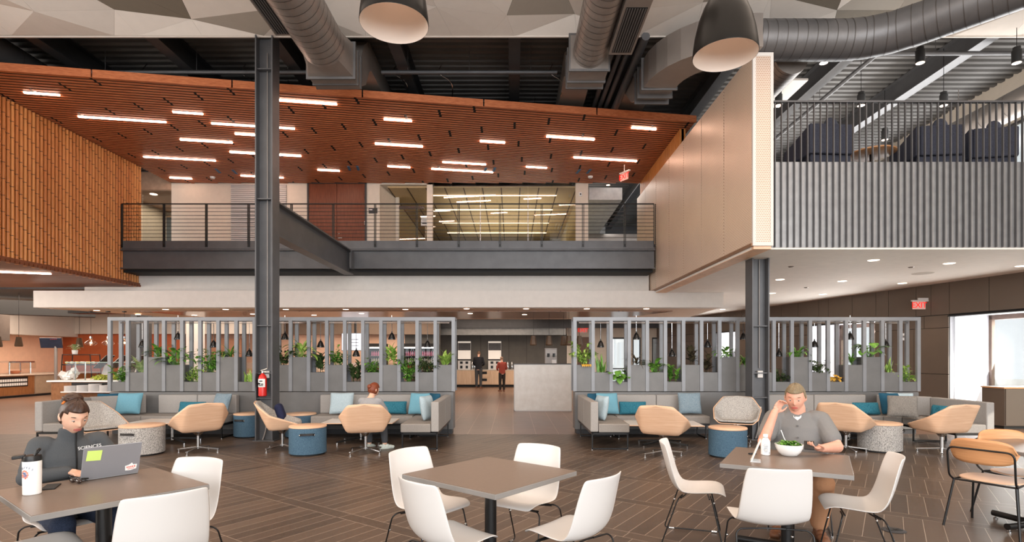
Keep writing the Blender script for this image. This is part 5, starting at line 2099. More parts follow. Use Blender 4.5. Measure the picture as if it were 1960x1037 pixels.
for i, x in enumerate((904, 908, 912, 967, 972, 980)):
    fl = MB().lathe([(.05, 0), (.055, .02), (.055, .3), (.03, .36), (.02, .4), (0, .4)], n=14).build('thermos', M['chrome'], smooth=40, loc=(BX(x, 28.1), 28.1, .9))
    tag(fl, 'steel thermos on the oak counter, %s counting from the left' % ['first', 'second', 'third', 'fourth', 'fifth', 'sixth'][i], 'thermos', 'steel flasks on the counter')
# tall brewer behind the white counter
br = thing('coffee_brewer', (BX(1054, 20), 20.0, 0), 'tall steel coffee brewer seen above the white counter', 'coffee machine')
MB().box(-.5, -.3, 0, .5, .4, .95).build('cabinet', M['oak'], br)
MB().box(-.22, -.2, .95, .22, .2, 1.88).build('case', M['duct'], br, bevel=.01)
MB().box(-.2, -.215, 1.6, .2, -.2, 1.82).build('top_panel', M['white_shell'], br)
for s in (-.1, .1):
    MB().cyl((s, -.24, 1.55), (s, -.24, 1.68), .045, 12).build('brew_head', M['black'], br)
MB().box(.03, -.212, 1.25, .19, -.2, 1.45).build('sticker', M['paper'], br)
# white host counter
hc = thing('host_counter', (BX(984, 15.47), 15.47, 0), 'white stone counter block in the passage between the screens', 'counter')
wl = BX(1094, 15.47) - BX(984, 15.47)
mt = NT('pale_stone')
f = mt.noise(mt.coord((1, 1, 1.0)), 5, 6, .6)
mt.base(mt.ramp(f, [(.3, srgb(226, 220, 212)), (.7, srgb(240, 236, 230))]))
mt.rm(.28, 0, .5)
MB().box(0, 0, .03, wl, .75, 1.335).build('block', mt.m, hc)
MB().box(-.01, -.01, 1.335, wl + .01, .76, 1.36).build('countertop', M['steel_dark'], hc)
MB().box(-.006, -.008, 0, .02, .0, 1.335).box(wl - .02, -.008, 0, wl + .006, 0, 1.335).box(0, -.008, 0, wl, 0, .03).build('edge_trim', M['white_shell'], hc)


# hexagonal brown pendants
def make_hex():
    t = thing('hex_pendant', (0, 0, 0), 'x', 'pendant lamp', 'brown hexagonal pendants')
    MB().lathe([(.10, 0), (.115, .03), (.07, .31), (.0, .31)], n=6, cap=False).build('shade', plain('bronze_shade', (88, 66, 46), .45, .3), t)
    MB().lathe([(.0, .004), (.095, .004)], n=6).build('lamp_face', glow('hex_lamp', (255, 226, 196), 3), t)
    return t


hx = None
for x, y, Y, lab in ((1021, 661, 17.4, 'brown hexagonal pendant over the white counter, first from the left'), (1051, 661, 17.4, 'brown hexagonal pendant over the white counter, second from the left'),
                     (1079, 661, 17.8, 'brown hexagonal pendant at the right end of the white counter, third from the left'), (1089, 661, 17.2, 'brown hexagonal pendant at the right end of the white counter, fourth from the left'),
                     (1109, 661, 17.4, 'brown hexagonal pendant seen in the first bay of the right screen'), (36, 663, 17.5, 'brown hexagonal pendant before the peach wall at the far left'),
                     (-4, 664, 16.0, 'brown hexagonal pendant cut by the left edge of the picture'), (152, 664, 18.2, 'brown hexagonal pendant behind the potted plant on the rack')):
    p = P(x, y, Y)
    o = None
    if hx is None:
        hx = make_hex()
        hx.location = p
        hx['label'] = lab
    else:
        o = dup(hx, p, 0, lab)
    top = 2.935 if p.x > -11 and p.y > 16.5 else 2.965 if p.x > -13.4 else 3.62
    MB().cyl((0, 0, .31), (0, 0, top - p.z), .006, 6).build('cord', M['black'], hx if o is None else o)


def make_glassp():
    t = thing('glass_pendant', (0, 0, 0), 'x', 'pendant lamp', 'copper glass pendants over the salad bar')
    MB().lathe([(.10, 0), (.16, .05), (.165, .08), (.10, .13), (.045, .17), (.035, .22)], n=24, cap=False).build('glass_shade', glass('copper_glass', (.92, .74, .62), .3), t, smooth=60)
    MB().sphere((0, 0, .08), .035, 12, 8).build('bulb', glow('pendant_bulb', (255, 214, 176), 8), t, smooth=90)
    MB().cyl((0, 0, .2), (0, 0, .27), .035, 10).build('socket', M['chrome'], t)
    MB().cyl((0, 0, .27), (0, 0, 1.02), .004, 6).lathe([(0, 1.0), (.06, 1.0), (.06, 1.03)], n=14).build('cord', M['black'], t)
    return t


gp = None
for x, lab in ((174, 'copper glass pendant over the salad bar, first from the left'), (207, 'copper glass pendant over the salad bar, second from the left'), (238, 'copper glass pendant over the salad bar, seen through the first bay of the screen')):
    p = P(x, 661, 16.3)
    if gp is None:
        gp = make_glassp()
        gp.location = p
        gp['label'] = lab
    else:
        dup(gp, p, 0, lab)
# pendant canopies and downlights in the lounge ceiling
dn = ['first', 'second', 'third', 'fourth', 'fifth', 'sixth', 'seventh', 'eighth', 'ninth', 'tenth', 'eleventh', 'twelfth', 'thirteenth', 'fourteenth', 'fifteenth', 'sixteenth', 'seventeenth']
for i, (x, y) in enumerate([(185, 594), (264, 602), (317, 592), (372, 603), (432, 592), (484, 601), (547, 592), (601, 603), (662, 592), (692, 600), (776, 592), (893, 591), (900, 600), (1004, 602), (1007, 591), (1123, 591), (1237, 591)]):
    z = 2.964 if Pz(x, y, 2.93).y < 16.5 else 2.934
    p = Pz(x, y, z)
    light('downlight_beam', 'SPOT', (p.x, p.y, p.z - .02), 75, WARM, spot_size=R(100), spot_blend=.6, shadow_soft_size=.07)
    tag(MB().lathe([(0, -.006), (.07, -.006), (.085, 0)], n=18).build('downlight', M['lamp'], loc=p), 'small downlight in the brown lounge ceiling, %s from the left' % dn[i], 'ceiling light', 'downlights in the lounge ceiling')
dz_ = ['first', 'second', 'third', 'fourth', 'fifth', 'sixth', 'seventh', 'eighth', 'ninth']
for i, (x, y) in enumerate([(1383, 592), (1478, 561), (1493, 535), (1575, 563), (1612, 538), (1672, 498), (1727, 542), (1817, 504), (1955, 509)]):
    p = Pz(x, y, 3.40)
    light('downlight_beam', 'SPOT', (p.x, p.y, p.z - .02), 60, WARM, spot_size=R(105), spot_blend=.6, shadow_soft_size=.08)
    tag(MB().lathe([(0, -.006), (.085, -.006), (.1, 0)], n=18).build('downlight', M['lamp'], loc=p), 'round downlight in the mezzanine soffit, %s from the left' % dz_[i], 'ceiling light', 'downlights in the mezzanine soffit')
for i, (x, y, lab) in enumerate([(1514, 510, 'small grey sensor in the mezzanine soffit beside the right column'), (1543, 550, 'small grey sensor in the mezzanine soffit nearer the screen'), (1744, 511, 'small red sensor in the mezzanine soffit')]):
    tag(MB().lathe([(0, -.02), (.04, -.015), (.06, 0)], n=14).build('ceiling_sensor', M['duct'], loc=Pz(x, y, 3.40)), lab, 'sensor')
tag(MB().lathe([(0, -.006), (.2, -.006), (.21, 0)], n=30).build('ceiling_speaker', plain('speaker_grille', (196, 188, 178), .8), loc=Pz(1766, 523, 3.40)), 'flat round speaker grille in the mezzanine soffit', 'speaker')

# ------------------------------------------------------------------ salad bar
YS = 14.95
sb = thing('salad_bar', (BX(90, YS), YS, 0), 'brown wood salad bar with white top and glass guard at left', 'salad bar')
sl = 5.2
MB().box(.08, .04, .1, sl, 1.5, .86).build('body', wood('chevron_wood', (124, 80, 44), (150, 100, 60), (5, 5, 3), 3, .45), sb)
MB().box(0, -.02, .86, sl + .05, 1.55, .9).build('worktop', M['paper'], sb)
MB().box(.1, .07, 0, sl, 1.45, .1).build('plinth', M['blackmatte'], sb)
MB().box(.62, -.3, .585, 2.0, .1, .61).build('shelf', M['paper'], sb)
MB().box(.66, .02, .61, 1.98, .045, .84).build('recess', M['blackmatte'], sb)
mb = MB()
for X in (.58, .86, 2.6, 4.2):
    mb.cyl((X, .25, .9), (X, .25, 1.42), .018, 8)
mb.build('guard_post', M['chrome'], sb)
MB().box(.5, .0, 1.40, 5.0, .55, 1.412).box(.5, .02, 1.1, 5.0, .03, 1.4).build('guard_glass', M['glass'], sb)
MB().box(.5, -.01, 1.395, 5.0, .02, 1.415).build('glass_edge', plain('green_edge', (170, 196, 184), .3), sb)
r_ = random.Random(9)
mb = MB()
for i in range(320):
    mb.cbox((r_.uniform(.9, 2.9), r_.uniform(.3, 1.1), .91 + r_.uniform(0, .09)), (.12, .05, .03), (r_.uniform(-1, 1), r_.uniform(-1, 1), r_.uniform(0, 3)))
sal = mb.build('salad_greens', plain('salad_leaves', (170, 178, 66), .6, var=.25, scale=12), loc=(BX(90, YS), YS, 0))
tag(sal, 'heap of cut lettuce in the salad bar', 'salad', kind='stuff')
pl0 = None
for k_, (X, n_) in enumerate(((.78, 9), (1.12, 10), (1.44, 12), (1.74, 10))):
    for i in range(n_):
        nm = ['leftmost', 'second', 'third and tallest', 'rightmost'][k_]
        o = MB().lathe([(.06, 0), (.11, .002), (.149, .004), (.152, .006), (.152, .0155), (.148, .016), (.09, .009), (0, .008)], n=24).build('plate', M['white'], smooth=40) if pl0 is None else pl0.copy()
        if pl0 is None:
            pl0 = o
        else:
            COL.objects.link(o)
        o.location = (BX(90, YS) + X, YS - .14, .612 + i * .0165)
        tag(o, 'white plate in the %s pile on the salad bar shelf' % nm, 'plate', 'white plates in the %s pile' % nm)
# wire rack with fruit, potted plant on it
rk = thing('wire_rack', (BX(146, 17.2), 17.2, .0), 'black wire rack with fruit behind the salad bar', 'rack')
mb = MB()
for X in (-.55, .55):
    for y in (0, .4):
        mb.cyl((X, y, 0), (X * .8, y, 1.64), .014, 6)
for z in (1.3, 1.62):
    f = 1 - .2 * z / 1.64
    for y in (0, .4):
        mb.cyl((-.55 * f, y, z), (.55 * f, y, z), .014, 6)
    for X in (-.55 * f, .55 * f):
        mb.cyl((X, 0, z), (X, .4, z), .014, 6)
mb.build('wire_frame', M['black'], rk)
MB().box(-.5, .02, 1.3, .5, .38, 1.32).build('shelf', M['black'], rk)
fr0 = None
for i in range(14):
    X, y = -.38 + .06 * i, .1 + .1 * (i % 3)
    ct = ['yellow', 'white'][i % 2]
    mt = M.setdefault('fruit_' + ct, plain('fruit_' + ct, (222, 180, 60) if ct == 'yellow' else (232, 222, 200), .5))
    o = MB().sphere((0, 0, .045), (.05, .045, .045), 12, 8).build('fruit', mt, smooth=90, loc=(BX(146, 17.2) + X, 17.2 + y, 1.32))
    tag(o, '%s fruit on the wire rack shelf, %s from the left' % (ct, (dn + ['x'])[i]), 'fruit', 'fruit on the wire rack')
pp = thing('potted_plant', (BX(141, 17.3), 17.35, 1.64), 'small pale plant in a white pot on top of the wire rack', 'plant')
MB().lathe([(.07, 0), (.085, .13), (.075, .13), (.07, .02)], n=18).build('pot', M['white'], pp, smooth=40)
mb = MB()
for i in range(46):
    yaw, pit = r_.uniform(0, 6.3), r_.uniform(.5, 1.5)
    d = Vector((math.cos(yaw) * math.cos(pit), math.sin(yaw) * math.cos(pit), math.sin(pit)))
    mb.tube([(0, 0, .1), Vector((0, 0, .1)) + d * .16], .003, 4)
    leaf(mb, Vector((0, 0, .1)) + d * .15, yaw, pit - .3, .13, .04, 1.0)
mb.build('foliage', LM['pale'], pp, smooth=180)
# ordering kiosks
def make_kiosk():
    t = thing('order_kiosk', (0, 0, 0), 'x', 'kiosk', 'tilted order kiosks')
    MB().poly3([(-.12, -.02, .9), (.16, -.02, .9), (.16, -.02, 1.28), (.02, -.02, 1.28)], .18).build('stand', M['white_shell'], t)
    MB().bar((-.27, .05, 1.18), (.18, .05, 1.6), .36, .03, (0, 0, 1)).build('screen', M['black'], t)
    MB().bar((-.25, .05, 1.225), (.16, .05, 1.605), .37, .012, (0, 0, 1)).build('bezel', M['white_shell'], t)
    MB().box(-.3, -.2, 0, .3, .3, .9).build('pedestal', M['taupe'], t)
    return t


ks = make_kiosk()
ks.location = (BX(200, 18.0), 18.0, 0)
ks['label'] = 'tilted order kiosk on white stand left of the screen edge'
dup(ks, (BX(229, 18.0), 18.0, 0), 0, 'tilted order kiosk seen through the first bay of the screen')
dup(ks, (BX(262, 18.0), 18.0, 0), 0, 'tilted order kiosk seen through the second bay of the screen')
# paper bags heap
mb = MB()
for i in range(18):
    mb.cbox((r_.uniform(-.2, .2), r_.uniform(-.12, .12), r_.uniform(.06, .3)), (.14, .1, .12), (r_.uniform(-1, 1), r_.uniform(-1, 1), r_.uniform(0, 3)))
tag(mb.build('napkin_heap', M['paper'], loc=(BX(130, 15.5), 15.5, .9)), 'white heap of napkins and bags at the end of the salad bar', 'napkins', kind='stuff')

# ------------------------------------------------------------------ left counter run, peach wall, bulkhead
struct(MB().box(-21.0, 14, 0, -20.6, 25, 2.46).build('wall_peach', M['peach']), 'peach tiled wall behind the hot food counter', 'wall')
struct(MB().box(-21.0, 14, 2.46, -19.9, 25, 3.62).build('wall_bulkhead', M['bulk']), 'pale bulkhead above the peach wall', 'wall')
struct(MB().box(-21.0, 24.8, 0, -15.2, 25, 2.6).build('wall_orange', M['orange']), 'burnt orange wall behind the wire rack', 'wall')
struct(MB().box(-21.0, 24.6, 2.6, -10.5, 24.9, 3.62).build('wall_bulkhead_rear', M['bulk']))
tag(MB().box(-20.0, 17.6, 2.10, -16.9, 18.2, 2.96).build('hood_box', plain('hood_brown', (98, 86, 78), .6)), 'dark grey hood box at the left edge above the counter', 'hood')
tag(MB().bar((-19.4, 17.5, 3.27), (-15.8, 20.5, 3.30), .5, .5).build('air_duct', M['blackmatte']), 'dark square duct slanting over the servery at left', 'duct', 'air ducts')
tag(MB().box(-15.2, 18.5, 3.05, -13.2, 19.0, 3.14).build('sign_panel', M['black']), 'black hanging panel under the servery ceiling', 'panel')
ctr = thing('food_counter', (-18.9, 14.5, 0), 'long hot food counter with brown and oak fronts at far left', 'counter')
MB().box(-1.6, 0, .08, -.02, 10.2, .84).build('body', M['taupe'], ctr)
MB().box(-1.65, -.02, .84, .04, 10.25, .89).build('worktop', plain('counter_stone', (206, 186, 168), .4), ctr)
MB().box(-1.6, 0, 0, -.06, 10.2, .08).build('plinth', M['blackmatte'], ctr)
for i, (a, b, m_) in enumerate(((0, 3.4, 'oak2'), (3.45, 4.9, 'oak2'), (4.95, 6.9, 'brownwood'), (6.95, 8.2, 'oak2'), (8.25, 10.1, 'brownwood'))):
    mt = M['brownwood'] if m_ == 'brownwood' else M.setdefault('oak2', plain('grey_oak', (152, 130, 108), .5, var=.04))
    MB().box(-.02, a, .1, 0, b, .83).build('front_panel', mt, ctr)
MB().box(0.0, 5.2, .42, .012, 6.6, .8).build('cooler_window', M['black'], ctr)
mb = MB()
for i in range(14):
    for j in range(2):
        mb.box(.012, 5.26 + i * .094, .46 + j * .15, .022, 5.33 + i * .094, .56 + j * .15)
mb.build('bottles_row', M['white_shell'], ctr)


def warmer(y, label, s=1.0):
    t = thing('food_warmer', (-19.3, y, .89), label, 'food warmer', 'food warmers on the hot counter')
    for a in (-.45, .45):
        for b in (-.2, .2):
            MB().cyl((b, a * s, 0), (b, a * s, .46), .02, 8).build('post', M['chrome'], t)
    MB().box(-.28, -.55 * s, .44, .28, .55 * s, .5).build('lamp_hood', M['chrome'], t)
    MB().box(.28, -.6 * s, .2, .286, .6 * s, .48).build('guard_glass', M['glass'], t)
    MB().lathe([(.12, .02), (.2, .12), (.19, .12), (.1, .03), (0, .03)], n=20).build('pan', plain('copper_pan', (196, 128, 96), .3, .5), t, smooth=40)
    return t


warmer(21.0, 'steel food warmer with copper pan below the menu screen')
warmer(17.6, 'food warmer with glass guard at the left edge of the picture', .8)
ms = thing('menu_screen', (BX(98, 19.5), 19.5, 0), 'dark menu screen on a pole before the peach wall', 'screen')
zz = BZ(656, 19.5)
MB().cyl((.1, .08, 0), (.1, .08, zz), .05, 10).build('pole', M['duct'], ms)
mb = MB().cbox((0, 0, zz), (.68, .04, .37), (R(14), R(0), R(12)))
mb.build('display', plain('screen_face', (40, 46, 62), .25), ms)
mb = MB()
for i in range(8):
    mb.cbox((-.24 + i * .066, -.05, zz + .11 + i * .004), (.045, .006, .03), (R(14), R(0), R(12)))
mb.build('menu_items', plain('menu_red', (120, 44, 56), .5), ms)
tag(MB().box(-20.58, 20.2, 0, -20.5, 21.6, 2.1).build('brown_door', M['taupe']), 'taupe service door in the peach wall', 'door')

# ------------------------------------------------------------------ back of the servery seen between the screen posts
YK = 26.0
struct(MB().box(BX(330, YK), YK, 0, BX(392, YK), YK + .15, 3.62).build('wall_white_pier', M['plaster']))
struct(MB().box(BX(392, YK), YK, 0, BX(775, YK), YK + .15, 2.62).build('wall_kitchen', M['peach']), 'peach wall at the back of the servery', 'wall')
struct(MB().box(BX(392, YK), YK - .4, 2.62, BX(840, YK), YK + .15, 3.62).build('wall_kitchen_bulkhead', M['taupe']))
struct(MB().box(BX(775, YK), YK, 0, BX(842, YK), YK + .15, 3.62).build('wall_kitchen_pier', M['conc']))
struct(MB().box(BX(250, 21), 21, 0, BX(262, 21), 21.2, 3.62).box(BX(270, 21), 21, 0, BX(284, 21), 21.2, 3.62).build('column_black', M['steel_dark']))
struct(MB().box(BX(356, 22), 22, 0, BX(384, 22), 22.3, 3.62).build('column_white', M['plaster']))
struct(MB().box(BX(400, 25), 25, 0, BX(462, 25), 25.1, 2.4).build('door_kitchen', plain('kitchen_brown', (150, 106, 80), .6)))
kc = thing('kitchen_counter', (BX(380, 20), 20, 0), 'white topped serving counter behind the left screen', 'counter')
MB().box(0, 0, 0, 7.6, .8, .86).build('body', M['taupe'], kc)
MB().box(-.02, -.03, .86, 7.65, .83, .9).build('worktop', M['paper'], kc)
MB().box(.1, .1, 1.32, 7.4, .5, 1.335).box(.1, .1, 1.0, 7.4, .11, 1.32).build('guard_glass', M['glass'], kc)
tv = thing('menu_display', (BX(680, 24.5), 24.5, BZ(654, 24.5)), 'bright white menu display on the back wall of the servery', 'screen')
MB().box(-.62, 0, -.4, .62, .06, .4).build('case', M['black'], tv)
MB().box(-.6, -.012, -.38, .6, 0, .38).build('display', glow('display_white', (214, 222, 236), .9), tv)
mb = MB()
for i in range(3):
    mb.box(-.2, -.02, .1 - i * .14, .15, -.013, .12 - i * .14)
mb.build('menu_lines', M['steel_dark'], tv)
MB().box(-.05, .0, .4, .05, .05, 1.6).build('mount', M['black'], tv)
# drink coolers with bottles
bot = {}


def bottle_mesh(key, col):
    if key not in bot:
        o = MB().lathe([(.035, 0), (.037, .01), (.037, .13), (.015, .18), (.015, .21), (0, .21)], n=10).build('bottle', plain('bottle_' + key, col, .25), smooth=40)
        bot[key] = o
        return o
    o = bot[key].copy()
    COL.objects.link(o)
    return o


bc_ = {'pink': (206, 120, 150), 'white': (226, 220, 214), 'amber': (176, 104, 52), 'grey': (130, 128, 132)}
for i, (x, w_) in enumerate(((720, .72), (784, .6), (816, 1.0))):
    nm = ['left', 'middle', 'right'][i]
    t = thing('drink_cooler', (BX(x, 24), 24.0, 0), '%s upright drink cooler with lit shelves behind the left screen' % nm, 'cooler', 'drink coolers')
    mb = MB().box(-w_ / 2, .04, 0, w_ / 2, .7, .1).box(-w_ / 2, .6, .1, w_ / 2, .7, 2.1).box(-w_ / 2, .04, .1, -w_ / 2 + .04, .6, 2.1).box(w_ / 2 - .04, .04, .1, w_ / 2, .6, 2.1).box(-w_ / 2, .04, 2.0, w_ / 2, .7, 2.15)
    mb.build('cabinet', M['blackmatte'], t)
    MB().box(-w_ / 2 + .05, .05, 1.94, w_ / 2 - .05, .1, 1.99).build('light_bar', glow('cooler_light', (255, 236, 230), 6), t)
    for z in (.7, 1.0, 1.3, 1.6):
        MB().box(-w_ / 2 + .04, .1, z - .015, w_ / 2 - .04, .6, z).build('shelf', M['duct'], t)
        n_ = int((w_ - .12) / .095)
        for k_ in range(n_):
            key = {.7: 'grey', 1.0: 'amber', 1.3: 'white', 1.6: 'pink'}[z]
            b = bottle_mesh(key, bc_[key])
            b.location = (BX(x, 24) - (n_ - 1) * .0475 + k_ * .095, 24.2, z)
            rw = {.7: 'lowest', 1.0: 'second lowest', 1.3: 'second highest', 1.6: 'top'}[z]
            tag(b, '%s bottle on the %s shelf of the %s drink cooler' % (key, rw, nm), 'bottle', '%s bottles in the %s drink cooler' % (key, nm))
    MB().box(-w_ / 2 + .03, .03, .1, w_ / 2 - .03, .038, 2.0).build('glass_door', M['glass'], t)
# credenza in the window bay, bag on it
cr = thing('credenza', (10.58, 11.62, 0), 'brown cabinet with wood top standing in the right window bay', 'cabinet')
MB().box(0, 0, .06, 1.7, .55, .87).build('carcass', brown, cr)
MB().box(.02, .03, 0, 1.68, .52, .06).build('plinth', M['blackmatte'], cr)
MB().box(-.02, -.02, .87, 1.72, .57, .9).build('worktop', M['plyo'], cr)
for i in range(2):
    d = MB().box(.02 + i * .83, -.018, .08, .83 + i * .83, 0, .86).build('door', brown, cr)
    MB().box(.74 + i * .22, -.04, .62, .76 + i * .22, -.018, .78).build('handle', M['chrome'], d)
bg = MB().sphere((0, 0, .16), (.2, .14, .17), 18, 12).sphere((.1, 0, .2), (.14, .12, .14), 14, 10).build('brown_bag', plain('brown_cloth', (78, 58, 48), .9), smooth=90, loc=(11.42, 11.75, .9))
tag(bg, 'soft brown bag lying on the cabinet at the right edge', 'bag')
# exit sign and strobe on the right wall, smoke detector etc
p = P(1747, 592, 14.0)
sg = thing('exit_sign', WP(13.95, .22, BZ(592, 13.95)), 'red EXIT sign hanging before the brown panelled wall', 'sign', 'red exit signs')
exit_face(sg, .33, .2)
MB().box(-.02, -.02, .235, .24, .02, .29).build('canopy', M['white_shell'], sg)
p = P(1195, 345, 15.9)
sg = thing('exit_sign', p, 'small red EXIT sign under the wood ceiling at the right rear', 'sign', 'red exit signs')
sg.rotation_euler = (0, 0, R(-58))
exit_face(sg, .33, .22)
MB().cyl((0, 0, .25), (0, 0, 7.2 - p.z), .012, 8).build('stem', M['white_shell'], sg)
p = WP(14.62, .0, 0)
st = thing('wall_strobe', (p.x - .02, p.y - .02, BZ(645, 14.6)), 'white alarm strobe on the brown wall right of the planter screen', 'alarm')
MB().box(-.07, -.06, -.09, .07, .02, .1).build('case', M['white'], st, bevel=.01)
MB().box(-.03, -.07, -.02, .03, -.06, .04).build('lens', M['duct'], st)
# floor box
fb = thing('floor_box', FL(1711, 1015), 'round dark floor outlet cover set in the tiles at the lower right', 'floor outlet')
MB().lathe([(.09, 0), (.095, .004), (.085, .007), (0, .007)], n=36).build('cover', M['steel_dark'], fb, smooth=30)
MB().box(-.05, -.03, .007, .0, .03, .0095).box(.01, -.03, .007, .06, .03, .0095).build('flap', M['black'], fb)
# ================================================================== people
SK = {}


def skin_mat(name, rgb):
    t = NT(name)
    f = t.noise(t.coord(), 18, 3)
    c = srgb(*rgb)
    t.base(t.ramp(f, [(.3, tuple(v * .9 for v in c[:3]) + (1,)), (.7, c)]))
    t.rm(.5, 0, .35)
    t.b.inputs['Subsurface Weight'].default_value = .08
    t.b.inputs['Subsurface Radius'].default_value = (.02, .008, .005)
    return t.m


def loft(mb, secs, n=20):
    """closed stack of elliptical rings: (centre, rx, ry, yaw, tilt)"""
    vs, fs = [], []
    for c, rx, ry in secs:
        for k in range(n):
            a = 2 * math.pi * k / n
            vs.append((c[0] + rx * math.cos(a), c[1] + ry * math.sin(a), c[2]))
    m = len(secs)
    for i in range(m - 1):
        for k in range(n):
            fs.append((i * n + k, i * n + (k + 1) % n, (i + 1) * n + (k + 1) % n, (i + 1) * n + k))
    fs += [tuple(reversed(range(n))), tuple(range((m - 1) * n, m * n))]
    return mb.add(vs, fs)


def limb(mb, pts, rs, n=14):
    """tapering limb with round joints"""
    pts = [Vector(p) for p in pts]
    fine, fr = [], []
    for i in range(len(pts) - 1):
        for k in range(5):
            t = k / 5
            fine.append(pts[i].lerp(pts[i + 1], t))
            fr.append(rs[i] * (1 - t) + rs[i + 1] * t)
    fine.append(pts[-1])
    fr.append(rs[-1])
    mb.tube(fine, fr, n)
    for p, r_ in zip(pts, rs):
        mb.sphere(p, r_ * .99, n, 8)
    return mb


def frame(fwd, up=(0, 0, 1)):
    f = Vector(fwd).normalized()
    r_ = f.cross(Vector(up)).normalized()
    u = r_.cross(f).normalized()
    return Matrix((r_, f, u)).transposed()


def head_pt(d, k=1.0):
    """surface point of a head for the unit direction d (x right, y forward, z up)"""
    x, y, z = d
    a, b, c = .074, .094, .116
    p = Vector((x * a, y * b, z * c))
    if z < 0:                                   # jaw narrows, chin comes forward
        p.x *= 1 - .34 * (-z) ** 1.6
        p.y = p.y * (1 - .10 * (-z)) + .012 * (-z) if y > 0 else p.y * (1 - .45 * (-z) ** 1.5)
    if y < 0 and z > -.3:
        p.y *= 1.04
    g = lambda cx, cz, sx, sz: math.exp(-((p.x - cx) / sx) ** 2 - ((p.z - cz) / sz) ** 2) if y > 0 else 0
    p.y += .022 * g(0, -.022, .010, .014) + .012 * g(0, .0, .008, .02) + .006 * g(0, -.058, .022, .007)
    p.y += .007 * g(0, -.094, .018, .014) + .004 * g(0, .034, .045, .010)
    for s in (-1, 1):
        p.y -= .010 * g(s * .031, .012, .015, .010)
        p.y += .004 * g(s * .045, -.03, .02, .02)
    return p * k


def head(mb, c, M3, k=1.0, n=40, m=32):
    vs, fs = [], []
    for i in range(m + 1):
        ph = math.pi * i / m
        for j in range(n):
            t = 2 * math.pi * j / n
            vs.append(Vector(c) + M3 @ head_pt((math.sin(ph) * math.cos(t), math.sin(ph) * math.sin(t), math.cos(ph)), k))
    for i in range(m):
        for j in range(n):
            fs.append((i * n + j, (i + 1) * n + j, (i + 1) * n + (j + 1) % n, i * n + (j + 1) % n))
    mb.add(vs, fs)
    for s in (-1, 1):                            # ears
        e = Vector(c) + M3 @ Vector((s * .076 * k, -.008, -.004))
        mb.sphere(e, (.012, .018, .030), 10, 8)


def hand(mb, wrist, d, palm_n, side, curl=.5, spread=.18, s=1.0):
    """palm with four bent fingers of different length and a thumb leaving its side"""
    w = Vector(wrist)
    d = Vector(d).normalized()
    nn = Vector(palm_n)
    nn = (nn - d * nn.dot(d)).normalized()
    r_ = d.cross(nn).normalized() * side
    # palm
    for f, a in ((.012, .024), (.035, .034), (.06, .038), (.078, .036)):
        for q in (-1, -.33, .33, 1):
            mb.sphere(w + d * f * s + r_ * (a * q * .72) * s, .0125 * s, 8, 6)
    mb.tube([w - d * .01, w + d * .045 * s], [.021 * s, .024 * s], 10)
    lens = (.070, .078, .073, .058)
    for i, L_ in enumerate(lens):
        off = (-.027 + .018 * i)
        b = w + d * .080 * s + r_ * off * s
        v_ = (d + r_ * (i - 1.5) * spread * .5).normalized()
        pts, p, ang = [b], b, 0
        for part, kk in ((.45, .6), (.32, 1.0), (.23, .8)):
            ang += curl * kk
            dirn = v_ * math.cos(ang) - nn * math.sin(ang)
            p = p + dirn * (L_ * part * s)
            pts.append(p)
        mb.tube(pts, [.0088 * s, .0084 * s, .0076 * s, .0064 * s], 8)
        for q, rr_ in zip(pts, (.0092, .0086, .0078, .0064)):
            mb.sphere(q, rr_ * s, 8, 6)
    tb = w + d * .02 * s - r_ * .026 * s
    p1 = tb + (d * .6 - r_ * .7 - nn * .25).normalized() * .036 * s
    p2 = p1 + (d * .9 - r_ * .25 - nn * .3).normalized() * .030 * s
    p3 = p2 + (d - nn * .35).normalized() * .022 * s
    mb.tube([tb, p1, p2, p3], [.013 * s, .0105 * s, .0092 * s, .0072 * s], 8)
    for q, rr_ in ((tb, .013), (p1, .0106), (p2, .0093), (p3, .0072)):
        mb.sphere(q, rr_ * s, 8, 6)


def fuse(mb, name, mat, parent, voxel=.006, smooth=6):
    o = mb.build(name, mat, parent, smooth=180)
    r_ = o.modifiers.new('fuse', 'REMESH')
    r_.mode = 'VOXEL'
    r_.voxel_size = voxel
    r_.use_smooth_shade = True
    s = o.modifiers.new('soft', 'SMOOTH')
    s.factor = .5
    s.iterations = smooth
    return o


def hair_cap(mb, c, M3, k, keep, lump=.004, seed=0, n=44, m=34):
    """closed hair volume over the part of the head where keep(direction) is true"""
    r_ = random.Random(seed)
    vs, ids, fs = [], {}, []
    for layer, kk in ((0, k), (1, .97)):
        for i in range(m + 1):
            ph = math.pi * i / m
            for j in range(n):
                t = 2 * math.pi * j / n
                d = Vector((math.sin(ph) * math.cos(t), math.sin(ph) * math.sin(t), math.cos(ph)))
                ids[layer, i, j] = len(vs)
                q = head_pt(d, kk) + (d * lump * math.sin(9 * t + 5 * ph + seed) if layer == 0 else Vector())
                vs.append(Vector(c) + M3 @ q)
    ok = {}
    for i in range(m):
        for j in range(n):
            ph, t = math.pi * (i + .5) / m, 2 * math.pi * (j + .5) / n
            ok[i, j] = keep((math.sin(ph) * math.cos(t), math.sin(ph) * math.sin(t), math.cos(ph)))
    for (i, j), v in ok.items():
        if not v:
            continue
        j2 = (j + 1) % n
        A = [ids[0, i, j], ids[0, i + 1, j], ids[0, i + 1, j2], ids[0, i, j2]]
        B = [ids[1, i, j], ids[1, i + 1, j], ids[1, i + 1, j2], ids[1, i, j2]]
        fs.append(tuple(A))
        fs.append(tuple(reversed(B)))
        for di, dj, a, b in ((0, -1, 0, 1), (1, 0, 1, 2), (0, 1, 2, 3), (-1, 0, 3, 0)):
            if not ok.get((i + di, (j + dj) % n), False):
                fs.append((A[b], A[a], B[a], B[b]))
    mb.add(vs, fs)


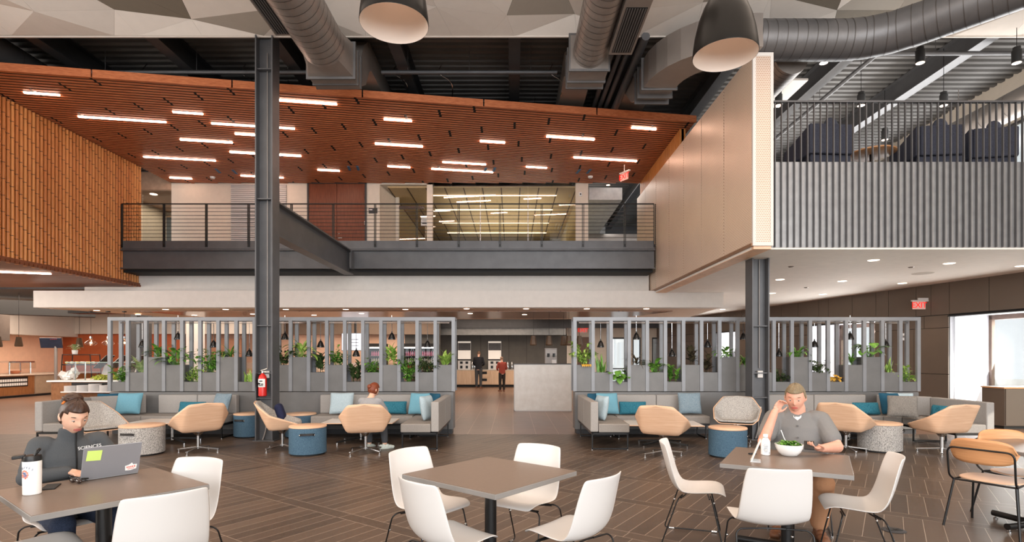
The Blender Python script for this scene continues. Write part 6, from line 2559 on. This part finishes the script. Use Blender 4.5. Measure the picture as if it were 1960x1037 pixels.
def face_parts(t, c, M3, k, eye=(70, 52, 40), lip=(176, 96, 88), brow=(60, 42, 30)):
    mb = MB()
    for s in (-1, 1):
        mb.sphere(Vector(c) + M3 @ Vector((s * .031 * k, .0765 * k, .007 * k)), (.0115 * k, .0085 * k, .0062 * k), 12, 8)
    mb.build('eyes', plain('eye_white', (176, 160, 150), .3, var=0), t, smooth=90)
    mb = MB()
    for s in (-1, 1):
        mb.sphere(Vector(c) + M3 @ Vector((s * .031 * k, .0825 * k, .0055 * k)), (.0058 * k, .004 * k, .0055 * k), 10, 6)
    mb.build('irises', plain('iris', eye, .3, var=0), t, smooth=90)
    mb = MB()
    for s in (-1, 1):
        mb.tube([Vector(c) + M3 @ (Vector((s * q, .088 - q * q * 9, .030 + .003 * math.sin(q * 60))) * k) for q in (.014, .024, .034, .046)], [.003, .0042, .0036, .002], 6)
    mb.build('eyebrows', plain('brow', brow, .8, var=0), t, smooth=90)
    mb = MB()
    for z in (-.054, -.062):
        mb.tube([Vector(c) + M3 @ (Vector((q, .0935 - q * q * 14, z + (.002 if z > -.06 else -.001) * math.cos(q * 100))) * k) for q in (-.024, -.012, 0, .012, .024)], [.0018, .0036, .004, .0036, .0018], 6)
    mb.build('lips', plain('lip', lip, .45, var=0), t, smooth=90)


def shoe(mb, ankle, toe_dir, L_=.27, wd=.05):
    a = Vector(ankle)
    d = Vector(toe_dir).normalized()
    s = Vector((-d.y, d.x, 0))
    base = Vector((a.x, a.y, 0)) - d * .07
    for f, w_, h_ in ((.0, .034, .07), (.06, .038, .085), (.12, .042, .075), (.18, .047, .055), (.225, .044, .042)):
        c = base + d * (f * L_ / .27) + Vector((0, 0, h_ / 2 + .004))
        mb.sphere(c, (w_ * 1.05, w_ * 1.05, h_ / 2 + .006), 12, 8)
    mb.bar(base + Vector((0, 0, .010)) - d * .025, base + d * (L_ * .93) + Vector((0, 0, .010)), wd * 1.5, .02)


WSK = skin_mat('skin_light', (226, 178, 152))
WSK2 = skin_mat('skin_ruddy', (222, 164, 140))

# ------------------------------------------------------------------ woman at the laptop
wo = thing('person', (-3.10, 3.78, 0), 'woman in a dark grey fleece jacket with pinned up brown hair typing on a laptop', 'person', None, face(.8, -.6))
HC = Vector((0.0, .12, 1.145))
HM = frame((-.12, .9, -.42))
mb = MB()
loft(mb, [((0, -.02, .43), .15, .10), ((0, -.01, .55), .135, .09), ((0, .01, .72), .13, .085), ((0, .02, .86), .14, .085), ((0, .02, .96), .10, .06), ((0, .03, 1.0), .05, .05)])
limb(mb, [(0, .03, .96), (0, .07, 1.04), HC + Vector((0, -.02, -.05))], [.056, .052, .05])
head(mb, HC, HM)
AR = [(.165, .02, .955), (.245, .10, .76), (.03, .175, .775)]
AL = [(-.165, .02, .955), (-.27, .08, .77), (-.20, .17, .775)]
for A, s in ((AR, 1), (AL, -1)):
    limb(mb, A, [.045, .036, .024])
    hand(mb, A[2], (-.25 * s, 1, -.03), (0, 0, 1), s, .45)
for s in (-1, 1):
    limb(mb, [(s * .09, .0, .48), (s * .13, .42, .47), (s * .12, .36, .09)], [.075, .055, .04])
    limb(mb, [(s * .12, .36, .09), (s * .13, .46, .04)], [.035, .03])
fuse(mb, 'body', WSK, wo, .0055, 4)
face_parts(wo, HC, HM, 1.0, brow=(52, 34, 24))
hairm = wood('brown_hair', (34, 22, 16), (76, 48, 32), (30, 30, 6), 6, .45)
mb = MB()
hair_cap(mb, HC, HM, 1.10, lambda d: d[2] > .62 - .1 * d[1] or (d[1] < .12 and d[2] > -.42 + max(0, d[1]) * 2.5) or (d[1] < .5 and d[2] > .32), .003, 1)
r_ = random.Random(4)
bc0 = HC + HM @ Vector((0, -.065, .10))
mb.sphere(bc0, (.052, .05, .045), 16, 10)
for i in range(9):
    a = r_.uniform(0, 6.28)
    mb.tube([bc0 + Vector((math.cos(a + q) * .05, math.sin(a + q) * .046, .012 * math.sin(q * 3 + i))) for q in (0, .5, 1.0, 1.5, 2.0)], [.006, .011, .013, .011, .004], 7)
mb.build('hair', hairm, wo, smooth=180)
mb = MB()
mb.tube([HC + HM @ Vector(v) for v in ((.062, -.04, .075), (.04, -.06, .10), (.015, -.075, .108))], .009, 8)
mb.build('hair_clip', plain('amber_clip', (200, 108, 40), .3), wo, smooth=60)
jac = fabric('charcoal_fleece', (74, 76, 78), (84, 86, 88), 420)
mb = MB()
loft(mb, [((0, -.02, .44), .185, .135), ((0, -.01, .52), .18, .13), ((0, .0, .62), .168, .12), ((0, .02, .74), .172, .12), ((0, .02, .86), .185, .115), ((0, .015, .94), .165, .095), ((0, .02, .985), .11, .08)], 28)
for A, s in ((AR, 1), (AL, -1)):
    A0 = (s * .13, .02, .945)
    w_ = Vector(A[1]).lerp(Vector(A[2]), .9)
    limb(mb, [A0, A[0], A[1], w_], [.068, .062, .054, .042])
loft(mb, [((0, .03, .96), .085, .075), ((0, .045, 1.0), .072, .07), ((0, .06, 1.045), .07, .072), ((0, .064, 1.062), .068, .07)], 24)
fuse(mb, 'jacket', jac, wo, .007, 5)
mb = MB()
mb.tube([(-.01, .138, .60), (-.01, .145, .74), (-.01, .138, .86), (-.01, .122, .95), (-.01, .128, 1.04)], .005, 6)
mb.build('zipper', M['black'], wo, smooth=60)
c = bpy.data.curves.new('badge_text', 'FONT')
c.body = 'SCIENCES'
c.size = .030
c.extrude = .001
c.align_x = 'CENTER'
o = text_mesh(c, 'chest_logo', M['paper'])
o.parent = wo
o.location = (-.085, .137, .915)
o.rotation_euler = (R(84), R(-6), R(180 - 12))
mb = MB()
for s in (-1, 1):
    limb(mb, [(s * .085, -.03, .50), (s * .135, .42, .485), (s * .12, .35, .12)], [.10, .074, .058])
mb.sphere((0, -.03, .50), (.18, .13, .09), 18, 10)
fuse(mb, 'jeans', fabric('dark_denim', (40, 48, 66), (58, 68, 90), 200), wo, .009, 4)
for s in (-1, 1):
    mb = MB()
    shoe(mb, (s * .12, .36, .09), (s * .1, 1, 0), .25)
    fuse(mb, 'shoe', plain('brown_shoe', (110, 84, 64), .7), wo, .006, 3)

# ------------------------------------------------------------------ man eating salad
ma = thing('person', (2.60, 4.94, 0), 'heavy man in a grey short sleeved shirt eating salad and looking at his phone', 'person', None, face(-.42, -.907))
HC = Vector((0.015, .10, 1.185))
HM = frame((.12, .93, -.30))
mb = MB()
loft(mb, [((0, -.02, .43), .20, .16), ((0, -.01, .55), .20, .16), ((0, .01, .72), .19, .15), ((0, .02, .9), .18, .12), ((0, .02, 1.0), .12, .08), ((0, .03, 1.05), .06, .06)])
limb(mb, [(0, .03, 1.0), (0, .06, 1.09), HC + Vector((0, -.02, -.04))], [.075, .068, .062])
head(mb, HC, HM, 1.06)
AR = [(.19, .02, .985), (.275, .30, .80), (.185, .25, 1.06)]
AL = [(-.19, .02, .985), (-.295, .20, .78), (-.165, .44, .795)]
limb(mb, AR, [.062, .05, .031])
limb(mb, AL, [.062, .052, .033])
hand(mb, AR[2], (-.45, -.2, .85), (.5, -.6, 0), 1, .75)
hand(mb, AL[2], (.75, .65, .04), (-.1, .2, -1), -1, .65, s=1.05)
for s in (-1, 1):
    limb(mb, [(s * .11, .0, .48), (s * .17, .42, .49), (s * .16, .26, .1)], [.09, .065, .045])
fuse(mb, 'body', WSK2, ma, .006, 4)
face_parts(ma, HC, HM, 1.06, lip=(190, 92, 84), brow=(112, 84, 62))
mb = MB()
hair_cap(mb, HC, HM, 1.16, lambda d: d[2] > .55 - .05 * d[1] or (d[1] < .25 and d[2] > -.12 + max(0, d[1]) * 1.6), .004, 3)
mb.build('hair', wood('grey_brown_hair', (104, 88, 66), (140, 122, 94), (30, 30, 8), 6, .55), ma, smooth=180)
shirt = fabric('grey_cotton', (116, 114, 112), (128, 126, 124), 420)
mb = MB()
loft(mb, [((0, -.02, .44), .245, .20), ((0, .0, .54), .255, .215), ((0, .015, .66), .25, .205), ((0, .02, .80), .235, .175), ((0, .02, .92), .225, .145), ((0, .015, 1.0), .185, .11), ((0, .02, 1.055), .11, .088)], 30)
for A, s in ((AR, 1), (AL, -1)):
    e = Vector(A[0]).lerp(Vector(A[1]), .68)
    limb(mb, [(s * .14, .02, .985), A[0], e], [.088, .082, .08])
fuse(mb, 'shirt', shirt, ma, .008, 5)
mb = MB()
for s in (-1, 1):
    mb.poly3([(s * .012, .118, 1.0), (s * .10, .085, 1.02), (s * .085, .01, 1.09), (s * .05, .075, 1.085)], .012)
mb.build('collar', shirt, ma, bevel=.003)
MB().poly3([(-.045, .092, 1.075), (.045, .092, 1.075), (.03, .122, 1.01), (0, .134, .985), (-.03, .122, 1.01)], .02).build('undershirt', M['paper'], ma, bevel=.004)
mb = MB()
for z in (.94, .84, .74, .64):
    mb.cyl((.0, .02 + (.14 if z > .9 else .178 if z > .8 else .205 if z > .7 else .225), z), (.0, .028 + (.148 if z > .9 else .186 if z > .8 else .213 if z > .7 else .233), z), .007, 10)
mb.build('shirt_buttons', plain('button', (84, 82, 80), .4), ma)
tan = fabric('tan_canvas', (168, 122, 90), (182, 136, 102), 420)
mb = MB()
for s in (-1, 1):
    limb(mb, [(s * .11, -.02, .5), (s * .175, .42, .5), (s * .16, .25, .13)], [.125, .09, .072])
mb.sphere((0, -.02, .50), (.23, .18, .1), 18, 10)
fuse(mb, 'trousers', tan, ma, .009, 4)
for s in (-1, 1):
    mb = MB()
    shoe(mb, (s * .16, .25, .1), (s * .15, 1, 0), .29)
    fuse(mb, 'shoe', plain('leather_boot', (112, 72, 48), .5), ma, .006, 3)

# ------------------------------------------------------------------ visitor in the swivel chair, back turned
vi = thing('person', (-2.36, 8.76, 0), 'person with reddish hair and grey top seated with back turned in a swivel chair', 'person', None, face(.1, 1))
HC = Vector((.03, .26, 1.0))
HM = frame((.5, .8, -.3))
mb = MB()
loft(mb, [((0, -.04, .46), .14, .11), ((0, .05, .6), .13, .1), ((0, .13, .76), .14, .09), ((0, .18, .85), .1, .07), ((0, .2, .89), .05, .05)])
limb(mb, [(0, .19, .86), (.01, .23, .92), HC], [.052, .048, .05])
head(mb, HC, HM, .95, 28, 22)
for s, hnd in ((1, (.16, .42, .66)), (-1, (-.12, .46, .6))):
    limb(mb, [(s * .15, .18, .83), (s * .22, .3, .64), hnd], [.042, .034, .024])
    hand(mb, hnd, (-.2 * s, .9, .25), (0, 0, 1), s, .5)
    limb(mb, [(s * .09, 0, .49), (s * .13, .42, .46), (s * (.17 if s > 0 else .1), .40, .1)], [.075, .055, .04])
fuse(mb, 'body', WSK, vi, .008, 4)
face_parts(vi, HC, HM, .95)
mb = MB()
hair_cap(mb, HC, HM, 1.1, lambda d: d[2] > .5 or (d[1] < .2 and d[2] > -.55), .004, 5, 30, 24)
mb.sphere(HC + HM @ Vector((0, -.1, .03)), .04, 14, 8)
mb.build('hair', wood('auburn_hair', (96, 44, 24), (140, 70, 40), (30, 30, 6), 6, .45), vi, smooth=180)
mb = MB()
loft(mb, [((0, -.04, .45), .165, .13), ((0, .05, .6), .16, .12), ((0, .13, .76), .172, .11), ((0, .17, .84), .14, .09), ((0, .19, .88), .08, .065)], 24)
for s, hnd in ((1, (.16, .42, .66)), (-1, (-.12, .46, .6))):
    limb(mb, [(s * .12, .17, .825), (s * .15, .18, .82), (s * .22, .3, .64), Vector((s * .22, .3, .64)).lerp(Vector(hnd), .8)], [.06, .06, .05, .036])
fuse(mb, 'sweater', fabric('heather_grey', (138, 138, 140), (160, 160, 162), 160), vi, .009, 5)
mb = MB()
for s in (-1, 1):
    limb(mb, [(s * .08, -.03, .5), (s * .13, .42, .47), (s * (.17 if s > 0 else .1), .40, .14)], [.1, .072, .055])
fuse(mb, 'trousers', fabric('charcoal_trousers', (62, 64, 68), (80, 82, 86), 160), vi, .01, 4)
for s in (-1, 1):
    mb = MB()
    shoe(mb, (s * (.17 if s > 0 else .1), .40, .1), (.8 if s > 0 else .1, .7, 0), .24)
    fuse(mb, 'shoe', plain('pale_trainer', (196, 204, 196), .6), vi, .007, 3)


# ------------------------------------------------------------------ the two visitors at the coffee counter, standing
def standing(loc, rz, label, H, top, top_name, bottom, bottom_name, hair, hair_name, sleeve=.9):
    p = thing('person', loc, label, 'person', None, rz)
    k = H / 1.75
    V = lambda x, y, z: Vector((x * k, y * k, z * k))
    HC = V(0, .07, 1.615)
    HM = frame((0, .9, -.35))
    mb = MB()
    loft(mb, [(V(0, 0, .84), .15 * k, .1 * k), (V(0, 0, 1.0), .14 * k, .095 * k), (V(0, 0, 1.15), .135 * k, .09 * k), (V(0, 0, 1.32), .15 * k, .09 * k), (V(0, 0, 1.42), .1 * k, .06 * k), (V(0, .01, 1.46), .05 * k, .05 * k)])
    limb(mb, [V(0, 0, 1.42), V(0, .03, 1.5), HC], [.055 * k, .05 * k, .05 * k])
    head(mb, HC, HM, k, 24, 20)
    arms = []
    for s in (-1, 1):
        A = [V(s * .18, 0, 1.4), V(s * .25, .04, 1.13), V(s * .14, .26, 1.05)]
        arms.append(A)
        limb(mb, A, [.045 * k, .038 * k, .025 * k])
        hand(mb, A[2], (-.3 * s, 1, 0), (0, 0, 1), s, .4)
        limb(mb, [V(s * .09, 0, .86), V(s * .1, .02, .48), V(s * .1, 0, .08)], [.08 * k, .055 * k, .038 * k])
    fuse(mb, 'body', WSK, p, .012, 3)
    face_parts(p, HC, HM, k)
    mb = MB()
    hair_cap(mb, HC, HM, 1.09 * k, lambda d: d[2] > .45 or (d[1] < .1 and d[2] > -.35), .002, 2, 24, 20)
    mb.build('hair', plain(hair_name, hair, .6), p, smooth=180)
    mb = MB()
    loft(mb, [(V(0, 0, .88), .175 * k, .125 * k), (V(0, 0, 1.05), .165 * k, .12 * k), (V(0, 0, 1.2), .17 * k, .118 * k), (V(0, 0, 1.34), .18 * k, .11 * k), (V(0, 0, 1.43), .12 * k, .085 * k), (V(0, .01, 1.47), .065 * k, .06 * k)], 22)
    for A in arms:
        limb(mb, [A[0] * .8 + Vector((0, 0, A[0].z * .2)), A[0], A[1], A[1].lerp(A[2], sleeve)], [.066 * k, .064 * k, .052 * k, .04 * k])
    fuse(mb, top_name, top, p, .013, 4)
    mb = MB()
    for s in (-1, 1):
        limb(mb, [V(s * .085, 0, .9), V(s * .1, .02, .48), V(s * .1, 0, .1)], [.1 * k, .075 * k, .06 * k])
    fuse(mb, bottom_name, bottom, p, .013, 4)
    for s in (-1, 1):
        mb = MB()
        shoe(mb, V(s * .1, 0, .08), (s * .15, 1, 0), .27 * k)
        fuse(mb, 'shoe', plain('brown_leather', (120, 74, 48), .5), p, .01, 3)
    return p


standing((BX(916, 26.9), 26.9, 0), R(-8), 'man in a black sweater standing with his back turned at the coffee counter', 1.86,
         fabric('black_knit', (30, 30, 34), (42, 42, 46), 120), 'sweater', fabric('slate_trousers', (58, 58, 60), (74, 74, 76), 120), 'trousers', (96, 72, 56), 'short_brown_hair')
standing((BX(961, 24.4), 24.4, 0), R(20), 'smaller person in a red top and dark trousers at the coffee counter', 1.58,
         fabric('rust_red_knit', (132, 56, 46), (160, 78, 64), 120), 'sweater', fabric('black_trousers', (42, 38, 36), (60, 54, 50), 120), 'trousers', (122, 92, 74), 'light_brown_hair')

# ================================================================== things on the dining tables
TT = .7395
# laptop
lp = thing('laptop', (-2.705, 3.64, TT), 'open silver laptop with a green note and a sticker on its lid', 'laptop', None, face(-.81, .585))
MB().box(-.165, 0.0, .002, .165, .225, .016).build('base', plain('silver_case', (168, 170, 174), .35, .6, var=.0), lp, bevel=.003)
MB().box(-.14, .03, .016, .14, .135, .0175).build('keyboard', M['black'], lp)
MB().box(-.045, .145, .016, .045, .205, .0172).build('touchpad', M['duct'], lp)
ld = MB().box(-.165, -.006, 0, .165, .0, .225).build('lid', plain('lid_grey', (158, 160, 166), .38, .45, var=.0), lp, bevel=.003)
ld.location = (0, 0, .012)
ld.rotation_euler = (R(17), 0, 0)
MB().box(-.155, 0.0, .012, .155, .001, .215).build('display', plain('screen_dark', (60, 66, 76), .2), ld)
nt = MB().box(-.04, -.0085, -.035, .04, -.0065, .035).build('sticky_note', plain('lime_note', (206, 230, 120), .8, var=0), ld)
nt.location = (-.105, 0, .165)
nt.rotation_euler = (0, R(4), 0)
mb = MB()
mb.poly3([(-.035, -.0075, -.022), (-.005, -.0075, -.026), (.03, -.0075, -.020), (.034, -.0075, .012), (.012, -.0075, .014), (.004, -.0075, .028), (-.014, -.0075, .016), (-.036, -.0075, .012)], .001)
stk = mb.build('sticker', M['paper'], ld)
stk.location = (.115, 0, .05)
stk.rotation_euler = (0, R(-4), 0)
mb = MB()
for i in range(5):
    mb.box(-.028 + i * .011, -.0087, -.006, -.021 + i * .011, -.0083, .006).box(-.02 + i * .008, -.0087, -.017, -.015 + i * .008, -.0083, -.011)
mb.build('sticker_print', plain('coral_ink', (226, 120, 104), .7, var=0), stk)
# tumbler
tu = thing('tumbler', (-2.84, 3.20, TT), 'white tumbler with black flip lid on the laptop table', 'bottle', None, R(20))
MB().lathe([(.040, 0), (.044, .004), (.0455, .19), (.0455, .2)], n=36).build('body', M['white'], tu, smooth=40)
MB().lathe([(.0465, .198), (.047, .215), (.043, .228), (.02, .234), (0, .234)], n=32).build('lid', M['black'], tu, smooth=40)
MB().bar((-.03, 0, .228), (-.088, -.02, .222), .045, .02).build('spout_cap', M['black'], tu, bevel=.005)
MB().tube(rounded([(.01, .02, .23), (.03, .028, .262), (.03, -.012, .262), (.02, -.022, .23)], .012), .006, 8).build('carry_loop', M['black'], tu, smooth=60)


def wrap(mb, a0, z0, w_, h_, r_=.0462, n=6):
    """patch lying on the round body, a0 in degrees from -Y"""
    rows = []
    for z in (z0, z0 + h_):
        rows.append([(r_ * math.sin(R(a0) + (w_ / r_) * (i / n - .5)), -r_ * math.cos(R(a0) + (w_ / r_) * (i / n - .5)), z) for i in range(n + 1)])
    mb.sheet(rows)


mb = MB()
for i in range(9):
    t_ = R(-70 + 260 * i / 8)
    wrap(mb, -26 + 22 * math.cos(t_), .118 + .022 * math.sin(t_), .010, .010)
wrap(mb, -32, .104, .030, .02)
mb.build('coral_print', plain('coral_print', (224, 130, 108), .6, var=0), tu)
mb = MB()
wrap(mb, -18, .108, .022, .018)
wrap(mb, -28, .126, .02, .01)
mb.build('blue_print', plain('blue_print', (92, 112, 148), .6, var=0), tu)
for i, ch in enumerate('DIVES'):
    c = bpy.data.curves.new('print_letter', 'FONT')
    c.body = ch
    c.size = .017
    c.extrude = .0004
    c.align_x = 'CENTER'
    o = text_mesh(c, 'print_letter', M['ink'] if 'ink' in M else M.setdefault('ink', plain('blue_ink', (66, 84, 120), .6, var=0)))
    o.parent = tu
    a = R(-40 + i * 15)
    o.location = (.0464 * math.sin(a), -.0464 * math.cos(a), .152 + (.006, .011, .011, .006, -.003)[i] - .004)
    o.rotation_euler = (R(90), R((-18, -8, 2, 14, 26)[i]), a)
tag(MB().box(-.036, -.075, 0, .036, .075, .009).build('phone', M['blackmatte'], bevel=.003, loc=(-2.865, 3.36, TT), rz=R(28)), 'phone lying behind the white tumbler', 'phone')
mo = thing('computer_mouse', (-2.80, 3.47, TT), 'dark brown folded sunglasses beside the laptop', 'sunglasses', None, R(-25))
mo.name = 'sunglasses'
MB().sphere((-.032, 0, .017), (.033, .014, .015), 14, 8).sphere((.034, 0, .017), (.033, .014, .015), 14, 8).build('lenses', plain('brown_lens', (46, 32, 26), .15), mo, smooth=90)
mb = MB()
mb.tube([(-.06, 0, .036), (-.058, .03, .03), (.04, .045, .012)], .004, 6).tube([(.062, 0, .036), (.06, .04, .03), (-.03, .06, .012)], .004, 6).bar((-.01, 0, .03), (.01, 0, .03), .006, .006)
mb.build('temples', M['black'], mo, smooth=60)
# salad table
bo = thing('salad_bowl', (2.28, 4.45, TT), 'white round bowl of green salad before the man', 'bowl')
MB().lathe([(.045, 0), (.06, .004), (.085, .03), (.102, .065), (.108, .095), (.104, .095), (.096, .066), (.08, .034), (.05, .012), (0, .010)], n=44).build('bowl', M['white'], bo, smooth=40)
r_ = random.Random(11)
mb = MB()
for i in range(120):
    a, q = r_.uniform(0, 6.28), r_.uniform(0, .082)
    leaf(mb, (math.cos(a) * q, math.sin(a) * q, .078 + (.012 if q < .05 else 0) + r_.uniform(0, .018)), r_.uniform(0, 6.28), r_.uniform(-.2, 1.0), r_.uniform(.025, .05), r_.uniform(.018, .032), 1.0, .3, 4)
sl_ = mb.build('salad_leaves', LM['green'], bo, smooth=180)
sl_['kind'] = 'stuff'
fk = thing('fork', (2.27, 4.46, TT + .09), 'white fork standing in the salad', 'fork')
MB().tube([(0, 0, 0), (-.022, .012, .055), (-.04, .022, .115)], [.003, .003, .004], 8).build('handle', M['white'], fk, smooth=60)
MB().bar((0, 0, 0), (.004, -.002, -.03), .016, .003).build('tines', M['white'], fk)
bt = thing('milk_bottle', (2.10, 4.48, TT), 'white plastic bottle with printed label left of the salad bowl', 'bottle')
MB().lathe([(.03, 0), (.036, .006), (.0365, .105), (.033, .12), (.02, .138), (.0165, .145), (.0165, .15)], n=32).build('body', M['white'], bt, smooth=40)
MB().lathe([(.0185, .148), (.0185, .168), (.016, .171), (0, .171)], n=24).build('cap', M['paper'], bt, smooth=40)
mb = MB()
for i in range(7):
    wrap(mb, -20, .03 + i * .0095, .026 + .006 * (i % 3), .004, .0371)
for i in range(5):
    wrap(mb, 22 + i * 3, .012, .0012, .018, .0371, 1)
mb.build('label_print', plain('grey_print', (120, 118, 116), .7, var=0), bt)
mb = MB()
mb.lathe([(.0172, .142), (.0172, .148)], n=20)
mb.build('neck_ring', M['black'], bt)
ts = thing('table_sign', (1.885, 4.23, TT), 'slanted white table sign in a clear holder, seen edge on', 'sign', None, R(-24))
MB().bar((-.012, -.0, .0), (.052, .0, .165), .13, .007, (1, 0, -.3)).build('card', M['paper'], ts)
MB().box(-.02, -.065, 0, .055, .065, .004).build('holder_foot', plain('clear_acrylic', (206, 210, 212), .15), ts)
tag(MB().box(-.03, -.012, 0, .03, .012, .012).build('key_fob', M['blackmatte'], bevel=.003, loc=(2.0, 4.50, TT), rz=R(5)), 'small black key fob left of the white bottle', 'key fob')
ph = MB().box(-.037, -.075, -.005, .037, .075, .005).build('phone', M['blackmatte'], bevel=.003)
ph.location = (2.44, 4.44, TT + .085)
ph.rotation_euler = (R(18), R(0), R(-28))
tag(ph, 'black phone held in the hand of the man eating salad', 'phone')
